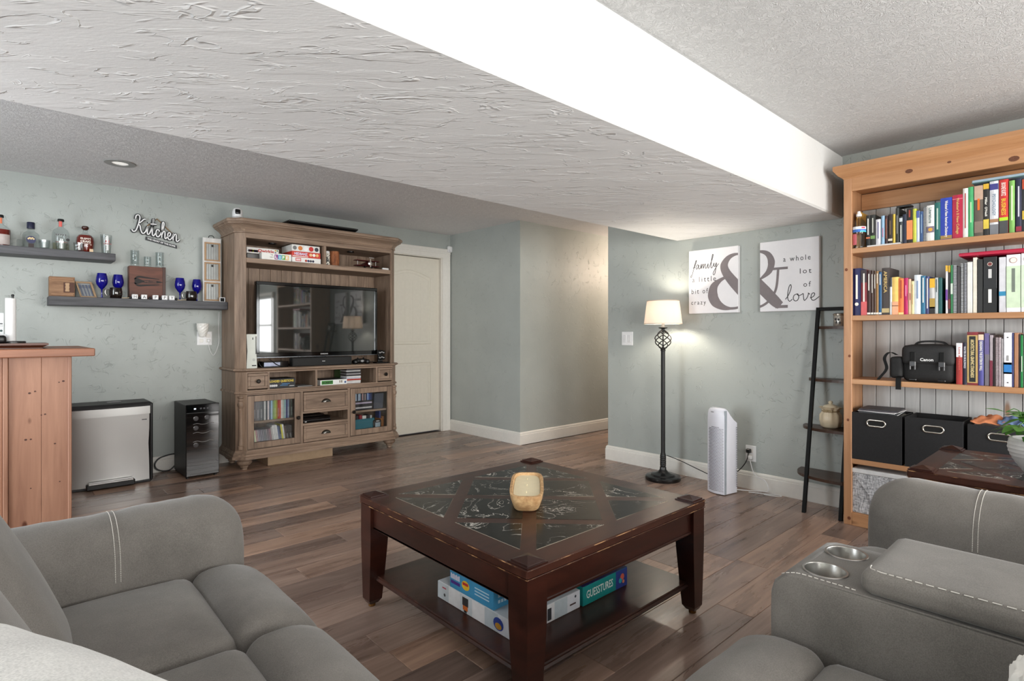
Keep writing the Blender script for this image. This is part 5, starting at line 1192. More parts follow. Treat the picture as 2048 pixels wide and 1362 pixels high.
# ------------------------------------------------------------------ pine bookcase
BX, BY, BYE = 3.756, 1.130, -.42
bk = thing('bookcase', 'tall knotty pine bookcase with whitewashed plank back and crown', 'bookcase', (3.92, .35, 0))
for y0, y1 in ((BY - .043, BY), (BYE, BYE + .043)):
    MB().box(BX, BX + .024, y0, y1, 0, 2.09, .002).part('face_stile', 'pine', bk)
    ys = (y1 - .018, y1) if y1 == BY else (y0, y0 + .018)
    MB().box(BX + .024, 4.078, ys[0], ys[1], 0, 2.09).part('side_panel', 'pine', bk)
MB().box(BX + .0005, BX + .023, BYE + .043, BY - .043, 2.003, 2.09, .001).part('frieze', 'pineh', bk)
MB().box(BX + .06, 4.05, BYE + .02, BY - .018, 2.035, 2.055).part('top_board', 'pineh', bk)
MB().box(4.028, 4.048, BYE + .02, BY - .02, 1.93, 2.03, .001).part('back_rail', 'pineh', bk)
b = MB(); cr = ((.0, 2.080), (.006, 2.088), (.024, 2.102), (.040, 2.125), (.046, 2.132), (.046, 2.158))
b.loft([[(BX - o_, BY + o_, z_), (BX - o_, BYE - o_, z_), (4.078, BYE - o_, z_), (4.078, BY + o_, z_)] for o_, z_ in cr]); b.part('crown_molding', 'pineh', bk)
SH = (1.660, 1.258, .877, .400)
for z in SH: MB().box(BX + .004, 4.05, BYE + .02, BY - .020, z - .030, z, .002).part('shelf', 'pineh', bk)
MB().box(BX + .02, 4.05, BYE + .02, BY - .020, .060, .078, .001).part('shelf', 'pineh', bk)
MB().box(BX, BX + .022, BYE + .043, BY - .043, 0, .076, .002).part('bottom_rail', 'pineh', bk)
npl = 20; wpl = (BY - BYE - .036) / npl
for k in range(npl):
    y0 = BYE + .018 + k * wpl
    MB().box(4.050, 4.062, y0 + .0014, y0 + wpl - .0014, .02, 2.05, .0022).part('back_plank', 'pinew', bk)

for (yy, zz, kr) in ((1.115, 1.535, .008), (1.098, 1.015, .007), (1.106, .63, .007), (1.10, .04, .009)):
    b = MB(); b.lathe([(kr * .2, 0), (kr, .0008)], 0, 0, 12); b.v = [(BX - .0002 - p[2], yy + p[0], zz + p[1] * 1.2) for p in b.v]; b.part('knot', plain((112, 62, 36), .6, var=.35, scale=300), bk)
for (yy, zz, kr) in ((.80, 2.062, .012), (.36, 2.03, .014), (.62, 2.072, .006)):
    b = MB(); b.lathe([(kr * .2, 0), (kr, .0008)], 0, 0, 12); b.v = [(BX + .0003 - p[2], yy + p[0] * 1.5, zz + p[1]) for p in b.v]; b.part('knot', plain((96, 56, 34), .6, var=.35, scale=300), bk)
def book(y, w_, h_, zf, rgb, label, kind='book', lines=None, group=None, x=3.79, depth=None, lean=0.0, cat='book'):
    """one bound volume: spine towards the room, page block inside the covers; y is its left edge, running to -y"""
    d_ = depth or min(.235, h_ * .78)
    t = thing(kind, label, cat, (x + d_ / 2, y - w_ / 2, zf), group)
    c = min(.004, w_ * .2); b = MB(); cm = plain(rgb, .45, var=.08)
    def shear(v): return [(p[0], p[1] - (p[2] - zf) * math.tan(lean), p[2]) for p in v]
    if kind == 'book' and w_ > .010:
        prof = [(x + .002, y), (x, y - w_ * .25), (x - .001, y - w_ * .5), (x, y - w_ * .75), (x + .002, y - w_), (x + d_, y - w_), (x + d_, y - w_ + .002), (x + .004, y - w_ + .002), (x + .004, y - .002), (x + d_, y - .002), (x + d_, y)]
        b.prism(prof, 'z', zf, zf + h_); b.v = shear(b.v); b.part('cover', cm, t)
        b = MB(); b.box(x + .0045, x + d_ - .004, y - w_ + .0025, y - .0025, zf + .003, zf + h_ - .004); b.v = shear(b.v); b.part('pages', 'paper', t)
    else:
        b.box(x, x + d_, y - w_ + .0004, y - .0004, zf, zf + h_, min(.0015, w_ * .2)); b.v = shear(b.v); b.part('cover', cm, t)
    for it in (lines or []):
        b = MB(); ym = y - w_ / 2
        if it[0] == 'band':          # (band, z0, z1, rgb): coloured block across the spine
            b.box(x - .0018, x + .001, y - w_ + .0006, y - .0006, zf + h_ * it[1], zf + h_ * it[2]); nm, mt_ = 'spine_band', plain(it[3], .45)
        elif it[0] == 'text':        # (text, words, zc, length, height, rgb): lettering down the spine
            b.flat(text2d(it[1], it[4] * w_, it[3] * h_, .02), (x - .0026, ym, zf + h_ * it[2]), (0, 0, -1), (0, -1, 0)); nm, mt_ = 'spine_lettering', plain(it[5], .5, var=0)
        elif it[0] == 'bars':        # (bars, z0, z1, rgb): illegible small print
            b.box(x - .0022, x + .001, ym - w_ * .12, ym + w_ * .12, zf + h_ * it[1], zf + h_ * it[2]); nm, mt_ = 'spine_print', plain(it[3], .5)
        elif it[0] == 'coil':
            n_ = int(h_ / .007)
            for k in range(n_): z_ = zf + .004 + k * .007; b.box(x - .006, x + .003, y - w_ + .001, y - .001, z_, z_ + .0028)
            nm, mt_ = 'spiral_binding', plain(it[1], .3, .5)
        elif it[0] == 'dot':
            vs = [(it[2] * w_ * math.cos(2 * PI * k / 16), it[2] * w_ * math.sin(2 * PI * k / 16)) for k in range(16)]
            b.flat((vs, [tuple(range(16))]), (x - .0024 - it[4] if len(it) > 4 else x - .0024, ym, zf + h_ * it[1]), (0, -1, 0), (0, 0, 1)); nm, mt_ = 'spine_emblem', plain(it[3], .5)
        b.v = shear(b.v); b.part(nm, mt_, t)
    return t
WT = (236, 234, 226); GD = (206, 176, 110)
R1 = [(1.095, .026, .233), (1.023, .022, .193), (1.0, .024, .193), (.973, .025, .162), (.945, .017, .179), (.927, .014, .176), (.911, .022, .182), (.888, .013, .18), (.874, .016, .213), (.856, .016, .16), (.84, .019, .171), (.821, .029, .201), (.792, .017, .195), (.775, .015, .181), (.759, .016, .175), (.743, .016, .198), (.727, .034, .202), (.692, .026, .212), (.666, .051, .231), (.614, .045, .238), (.569, .022, .267), (.547, .023, .27), (.522, .037, .272), (.485, .024, .274), (.459, .035, .282), (.422, .036, .283), (.383, .022, .271), (.358, .023, .275), (.334, .03, .273)]
D1 = [((222, 168, 66), 'yellow book behind the water bottle, top book row', [('bars', .4, .85, (150, 100, 40))]),
      ((34, 36, 36), 'black book with white title just right of the water bottle', [('bars', .4, .9, WT), ('band', .28, .33, (200, 110, 70))]),
      ((36, 38, 36), 'black book with green band, second right of the water bottle', [('bars', .45, .9, (190, 190, 180)), ('band', .26, .36, (110, 150, 80))]),
      ((214, 214, 220), 'white short book with grey lettering, top book row', [('bars', .3, .9, (120, 120, 150))]),
      ((150, 186, 214), 'pale blue slim book, top book row', [('bars', .3, .6, (190, 110, 140))]),
      ((52, 24, 28), 'slim maroon-black book with tan print, top book row', [('bars', .25, .9, (170, 100, 70))]),
      ((40, 28, 24), 'dark brown book with a white label near its foot, top book row', [('band', .15, .22, (220, 210, 190)), ('bars', .35, .8, (110, 90, 60))]),
      ((206, 178, 66), 'mustard slim book, top book row', []),
      ((44, 46, 42), 'tall charcoal slim book before the black picture wedge, top book row', [('bars', .3, .8, (140, 140, 140))]),
      ((50, 58, 62), 'short slate book with white badge, top book row', [('band', .82, .95, (200, 206, 210)), ('bars', .1, .7, WT)]),
      ((32, 40, 62), 'short navy book left of the black and orange one', []),
      ((30, 22, 18), 'thick black book with an orange stripe down its spine', [('band', .12, .66, (226, 140, 84)), ('bars', .75, .95, (160, 60, 40))]),
      ((196, 204, 76), 'lime green slim book, top book row', []),
      ((206, 218, 236), 'white and blue thin book, top book row', [('band', .78, 1.0, (70, 90, 160))]),
      ((62, 96, 146), 'steel blue slim book, top book row', [('bars', .3, .9, (140, 170, 200))]),
      ((176, 178, 180), 'grey spiral-bound notebook, top book row', [('coil', (90, 90, 92))]),
      ((232, 232, 228), 'white literature textbook with a small landscape on the spine', [('text', 'Literature', .72, .42, .45, (90, 110, 110)), ('band', .25, .42, (120, 110, 130)), ('dot', .33, .3, (214, 160, 60), .001)]),
      ((24, 98, 94), 'dark teal hardback left of the blue dictionary', [('bars', .3, .85, (190, 210, 196))]),
      ((34, 62, 172), 'thick bright blue dictionary with white lettering', [('text', 'Webster\'s New American Dictionary', .5, .86, .36, WT), ('band', .03, .11, (160, 130, 70))]),
      ((176, 26, 62), 'thick crimson dictionary with gold lettering', [('text', 'Webster\'s II New College', .52, .82, .36, GD), ('band', .90, .915, (220, 120, 140))]),
      ((232, 230, 224), 'tall white book right of the crimson dictionary', [('bars', .2, .9, (180, 90, 90))]),
      ((66, 166, 104), 'tall bright green book, top book row', [('bars', .3, .7, (180, 210, 170))]),
      ((92, 82, 72), 'thick book with brown collage spine and orange title', [('band', .72, .99, (190, 160, 140)), ('bars', .52, .74, (236, 110, 30)), ('band', .08, .3, (130, 112, 100))]),
      ((28, 26, 26), 'black textbook with yellow panel and white author names', [('band', .9, 1.0, (214, 170, 50)), ('text', 'Miller  O\'Neill', .56, .36, .42, WT), ('band', .14, .32, (214, 190, 70))]),
      ((214, 216, 222), 'silver white textbook with a blue tag at its head', [('band', .84, .95, (60, 60, 130)), ('text', 'PSYCHOLOGY', .56, .4, .4, (120, 140, 160)), ('band', .02, .2, (120, 122, 128)), ('band', .24, .3, (160, 120, 90))]),
      ((196, 44, 40), 'red textbook with yellow title and grey foot', [('text', 'BOONE KURTZ', .82, .24, .5, WT), ('text', 'BUSINESS', .5, .3, .5, (230, 190, 60)), ('band', .25, .31, (176, 214, 40)), ('band', .0, .25, (70, 72, 74))]),
      ((126, 180, 90), 'light green textbook with white title', [('bars', .25, .9, (226, 236, 200))]),
      ((26, 30, 60), 'navy textbook with white title and red foot, near the frame edge', [('bars', .3, .86, (206, 206, 216)), ('band', .03, .12, (150, 40, 60))]),
      ((46, 48, 52), 'dark textbook with yellow panel at the right edge of the photo', [('band', .24, .4, (200, 170, 60)), ('band', .8, .98, (180, 70, 40))])]
for (y, w_, h_), (c, lab, ln) in zip(R1, D1):
    book(y, w_ - .0006, h_, SH[0], c, lab, 'notebook' if 'spiral' in lab else 'book', ln, 'books on the top shelf', x=3.80 if y < 1.09 else 3.87)
b = MB(); b.box(3.775, 3.797, .845, 1.012, SH[0], SH[0] + .010, .001); b.thing('booklet', plain((222, 222, 222), .5), 'thin white booklet lying flat along the top shelf edge', 'booklet', (3.786, .93, SH[0]))
MB().box(3.80, 3.86, .80, .87, SH[0] + .2135, SH[0] + .2235, .001).thing('card', 'black', 'small black card lying on the tall charcoal book', 'card', (3.83, .835, SH[0] + .2135))
fo = thing('folder', 'pale blue folder lying flat across the tall textbooks', 'folder', (3.90, .41, SH[0] + .2845)); MB().box(3.79, 4.01, .29, .53, SH[0] + .2845, SH[0] + .300, .002).part('cover', plain((150, 170, 184), .5), fo); MB().box(3.788, 3.80, .288, .532, SH[0] + .2841, SH[0] + .287, .001).part('edge', plain((90, 130, 130), .5), fo)
wb = thing('water_bottle', 'clear plastic water bottle with blue and red label at the left of the top shelf', 'water bottle', (3.795, 1.059, SH[0]))
b = MB(); pr = [(.028, 0), (.034, .006)] + [(.0345 - .0022 * (k % 2), .012 + .008 * k) for k in range(10)] + [(.036, .095), (.036, .130), (.034, .145), (.026, .165), (.015, .180), (.0125, .186), (.0125, .194)]
b.lathe([(r, SH[0] + z_) for r, z_ in pr], 3.795, 1.059, 24); b.part('bottle', glass('pet_plastic', (.95, .97, .985), alpha=.3), wb, 40)
label_arc(wb, 3.795, 1.059, .0366, SH[0] + .112, SH[0] + .128, PI * .75, PI * 1.75, (232, 236, 240)); label_arc(wb, 3.795, 1.059, .0366, SH[0] + .095, SH[0] + .112, PI * .75, PI * 1.75, (60, 110, 190)); label_arc(wb, 3.795, 1.059, .0370, SH[0] + .115, SH[0] + .125, PI * 1.2, PI * 1.4, (200, 60, 90)); label_arc(wb, 3.795, 1.059, .0370, SH[0] + .095, SH[0] + .102, PI * 1.15, PI * 1.6, (70, 200, 210)); label_arc(wb, 3.795, 1.059, .0352, SH[0] + .02, SH[0] + .085, PI * .72, PI * .98, (214, 110, 120))
b = MB(); b.lathe([(.0145, SH[0] + .192), (.0145, SH[0] + .206), (.010, SH[0] + .210), (.008, SH[0] + .222), (.004, SH[0] + .224)], 3.795, 1.059, 16); b.part('cap', 'white', wb, 40)
R2 = [(1.095, .006, .285), (1.089, .041, .284), (1.047, .032, .272), (1.015, .019, .267), (.995, .013, .264), (.981, .012, .261), (.969, .013, .258), (.956, .016, .252), (.94, .038, .274), (.901, .012, .216), (.889, .031, .217), (.858, .026, .207), (.832, .02, .208), (.812, .013, .201), (.799, .016, .188), (.783, .03, .221), (.752, .021, .214), (.731, .017, .209), (.713, .025, .196), (.688, .014, .2), (.673, .016, .199), (.642, .011, .262), (.63, .01, .261), (.62, .011, .263), (.608, .016, .259), (.592, .014, .252), (.576, .013, .269), (.562, .012, .268), (.55, .023, .272), (.526, .018, .294), (.507, .022, .282), (.484, .055, .291), (.422, .028, .285), (.393, .055, .294), (.337, .048, .296)]
D2 = [((120, 122, 128), 'thin grey folder against the left side of the second shelf', []),
      ((28, 32, 82), 'tall navy manual with white lettering at the left of the second shelf', [('bars', .35, .86, WT), ('dot', .24, .25, WT)]),
      ((126, 40, 48), 'book fading from black to salmon red beside the navy manual', [('band', .72, 1.0, (44, 30, 34)), ('band', .0, .3, (206, 90, 92)), ('bars', .3, .92, WT)]),
      ((58, 34, 34), 'dark maroon slim volume, first of the matching brown set', [('bars', .55, .92, WT), ('band', .02, .06, WT)]),
      ((64, 42, 36), 'dark brown slim volume, second of the matching brown set', [('bars', .5, .92, WT), ('band', .02, .06, WT)]),
      ((72, 46, 32), 'brown slim volume, third of the matching brown set', [('bars', .6, .92, WT), ('band', .02, .06, WT)]),
      ((150, 112, 62), 'tan slim volume, last of the matching brown set', [('bars', .72, .95, WT), ('band', .02, .06, WT)]),
      ((26, 86, 130), 'slim blue volume beside the brown set', [('bars', .7, .95, WT), ('band', .02, .06, WT)]),
      ((62, 54, 52), 'thick dark book with gold AMERICA lettering', [('text', 'AMERICA', .70, .46, .45, GD), ('band', .05, .14, (190, 170, 120))]),
      ((216, 220, 222), 'thin white book with black head, second shelf', [('band', .75, 1.0, (40, 44, 50))]),
      ((240, 200, 110), 'pale yellow book shading to peach, second shelf', [('band', .0, .35, (236, 170, 130)), ('band', .23, .245, (130, 80, 60))]),
      ((232, 124, 66), 'orange paperback, second shelf', [('bars', .45, .95, (170, 70, 40)), ('band', .0, .06, (240, 214, 140))]),
      ((186, 24, 96), 'magenta paperback, second shelf', [('bars', .5, .8, (230, 140, 180))]),
      ((214, 176, 146), 'thin beige and pink paperback, second shelf', [('band', .4, .6, (190, 120, 110))]),
      ((222, 210, 160), 'short cream paperback, second shelf', [('bars', .3, .9, (190, 150, 110))]),
      ((226, 234, 242), 'white thick paperback with pale blue edge, second shelf', [('bars', .4, .85, (130, 150, 180))]),
      ((44, 112, 146), 'teal blue hardback with white lettering, second shelf', [('bars', .3, .95, WT)]),
      ((64, 68, 118), 'navy and white striped paperback, second shelf', [('bars', .15, .95, WT)]),
      ((196, 196, 194), 'paperback with yellow head, silver middle and black foot, second shelf', [('band', .74, 1.0, (226, 176, 40)), ('band', .16, .44, (170, 140, 60)), ('band', .0, .2, (30, 26, 26))]),
      ((186, 194, 196), 'pale grey paperback left of the leaning magazines', [('bars', .6, .95, (70, 80, 80))]),
      ((22, 84, 84), 'dark teal paperback left of the leaning magazines', []),
      ((226, 224, 228), 'thin white and purple magazine leaning left, second shelf', [('band', .88, 1.0, (230, 180, 60)), ('band', .28, .5, (110, 60, 150))]),
      ((34, 32, 34), 'thin black magazine with yellow head, second shelf', [('band', .86, 1.0, (200, 160, 50)), ('band', .1, .3, (120, 40, 40))]),
      ((60, 140, 90), 'thin green and white magazine, second shelf', [('band', .4, .62, (216, 230, 216))]),
      ((40, 40, 42), 'black spiral notebook leaning beside the green magazine', [('coil', (206, 206, 208))]),
      ((70, 66, 68), 'dark grey folder between two spiral notebooks', []),
      ((30, 30, 32), 'black spiral notebook with silver coil, left of the twin pair', [('coil', (214, 214, 214))]),
      ((32, 32, 36), 'black spiral notebook with silver coil, right of the twin pair', [('coil', (200, 200, 206))]),
      ((222, 222, 218), 'plain white manual beside the spiral notebooks', []),
      ((226, 220, 206), 'cream soft-edged binder beside the plain white manual', []),
      ((44, 44, 44), 'textured black binder left of the crest binder', [('band', .0, 1.0, (40, 40, 40))]),
      ((28, 29, 32), 'wide black binder with a round white crest and small print', [('dot', .87, .2, (190, 180, 170)), ('dot', .87, .15, (120, 50, 50), .0006), ('text', 'W', .87, .05, .2, WT), ('bars', .62, .78, (200, 200, 200)), ('band', .0, .44, (18, 18, 19)), ('bars', .18, .42, WT)]),
      ((208, 208, 214), 'open white binder held with a blue clip', [('band', .3, .38, (40, 130, 170))]),
      ((234, 234, 238), 'wide white binder with pale green label and oval emblem', [('band', .08, .80, (200, 218, 190)), ('dot', .9, .27, (170, 120, 110)), ('dot', .9, .23, (228, 226, 214), .0006), ('bars', .35, .76, (110, 120, 110))]),
      ((236, 236, 238), 'white binder with pale green label at the right edge of the photo', [('band', .08, .8, (204, 222, 196)), ('dot', .9, .27, (180, 110, 110))])]
for (y, w_, h_), (c, lab, ln) in zip(R2, D2):
    kind = 'binder' if 'binder' in lab else 'notebook' if 'spiral' in lab else 'magazine' if 'magazine' in lab else 'book'
    lean = .14 if kind == 'magazine' else .11 if 'leaning' in lab and kind == 'notebook' else .03 if 'thick' in lab else 0
    lean = -lean if kind in ('magazine', 'notebook') else lean
    book(y - (.028 if kind == 'magazine' else .012 if lean < 0 else 0) * 0, w_ - .0006, h_, SH[1], c, lab, kind, ln, 'books on the second shelf', lean=0.0, cat=kind)
rt = thing('red_tray', 'long crimson tray lying across the binders', 'tray', (3.90, .43, SH[1] + .2985)); b = MB(); b.loft([[(3.79 - o_, .29, z_), (3.79 - o_, .572 + o_, z_), (4.02, .572 + o_, z_), (4.02, .29, z_)] for o_, z_ in ((.0, SH[1] + .2985), (.010, SH[1] + .304), (.012, SH[1] + .316), (.008, SH[1] + .321))]); b.part('body', plain((178, 30, 62), .35), rt, 40)
R3 = [(.596, .027, .222), (.568, .018, .225), (.55, .045, .281), (.504, .023, .268), (.479, .02, .274), (.458, .013, .265), (.444, .009, .25), (.435, .011, .253), (.424, .011, .253), (.413, .009, .247), (.403, .032, .278), (.371, .007, .276), (.363, .017, .277), (.345, .006, .27), (.339, .01, .265), (.328, .017, .27)]
D3 = [((164, 46, 40), 'red book with white head beside the camera bag', [('band', .66, 1.0, (224, 224, 228)), ('text', 'Love & Respect', .62, .55, .4, (200, 90, 80))]),
      ((26, 24, 48), 'slim navy book with white lettering, third shelf', [('text', 'WATER IN BUILDINGS', .65, .52, .5, (210, 210, 220))]),
      ((124, 34, 42), 'thick maroon book with a black gold-framed spine panel', [('band', .04, .94, (190, 160, 100)), ('bars', .0, .0, WT), ('text', 'ARCHITECTURAL GRAPHIC STANDARDS', .5, .72, .34, (226, 206, 150))]),
      ((74, 72, 142), 'violet blue book with cream head, third shelf', [('band', .89, 1.0, (226, 200, 176)), ('text', 'DESIGNING THE EXTERIOR WALL', .58, .58, .5, WT)]),
      ((112, 106, 116), 'grey violet folder, third shelf', [('band', .6, 1.0, (100, 90, 140))]),
      ((170, 160, 166), 'clear plastic sleeve with maroon edge, third shelf', [('band', .0, .5, (120, 40, 60))]),
      ((44, 34, 34), 'thin dark brown folder, third shelf', []),
      ((214, 208, 212), 'white coil-bound notebook, left of the pair on the third shelf', [('coil', (110, 70, 70))]),
      ((216, 210, 214), 'white coil-bound notebook, right of the pair on the third shelf', [('coil', (110, 70, 76))]),
      ((150, 146, 148), 'thin grey notebook left of the white labelled binder', []),
      ((236, 236, 242), 'white binder with a blue and black label, third shelf', [('dot', .91, .1, (60, 60, 60)), ('band', .24, .44, (40, 120, 190)), ('band', .41, .45, (20, 24, 40)), ('band', .24, .27, (20, 24, 40)), ('bars', .48, .58, (150, 150, 150)), ('dot', .08, .1, (60, 60, 60))]),
      ((50, 56, 110), 'thin navy folder right of the labelled binder', []),
      ((168, 120, 90), 'tan cardboard folder, third shelf', []),
      ((40, 38, 38), 'thin black folder, third shelf', []),
      ((30, 130, 66), 'thin green folder with white lettering, third shelf', [('bars', .3, .6, WT)]),
      ((150, 136, 138), 'greyish pink folder at the right edge of the third shelf', [])]
for (y, w_, h_), (c, lab, ln) in zip(R3, D3):
    kind = 'binder' if 'binder' in lab and 'left of' not in lab and 'right of' not in lab else 'notebook' if 'notebook' in lab else 'folder' if ('folder' in lab or 'sleeve' in lab) else 'book'
    t = book(y, w_ - .0006, h_, SH[2], c, lab, kind, [q for q in ln if not (q[0] == 'bars' and q[1] == q[2])], 'books on the third shelf', cat=kind)
    if 'maroon book' in lab: MB().box(3.7872, 3.79, y - w_ + .0095, y - .009, SH[2] + h_ * .06, SH[2] + h_ * .92).part('spine_panel', plain((22, 26, 24), .5), t); [o for o in t.children if o.name.startswith('spine_lettering')][0].location.x = -.0008

# camera bag
cb = thing('camera_bag', 'black camera bag with two buckles and white brand name on the third shelf', 'camera bag', (3.86, .73, SH[2]))
zb = SH[2]; fab = plain((24, 24, 25), .8, var=.25, scale=120)
b = MB(); b.blob((3.875, .722, zb + .100), (.085, .118, .098), .030, (.010, .008, .006), 10); b.part('body', fab, cb, 60)
b = MB(); b.blob((3.868, .722, zb + .150), (.092, .120, .056), .026, (.006, .004, .008), 10); b.part('flap', plain((30, 30, 31), .75, var=.2, scale=140), cb, 60)
b = MB(); b.blob((3.83, .870, zb + .078), (.05, .032, .062), .02, n=8); b.part('side_pocket', fab, cb, 60); b = MB(); b.blob((3.87, .586, zb + .09), (.06, .026, .08), .02, n=8); b.part('side_pocket', fab, cb, 60)
b = MB(); pts = [(3.87, .80, zb + .200), (3.865, .775, zb + .222), (3.86, .72, zb + .228), (3.865, .665, zb + .222), (3.87, .64, zb + .200)]
pts = smoothpath(pts, 5); b.loft([[(p.x - .02, p.y, p.z - .004), (p.x + .02, p.y, p.z - .004), (p.x + .02, p.y, p.z + .006), (p.x - .02, p.y, p.z + .006)] for p in pts]); b.part('handle', fab, cb)
for y in (.786, .655):
    MB().box(3.768, 3.775, y - .012, y + .012, zb + .09, zb + .17, .002).part('strap', 'blackm', cb)
    o = MB().box(3.760, 3.770, y - .015, y + .015, zb + .088, zb + .118, .003).part('buckle', plain((58, 58, 60), .35), cb)
    for s_ in (-1, 1): MB().box(3.758, 3.766, y + s_ * .011 - .004, y + s_ * .011 + .004, zb + .070, zb + .092, .002).part('buckle_prong', plain((58, 58, 60), .35), o)
    MB().box(3.760, 3.768, y - .018, y + .018, zb + .010, zb + .020, .003).part('lash_strap', 'black', cb)
b = MB(); b.flat(text2d('Canon', .017, .060, .02), (3.7685, .722, zb + .128), (0, -1, 0), (0, 0, 1)); b.part('lettering', 'white', cb)
def strapband(pts, wdt, nm):
    P = smoothpath(pts, 5); b = MB(); b.loft([[(p.x, p.y - wdt / 2, p.z), (p.x + .003, p.y - wdt / 2, p.z), (p.x + .003, p.y + wdt / 2, p.z), (p.x, p.y + wdt / 2, p.z)] for p in P]); return b.part(nm, 'blackm', cb)
strapband([(3.79, .865, zb + .15), (3.785, .90, zb + .165), (3.782, .925, zb + .13), (3.785, .915, zb + .07), (3.78, .945, zb + .02), (3.775, .955, zb + .003)], .016, 'shoulder_strap')
strapband([(3.785, .845, zb + .03), (3.765, .85, zb + .025), (3.752, .85, zb + .008), (3.749, .85, zb - .045)], .026, 'loose_strap')

# fabric cubes on the fourth shelf
def cube(label, y0, y1, zf, h, x0=3.762, x1=4.02):
    t = thing('storage_cube', label, 'storage cube', ((x0 + x1) / 2, (y0 + y1) / 2, zf), 'black fabric storage cubes')
    b = MB(); w_ = .006
    b.box(x0, x0 + w_, y0, y1, zf, zf + h, .001); b.box(x1 - w_, x1, y0, y1, zf, zf + h, .001); b.box(x0 + w_, x1 - w_, y0, y0 + w_, zf, zf + h - .002); b.box(x0 + w_, x1 - w_, y1 - w_, y1, zf, zf + h - .002); b.box(x0 + w_, x1 - w_, y0, y1, zf, zf + w_)
    b.part('body', plain((26, 26, 28), .85, var=.2, scale=150), t)
    yc, zc = (y0 + y1) / 2, zf + h * .80; pts = []
    for k in range(24):
        a = 2 * PI * k / 24; s_ = .028 if math.cos(a) > 0 else -.028
        pts.append((x0 - .001, yc + s_ + .018 * math.cos(a), zc + .018 * math.sin(a)))
    b = MB(); b.tube(pts, .0048, 8, True); b.part('handle_ring', plain((210, 206, 196), .2, 1.0), t, 60)
    b = MB(); b.flat(([(p[1], p[2]) for p in pts], [tuple(range(24))]), (x0 - .0012, 0, 0), (0, 1, 0), (0, 0, 1)); b.part('handle_opening', plain((8, 8, 8), .8), t)
    return t
c1 = cube('black fabric cube full of papers at the left of the fourth shelf', .836, 1.088, SH[3], .280)
c2 = cube('black fabric cube with open top in the middle of the fourth shelf', .562, .822, SH[3], .280)
c3 = cube('black fabric cube with orange and blue cloth behind the plant', .285, .545, SH[3], .272)
rn = random.Random(5)
for k in range(6):
    b = MB(); b.box(-.11, .11, -.10, .10, 0, .004); a = rn.uniform(-.15, .15); ti = rn.uniform(-.02, .1)
    b.v = [(3.885 + p[0] * math.cos(a) - p[1] * math.sin(a) * .9, .962 + p[0] * math.sin(a) * .4 + p[1] * .95, SH[3] + .268 + .0062 * k + p[2] + abs(p[0] + .11) * ti * .4) for p in b.v]
    b.thing('magazine', plain([(40, 40, 44), (214, 214, 214), (60, 62, 66), (226, 226, 226), (90, 84, 90), (60, 58, 62)][k], .5), '%s magazine up from the bottom of the loose pile in the left black cube' % ORD[k], 'magazine', (3.885, .962, SH[3] + .268 + .0062 * k), 'magazines in the left cube')
MB().box(3.80, 4.00, .865, 1.06, SH[3] + .007, SH[3] + .267).thing('paper_stack', 'paper', 'stack of papers filling the left black cube', 'papers', (3.9, .96, SH[3] + .007))
def cloth(label, c, r, rgb, seed, z):
    b = MB(); n = 14; vs = []
    for i in range(n + 1):
        for j in range(n + 1):
            u, v = -1 + 2 * i / n, -1 + 2 * j / n; vs.append((c[0] + u * r[0], c[1] + v * r[1], z + .03 * (1 - u * u) * (1 - v * v) + .022 * mnoise.noise((u * 2.3, v * 2.3, seed))))
    b.add(vs, [(i * (n + 1) + j, (i + 1) * (n + 1) + j, (i + 1) * (n + 1) + j + 1, i * (n + 1) + j + 1) for i in range(n) for j in range(n)])
    o = b.thing('cloth', plain(rgb, .9), label, 'cloth', (c[0], c[1], z - .02), smooth=60); md = o.modifiers.new('thick', 'SOLIDIFY'); md.thickness = .006; return o
MB().box(3.785, 4.00, .300, .530, SH[3] + .007, SH[3] + .262).thing('folded_linen', plain((214, 216, 214), .9), 'folded white linen filling the right black cube', 'linen', (3.89, .415, SH[3] + .007))
cloth('orange cloth heaped in the right black cube', (3.86, .45, 0), (.08, .085), (212, 134, 92), 2, SH[3] + .285)
cloth('faded blue cloth beside the orange one in the right cube', (3.84, .37, 0), (.07, .055), (92, 112, 148), 9, SH[3] + .290)
gb = thing('fabric_cube', 'grey woven fabric cube with a folded front flap on the bottom shelf', 'storage cube', (3.88, .96, .078))
mt, nt, bs = new_mat('grey_woven_linen'); mp = coords(nt, (1, 1, 1))
n1 = N(nt, 'ShaderNodeTexNoise', Scale=1.0, Detail=3.0); n2 = N(nt, 'ShaderNodeTexNoise', Scale=1.0, Detail=3.0); s1 = N(nt, 'ShaderNodeVectorMath', operation='MULTIPLY'); s2 = N(nt, 'ShaderNodeVectorMath', operation='MULTIPLY')
s1.inputs[1].default_value = (40, 40, 320); s2.inputs[1].default_value = (320, 320, 40)
for s_, n_ in ((s1, n1), (s2, n2)): nt.links.new(mp.outputs[0], s_.inputs[0]); nt.links.new(s_.outputs[0], n_.inputs['Vector'])
rr = ramp(nt, mixrgb(nt, n1.outputs['Fac'], n2.outputs['Fac'], .5), [(.40, srgb(104, 106, 110)), (.60, srgb(214, 215, 218))]); nt.links.new(rr.outputs[0], bs.inputs['Base Color']); bs.inputs['Roughness'].default_value = .9
MB().box(3.772, 4.02, .80, 1.090, .078, .338, .004).part('body', mt, gb)
MB().box(3.768, 4.02, .80, 1.092, .316, .342, .004).part('lid', plain((206, 207, 208), .85), gb)
b = MB(); b.add([(3.7695, 1.086, .312), (3.7695, .90, .312), (3.7695, .905, .18), (3.7695, .985, .10), (3.766, 1.0, .20)], [(0, 4, 1), (4, 2, 1), (4, 3, 2)]); b.part('flap', mt, gb)

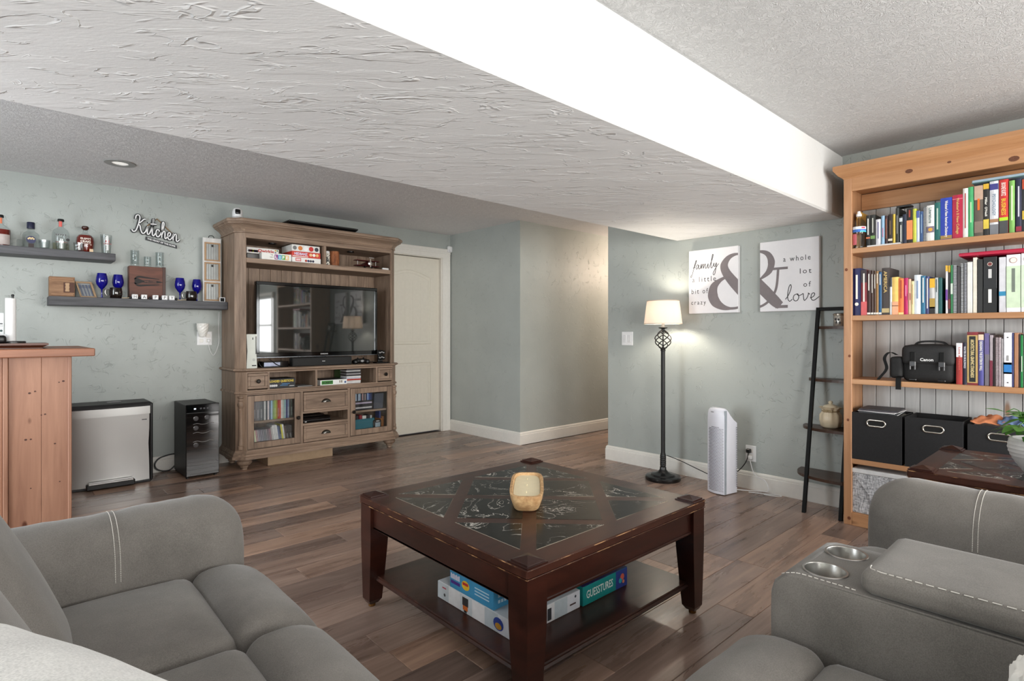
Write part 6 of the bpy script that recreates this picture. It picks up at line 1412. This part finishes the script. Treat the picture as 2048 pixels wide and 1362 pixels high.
# ------------------------------------------------------------------ tables with marble inlay
def inlaid_table(t, x0, x1, y0, y1, h, apron, frame, strip, leg):
    cx_, cy_, a = (x0 + x1) / 2, (y0 + y1) / 2, (x1 - x0) / 2
    b = MB(); b.box(x0, x1, y0, y1, h - .030, h, .005); b.box(x0 + .008, x1 - .008, y0 + .008, y1 - .008, h - .040, h - .029, .003); top = b.part('top', 'mahogx', t)
    r2 = math.sqrt(2); ai = a - frame; D = ai / r2; s = strip / 2
    def tile(pq):
        b = MB(); poly = []
        for p, q in pq: poly.append((cx_ + (p + q) / r2, cy_ + (p - q) / r2))
        ar = sum(poly[i][0] * poly[(i + 1) % len(poly)][1] - poly[(i + 1) % len(poly)][0] * poly[i][1] for i in range(len(poly)))
        if ar < 0: poly = poly[::-1]
        b.prism(poly, 'z', h - .004, h + .0008); b.part('marble_tile', 'marble', top)
        b = MB(); b.tube([(p[0], p[1], h) for p in poly], .0009, 4, True); b.part('tile_joint', plain((150, 140, 124), .5), top)
    for sp in (-1, 1):
        for sq in (-1, 1):
            tile([(sp * s, sq * s), (sp * (D - s), sq * s), (sp * (D - s), sq * (D - s)), (sp * s, sq * (D - s))])
            p0, q0 = D + s, s; L = ai * r2
            tile([(sp * p0, sq * q0), (sp * (L - q0), sq * q0), (sp * p0, sq * (L - p0))]); tile([(sp * q0, sq * p0), (sp * q0, sq * (L - q0)), (sp * (L - p0), sq * p0)])
    for sx in (-1, 1):
        for sy in (-1, 1):
            lx_, ly_ = cx_ + sx * (a - leg / 2 - .004), cy_ + sy * (a - leg / 2 - .004)
            k = leg / 2 + .002
            b = MB(); rings = []
            for o_, z_ in ((0, h), (0, h + .004), (-.007, h + .005), (-.007, h + .009), (-.012, h + .010), (-k * .92, h + .020)):
                q = k + o_; rings.append([(lx_ - q, ly_ - q, z_), (lx_ + q, ly_ - q, z_), (lx_ + q, ly_ + q, z_), (lx_ - q, ly_ + q, z_)])
            b.loft(rings); b.part('corner_cap', 'mahog', t)
            b = MB(); rings = []
            for u in range(13):
                z_ = .034 + (h - .032 - .034) * u / 12; f_ = z_ / h
                q = leg / 2 * (.66 + .34 * min(1, (f_ / .62)) ** .9); rings.append([(lx_ + sx * (leg / 2 - q) * .55 - q, ly_ + sy * (leg / 2 - q) * .55 - q, z_), (lx_ + sx * (leg / 2 - q) * .55 + q, ly_ + sy * (leg / 2 - q) * .55 - q, z_), (lx_ + sx * (leg / 2 - q) * .55 + q, ly_ + sy * (leg / 2 - q) * .55 + q, z_), (lx_ + sx * (leg / 2 - q) * .55 - q, ly_ + sy * (leg / 2 - q) * .55 + q, z_)])
            q = leg / 2 * .45; c0 = (lx_ + sx * leg * .094, ly_ + sy * leg * .094)
            rings = [[(c0[0] - q, c0[1] - q, .016), (c0[0] + q, c0[1] - q, .016), (c0[0] + q, c0[1] + q, .016), (c0[0] - q, c0[1] + q, .016)]] + rings
            b.loft(rings); b.part('leg', 'mahog', t)
            b = MB(); b.lathe([(.012, 0), (.015, .003), (.015, .013), (.010, .018)], c0[0], c0[1], 12); b.part('caster', plain((120, 84, 40), .35, .7), t, 40)
    for pth in ([(x0, y0, h - .003), (x1, y0, h - .003)], [(x0, y0, h - .003), (x0, y1, h - .003)], [(x0, y0, h - .029), (x1, y0, h - .029)], [(x0, y0, h - .029), (x0, y1, h - .029)], [(x1, y0, h - .003), (x1, y1, h - .003)]):
        b = MB(); n_ = 30; b.tube([tuple(Vector(pth[0]).lerp(Vector(pth[1]), q / n_)) for q in range(n_ + 1)], .0016, 5); b.part('worn_edge', 'worn', t)
    i = .018
    for (ax0, ax1, ay0, ay1) in ((x0 + leg, x1 - leg, y0 + i, y0 + i + .02), (x0 + leg, x1 - leg, y1 - i - .02, y1 - i), (x0 + i, x0 + i + .02, y0 + leg, y1 - leg), (x1 - i - .02, x1 - i, y0 + leg, y1 - leg)):
        b = MB(); b.box(ax0, ax1, ay0, ay1, h - .04 - apron, h - .035)
        b.box(ax0, ax1, ay0 - .004, ay1 + .004, h - .04 - apron, h - .034 - apron + .004, .002); b.part('apron', 'mahog', t)
    return t
ct = thing('coffee_table', 'large square dark wood coffee table with black marble inlay and lower shelf', 'coffee table', (1.625, 1.663, 0))
T0X, T1X, T0Y, T1Y, TH = 1.115, 2.135, 1.153, 2.173, .465
inlaid_table(ct, T0X, T1X, T0Y, T1Y, TH, .085, .095, .052, .082)
b = MB()
def bowed(z_, o_):
    out = []; a0, a1, b0, b1 = T0X + .035 + o_, T1X - .035 - o_, T0Y + .035 + o_, T1Y - .035 - o_
    for p, q in (((a0, b0), (a1, b0)), ((a1, b0), (a1, b1)), ((a1, b1), (a0, b1)), ((a0, b1), (a0, b0))):
        for k in range(6):
            u = k / 6; x_, y_ = p[0] + (q[0] - p[0]) * u, p[1] + (q[1] - p[1]) * u; bw = .022 * math.sin(PI * u)
            dx, dy = q[0] - p[0], q[1] - p[1]; L = math.hypot(dx, dy); out.append((x_ + dy / L * bw * .0, y_ - dx / L * bw * .0, z_))
    return out
b.loft([bowed(.112, .012), bowed(.114, .004), bowed(.121, .0), bowed(.127, .006), bowed(.132, .006), bowed(.135, .010)]); b.part('lower_shelf', 'mahogx', ct)
# dough-bowl candle
cd = thing('dough_bowl_candle', 'oblong carved wooden bowl filled with cream wax, centre of the coffee table', 'candle', (1.592, 1.648, TH + .001))
dd = Vector((1, 1)).normalized(); ww_ = Vector((-1, 1)).normalized()
def oval(L, W, z_, n=40, e=4.2):
    out = []
    for k in range(n):
        a = 2 * PI * k / n; c_, s_ = math.cos(a), math.sin(a)
        u, v = math.copysign(abs(c_) ** (2 / e), c_) * L, math.copysign(abs(s_) ** (2 / e), s_) * W
        out.append((1.592 + dd.x * u + ww_.x * v, 1.648 + dd.y * u + ww_.y * v, z_))
    return out
z0 = TH + .001
b = MB(); b.loft([oval(.150, .048, z0), oval(.160, .053, z0 + .006), oval(.180, .063, z0 + .036), oval(.190, .068, z0 + .062), oval(.190, .068, z0 + .066), oval(.178, .058, z0 + .067), oval(.172, .054, z0 + .056)], True, False); b.part('bowl', wood('pale_carved_wood', (160, 118, 76), (220, 184, 136), (30, 30, 30), .6, bstr=.3), cd, 50)
b = MB(); b.loft([oval(.171, .053, z0 + .05), oval(.171, .053, z0 + .057)]); b.part('wax', plain((240, 226, 190), .45, var=.03), cd)
for k in (-1, 0, 1): b = MB(); b.tube([(1.592 + dd.x * .1 * k, 1.648 + dd.y * .1 * k, z0 + .055), (1.592 + dd.x * .1 * k, 1.648 + dd.y * .1 * k, z0 + .063)], .0015, 5); b.part('wick', plain((210, 196, 160), .8), cd)
# games on the lower shelf
GZ = .1356
def xface(parent, data, x, y, z, rgb, nm='print'):
    b = MB(); b.flat(data, (x - .0006, y, z), (0, -1, 0), (0, 0, 1)); return b.part(nm, plain(rgb, .5), parent)
def quad(x0, x1, z0, z1): return ([(x0, z0), (x1, z0), (x1, z1), (x0, z1)], [(0, 1, 2, 3)])
def disc(x, z, r, sx=1): return ([(x + r * sx * math.cos(2 * PI * k / 16), z + r * math.sin(2 * PI * k / 16)) for k in range(16)], [tuple(range(16))])
G2 = 'board games on the coffee table shelf'
gA = carton('board_game', 'long white and grey checked game box at the bottom of the coffee table pile', 'board game', 1.238, 1.580, 1.352, 1.775, GZ, GZ + .064, (214, 218, 222), G2)
cols = [(190, 198, 202), (226, 228, 230), (204, 212, 216), (232, 232, 234), (196, 206, 212), (222, 224, 230)]
for k in range(6): xface(gA, quad(k * .0705, (k + 1) * .0705, 0, .062), 1.238, 1.775, GZ + .001, cols[k], 'checked_panel')
for k in range(5): patch_y(gA, 1.24 + .0672 * k, 1.24 + .0672 * (k + 1), GZ + .001, GZ + .063, 1.352, cols[(k + 1) % 6], 'checked_panel')
xface(gA, quad(.155, .19, .026, .056), 1.2375, 1.775, GZ, (54, 56, 58)); xface(gA, quad(.158, .187, .010, .026), 1.2375, 1.775, GZ, (208, 110, 50)); xface(gA, quad(.164, .181, .002, .010), 1.2375, 1.775, GZ, (40, 40, 40))
xface(gA, disc(.355, .031, .022, 1.2), 1.2375, 1.775, GZ, (50, 70, 150)); xface(gA, disc(.355, .024, .011, 1.5), 1.237, 1.775, GZ, (206, 150, 50)); xface(gA, quad(.03, .055, .045, .05), 1.2375, 1.775, GZ, (170, 60, 80)); xface(gA, disc(.045, .022, .006), 1.2375, 1.775, GZ, (70, 70, 70))
patch_y(gA, 1.522, 1.555, GZ + .022, GZ + .028, 1.3515, (70, 50, 50)); disc_y(gA, 1.553, GZ + .049, .005, 1.3515, (60, 70, 80)); patch_y(gA, 1.405, 1.425, GZ + .008, GZ + .05, 1.3515, (50, 50, 54)); disc_y(gA, 1.262, GZ + .03, .018, 1.3515, (60, 80, 150))
BX0, BZ0 = 1.239, GZ + .0648
gB = carton('board_game', 'blue and purple game box on top of the long checked box', 'board game', BX0, 1.45, 1.448, 1.699, BZ0, BZ0 + .066, (64, 150, 196), G2, (62, 40, 120))
[xface(gB, quad(-.028 + .008 * k, -.022 + .008 * k, -.010, .010 - .003 * (k % 2)), BX0, 1.664, BZ0 + .046, (232, 226, 240)) for k in range(7)]; xface(gB, quad(-.028, .028, -.006, .006), BX0, 1.664, BZ0 + .024, (80, 50, 140))
xface(gB, disc(0, 0, .017, 1.35), BX0, 1.603, BZ0 + .034, (236, 196, 50)); xface(gB, quad(-.016, .016, .002, .012), BX0 - .0006, 1.603, BZ0 + .032, (200, 50, 50))
for k in range(3): xface(gB, quad(-.040, .040, -.0022, .0022), BX0, 1.510, BZ0 + .046 - .011 * k, (190, 220, 236))
[patch_y(gB, 1.26 + .014 * k, 1.27 + .014 * k, BZ0 + z_, BZ0 + z_ + .011, 1.448, (200, 226, 240)) for k in range(9) for z_ in (.018, .038)]
for k in range(4): b = MB(); b.flat(disc(1.29 + .05 * (k % 2), 1.49 + .055 * k, .012), (0, 0, BZ0 + .0672), (1, 0, 0), (0, 1, 0)); b.part('lid_swirl', plain((120, 100, 180), .5), gB)
gC = carton('board_game', 'teal and navy game box at the right of the coffee table shelf', 'board game', 1.588, 1.862, 1.345, 1.60, GZ, GZ + .072, (20, 132, 130), G2, (36, 30, 84))
print_y(gC, 'GUESSTURES', 1.688, GZ + .038, 1.345, .030, (226, 236, 232), .160, .01); patch_y(gC, 1.787, 1.861, GZ + .001, GZ + .071, 1.345, (40, 56, 128))
disc_y(gC, 1.828, GZ + .042, .013, 1.3445, (196, 90, 70)); disc_y(gC, 1.815, GZ + .03, .010, 1.3443, (40, 150, 170)); disc_y(gC, 1.835, GZ + .022, .007, 1.3441, (220, 130, 90))

et = thing('end_table', 'square dark wood end table with black marble inlay behind the right sofa arm', 'end table', (3.03, .25, 0))
inlaid_table(et, 2.695, 3.365, -.088, .582, .60, .11, .085, .045, .082)
pl = thing('potted_plant', 'trailing green plant in a ridged white pot on the end table', 'plant', (2.985, .205, .602))
b = MB(); pr = []
for k in range(19):
    u = k / 18; r = .050 + .052 * math.sin(u * PI * .62) - .012 * max(0, u - .7); pr.append((r + .0022 * (k % 2), .602 + .135 * u))
pr += [(pr[-1][0] - .008, .737), (pr[-1][0] - .014, .70)]
b.lathe(pr, 2.985, .205, 32); b.part('pot', plain((214, 212, 210), .5), pl, 30)
b = MB(); b.lathe([(.001, .716), (.080, .714)], 2.985, .205, 24, False); b.part('soil', plain((44, 34, 26), .9), pl)
leafm = [plain((74, 130, 44), .45, var=.25, scale=12), plain((96, 152, 60), .45, var=.25, scale=12), plain((54, 104, 34), .45, var=.25, scale=12)]
rn = random.Random(11)
def leaf(base, dirv, L, W, drop, mt):
    d = Vector(dirv).normalized(); sd = d.cross(Vector((0, 0, 1))); sd = sd.normalized() if sd.length > .01 else Vector((1, 0, 0)); b = MB(); vs = []
    pr = (0, .55, .95, 1.0, .8, .5, .12)
    for k, wv_ in enumerate(pr):
        u = k / 6; p = Vector(base) + d * L * u + Vector((0, 0, -drop * u * u)); q = sd * W * wv_ * (1 + .12 * (k % 2)); up = Vector((0, 0, .12 * W * wv_))
        vs += [tuple(p - q + up), tuple(p), tuple(p + q + up)]
    b.add(vs, [f for k in range(6) for f in ((3 * k, 3 * k + 1, 3 * k + 4, 3 * k + 3), (3 * k + 1, 3 * k + 2, 3 * k + 5, 3 * k + 4))])
    o = b.part('leaf', mt, pl, 60); return o
for k in range(34):
    a = rn.uniform(0, 2 * PI); r = rn.uniform(.02, .075); h_ = rn.uniform(.0, .10); st = (2.985 + .03 * math.cos(a), .205 + .03 * math.sin(a), .72); tip = (2.985 + (r + .03) * math.cos(a), .205 + (r + .03) * math.sin(a), .735 + h_)
    b = MB(); b.tube(smoothpath([st, ((st[0] + tip[0]) / 2, (st[1] + tip[1]) / 2, tip[2] + .01), tip], 3), .0018, 5); b.part('stem', leafm[2], pl)
    leaf(tip, (math.cos(a), math.sin(a), rn.uniform(-.5, .4)), rn.uniform(.045, .075), rn.uniform(.022, .034), rn.uniform(.0, .03), leafm[k % 3])

# ------------------------------------------------------------------ sofas
def armprof(w_, h0, h1, n=28):
    """pillow-topped arm section in (across, z): full round top, slightly pinched below"""
    out = []; r = w_ / 2; zc = h1 - r * .92
    for k in range(n // 2 + 1):
        a = PI * k / (n // 2); out.append((-r * math.cos(a) * 1.0, zc + r * .92 * math.sin(a)))
    out = out[::-1]
    out = [(r * .98, h0)] + [(r * 1.02, (h0 + zc) * .5), (r * 1.03, zc - .03)] + out + [(-r * 1.03, zc - .03), (-r * 1.02, (h0 + zc) * .5), (-r * .98, h0)]
    return out, (0.0, zc - .04)
def sweep_arm(prof, ctr, a0, a1, axis, cross, rend=.10, n=26, seed=1):
    """sweep the arm section along an axis with soft rounded front; returns mesh and a function giving a section"""
    def sec(a, out=0.0):
        d_ = a1 - a; k = 1.0
        if d_ < rend: k = 1 - (1 - math.sqrt(max(0, 1 - (1 - d_ / rend) ** 2))) * .55
        pts = []
        for (c_, z_) in prof:
            wr = 0.0
            L = math.hypot(c_ - ctr[0], z_ - ctr[1]) + 1e-6
            nz = .008 * mnoise.noise((a * 6, c_ * 7, z_ * 7 + seed)) + .004 * mnoise.noise((a * 22, c_ * 5, z_ * 5 + seed))
            if z_ > prof[0][1] + .02: s_ = k * (1 + (nz + out) / L)
            else: s_ = k
            cc, zz = ctr[0] + (c_ - ctr[0]) * s_, ctr[1] + (z_ - ctr[1]) * s_
            zz = max(zz, prof[0][1]) if z_ <= prof[0][1] + .001 else zz
            pts.append((a, cross + cc, zz) if axis == 'x' else (cross + cc, a, zz))
        return pts
    b = MB(); st = [a0 + (a1 - rend - a0) * i / n for i in range(n)] + [a1 - rend + rend * math.sin(PI / 2 * i / 10) for i in range(11)]
    b.loft([sec(a) for a in st] if axis == 'x' else [sec(a)[::-1] for a in st]); return b, sec
def stitches(secf, a, parent, i0, i1, name='stitching'):
    for da in (-.006, .006):
        P = smoothpath([Vector(p) for p in secf(a + da, .0008)[i0:i1]], 6); b = MB()
        acc = 0; seg = []
        for i in range(len(P) - 1):
            if (i // 2) % 2 == 0 or True:
                p, q = P[i], P[i + 1]; d_ = (q - p); m_ = p + d_ * .72
                b.tube([tuple(p), tuple(m_)], .0009, 4)
        b.part(name, 'stitch', parent)
def seat(parent, x0, x1, y0, y1, z1, name, r=.05, bulge=(.004, .004, .016), z0=.27, n=14, seed=0, fn=None, mat='sofa'):
    def f(p):
        if fn: p = fn(p)
        k = .005 * mnoise.noise((p[0] * 7 + seed, p[1] * 7, p[2] * 5)); return (p[0], p[1], p[2] + k)
    b = MB(); b.blob(((x0 + x1) / 2, (y0 + y1) / 2, (z0 + z1) / 2), ((x1 - x0) / 2, (y1 - y0) / 2, (z1 - z0) / 2), r, bulge, n, f); return b.part(name, mat, parent, 70)
ls = thing('recliner_sofa', 'grey suede reclining sofa with rounded stitched arm in the left foreground', 'sofa', (.05, 1.2, 0))
MB().box(-.50, .50, .89, 2.06, .04, .28, .02).part('base', 'sofa', ls)
pf, ctr_ = armprof(.275, .03, .640)
b, sec = sweep_arm(pf, ctr_, -.42, .565, 'x', 1.948, .12); arm = b.part('arm', 'sofa', ls, 70)
stitches(sec, .228, arm, 2, 19)
def rollx(p):       # the leg-rest pad rolls over the front edge
    k = max(0, p[0] - .47) / .13; return (p[0], p[1], p[2] - .055 * k * k * max(0, (p[2] - .25) / .22))
def rolly(p):
    k = max(0, p[1] - .50) / .13; return (p[0], p[1], p[2] - .055 * k * k * max(0, (p[2] - .25) / .22))
for k, (y0, y1) in enumerate(((1.345, 1.815), (.872, 1.340))):
    seat(ls, -.06, .402, y0, y1, .462, 'seat_cushion', .042, (.004, .002, .022), seed=k)
    seat(ls, .388, .602, y0, y1, .468, 'leg_rest', .052, (.006, .002, .016), .09, seed=k + 5, fn=rollx)
    def lean(p): return (p[0] - (p[2] - .5) * .45, p[1], p[2])
    bc = seat(ls, -.36, .085, y0 + .002, y1 - .002, .93, 'back_cushion', .12, (.03, .0, .0), .36, 18, k + 9, lean)
    for zz in (.60, .75):
        b = MB(); b.tube(smoothpath([(.090 + .024 * math.sin(PI * q / 6) - (zz - .5) * .45 - .03 * abs(q - 3) / 3, y0 + .06 + (y1 - y0 - .12) * q / 6, zz - .03 * math.sin(PI * q / 6)) for q in range(7)], 4), .0016, 5); b.part('seam_stitching', 'stitch', bc)
# nearest back cushion of the corner seat
cw = thing('corner_seat', 'rounded corner seat back painted pale for window light, nearest left foreground', 'sofa', (-.2, .45, 0))
def turned(p):
    ex, ey = (.91, .41), (-.41, .91); return (-.095 + ex[0] * p[0] + ey[0] * p[1], .59 + ex[1] * p[0] + ey[1] * p[1], p[2])
seat(cw, -.25, .25, -.32, .32, .832, 'back_cushion', .11, (.02, .0, .015), .44, 18, 3, turned, 'sofalit')
MB().box(-.5, .56, .12, .866, .04, .30, .02).part('base', 'sofa', cw); seat(cw, -.5, .58, .12, .866, .455, 'seat_cushion', .05, z0=.29, seed=40)

rs = thing('console_loveseat', 'grey suede reclining loveseat with cup-holder console in the right foreground', 'sofa', (1.6, .1, 0))
MB().box(.62, 2.34, -.72, .50, .04, .28, .02).part('base', 'sofa', rs)
for k, (x0, x1) in enumerate(((.862, 1.322), (1.640, 2.098))):
    seat(rs, x0, x1, -.24, .430, .462, 'seat_cushion', .042, (.002, .004, .022), seed=k + 20); seat(rs, x0, x1, .415, .634, .468, 'leg_rest', .052, (.002, .006, .016), .09, seed=k + 25, fn=rolly)
    def leany(p): return (p[0], p[1] - (p[2] - .5) * .42, p[2])
    seat(rs, x0, x1, -.62, -.20, .66, 'lumbar_cushion', .11, (0, .02, 0), .36, 12, k + 30, leany); seat(rs, x0, x1, -.64, -.24, .92, 'head_cushion', .11, (0, .02, .01), .60, 12, k + 33, leany)
pf, ctr_ = armprof(.265, .03, .665)
b, sec2 = sweep_arm(pf, ctr_, -.55, .575, 'y', 2.225, .12, seed=6); arm2 = b.part('arm', 'sofa', rs, 70)
stitches(sec2, .285, arm2, 2, 19)
# console body with two real cup wells
def conring(x, ins):
    pr = [(-.55, .03), (.545, .03), (.556, .20), (.556, .40), (.557, .50), (.556, .545), (.548, .572), (.528, .592), (.505, .599), (.47, .600), (-.55, .600)]
    c = (.1, .33); return [(x, c[0] + (p[0] - c[0]) * (1 - ins), c[1] + (p[1] - c[1]) * (1 - ins * 1.6)) for p in pr]
b = MB(); b.loft([conring(1.328, .022), conring(1.331, .008), conring(1.340, .0), conring(1.622, .0), conring(1.631, .008), conring(1.634, .022)])
con = b.part('console', 'sofa', rs, 35)
cups = ((1.408, .462), (1.556, .462))
cut = []
for cx_, cy_ in cups:
    q = MB(); q.lathe([(.0425, .50), (.0425, .66)], cx_, cy_, 36); me = q.mesh('cutter', 'sofa', rs.location); o = bpy.data.objects.new('cutter', me); C.objects.link(o); o.location = rs.location; cut.append(o)
    md = con.modifiers.new('well', 'BOOLEAN'); md.operation = 'DIFFERENCE'; md.object = o; md.solver = 'EXACT'
dg = bpy.context.evaluated_depsgraph_get(); dg.update()
me2 = bpy.data.meshes.new_from_object(con.evaluated_get(dg)); con.modifiers.clear(); con.data = me2
for o in cut: bpy.data.objects.remove(o)
for cx_, cy_ in cups:
    b = MB(); b.lathe([(.001, .508), (.041, .508), (.0415, .514), (.0418, .600), (.043, .6022), (.047, .6022), (.0482, .6005)], cx_, cy_, 36, False); b.part('cup_holder', plain((176, 174, 170), .3, 1.0, .03, 60), rs, 40)
b = MB(); b.blob((1.481, -.08, .628), (.150, .452, .026), .021, (0, 0, .004), 22); lid = b.part('console_lid', 'sofa', rs, 70)
def dashes(pts, parent, gap=.0075, r=.0011):
    P = smoothpath([Vector(p) for p in pts], 40); b = MB(); acc = 0; start = P[0]; on = True; run = [P[0]]
    for i in range(1, len(P)):
        acc += (P[i] - P[i - 1]).length
        if on: run.append(P[i])
        if acc > (gap if on else gap * .45):
            if on and len(run) > 1: b.tube([tuple(run[0]), tuple(run[-1])], r, 5)
            on = not on; acc = 0; run = [P[i]]
    b.part('stitching', 'stitch', parent)
dashes([(1.346, .535, .5885), (1.345, .50, .6005), (1.345, .44, .6015), (1.345, .38, .6015)], con)
dashes([(1.346, .335, .6535), (1.344, .10, .6548), (1.344, -.15, .6550)], lid); dashes([(1.346, .335, .6535), (1.355, .356, .6530), (1.38, .360, .6530)], lid)
b = MB(); b.tube(smoothpath([Vector(p) for p in ((1.3335, .548, .54), (1.3335, .525, .582), (1.3335, .48, .596), (1.3335, .2, .600), (1.3335, -.2, .600))], 6), .0022, 6); b.part('piping', 'sofa', con, 60)
# fluffy throw pillow
fp = thing('fluffy_pillow', 'white fluffy pillow peeking in at the bottom right corner', 'pillow', (1.145, .015, .46))
def fuzz(p): n_ = mnoise.noise((p[0] * 30, p[1] * 30, p[2] * 30)) * .014 + mnoise.noise((p[0] * 90, p[1] * 90, p[2] * 90)) * .010; return (p[0] + n_, p[1] + n_ * .6, p[2] + n_)
b = MB(); b.blob((1.145, .026, .568), (.16, .072, .104), .07, (.0, .02, 0), 44, fuzz); b.part('cover', plain((240, 238, 232), .95), fp, 70)
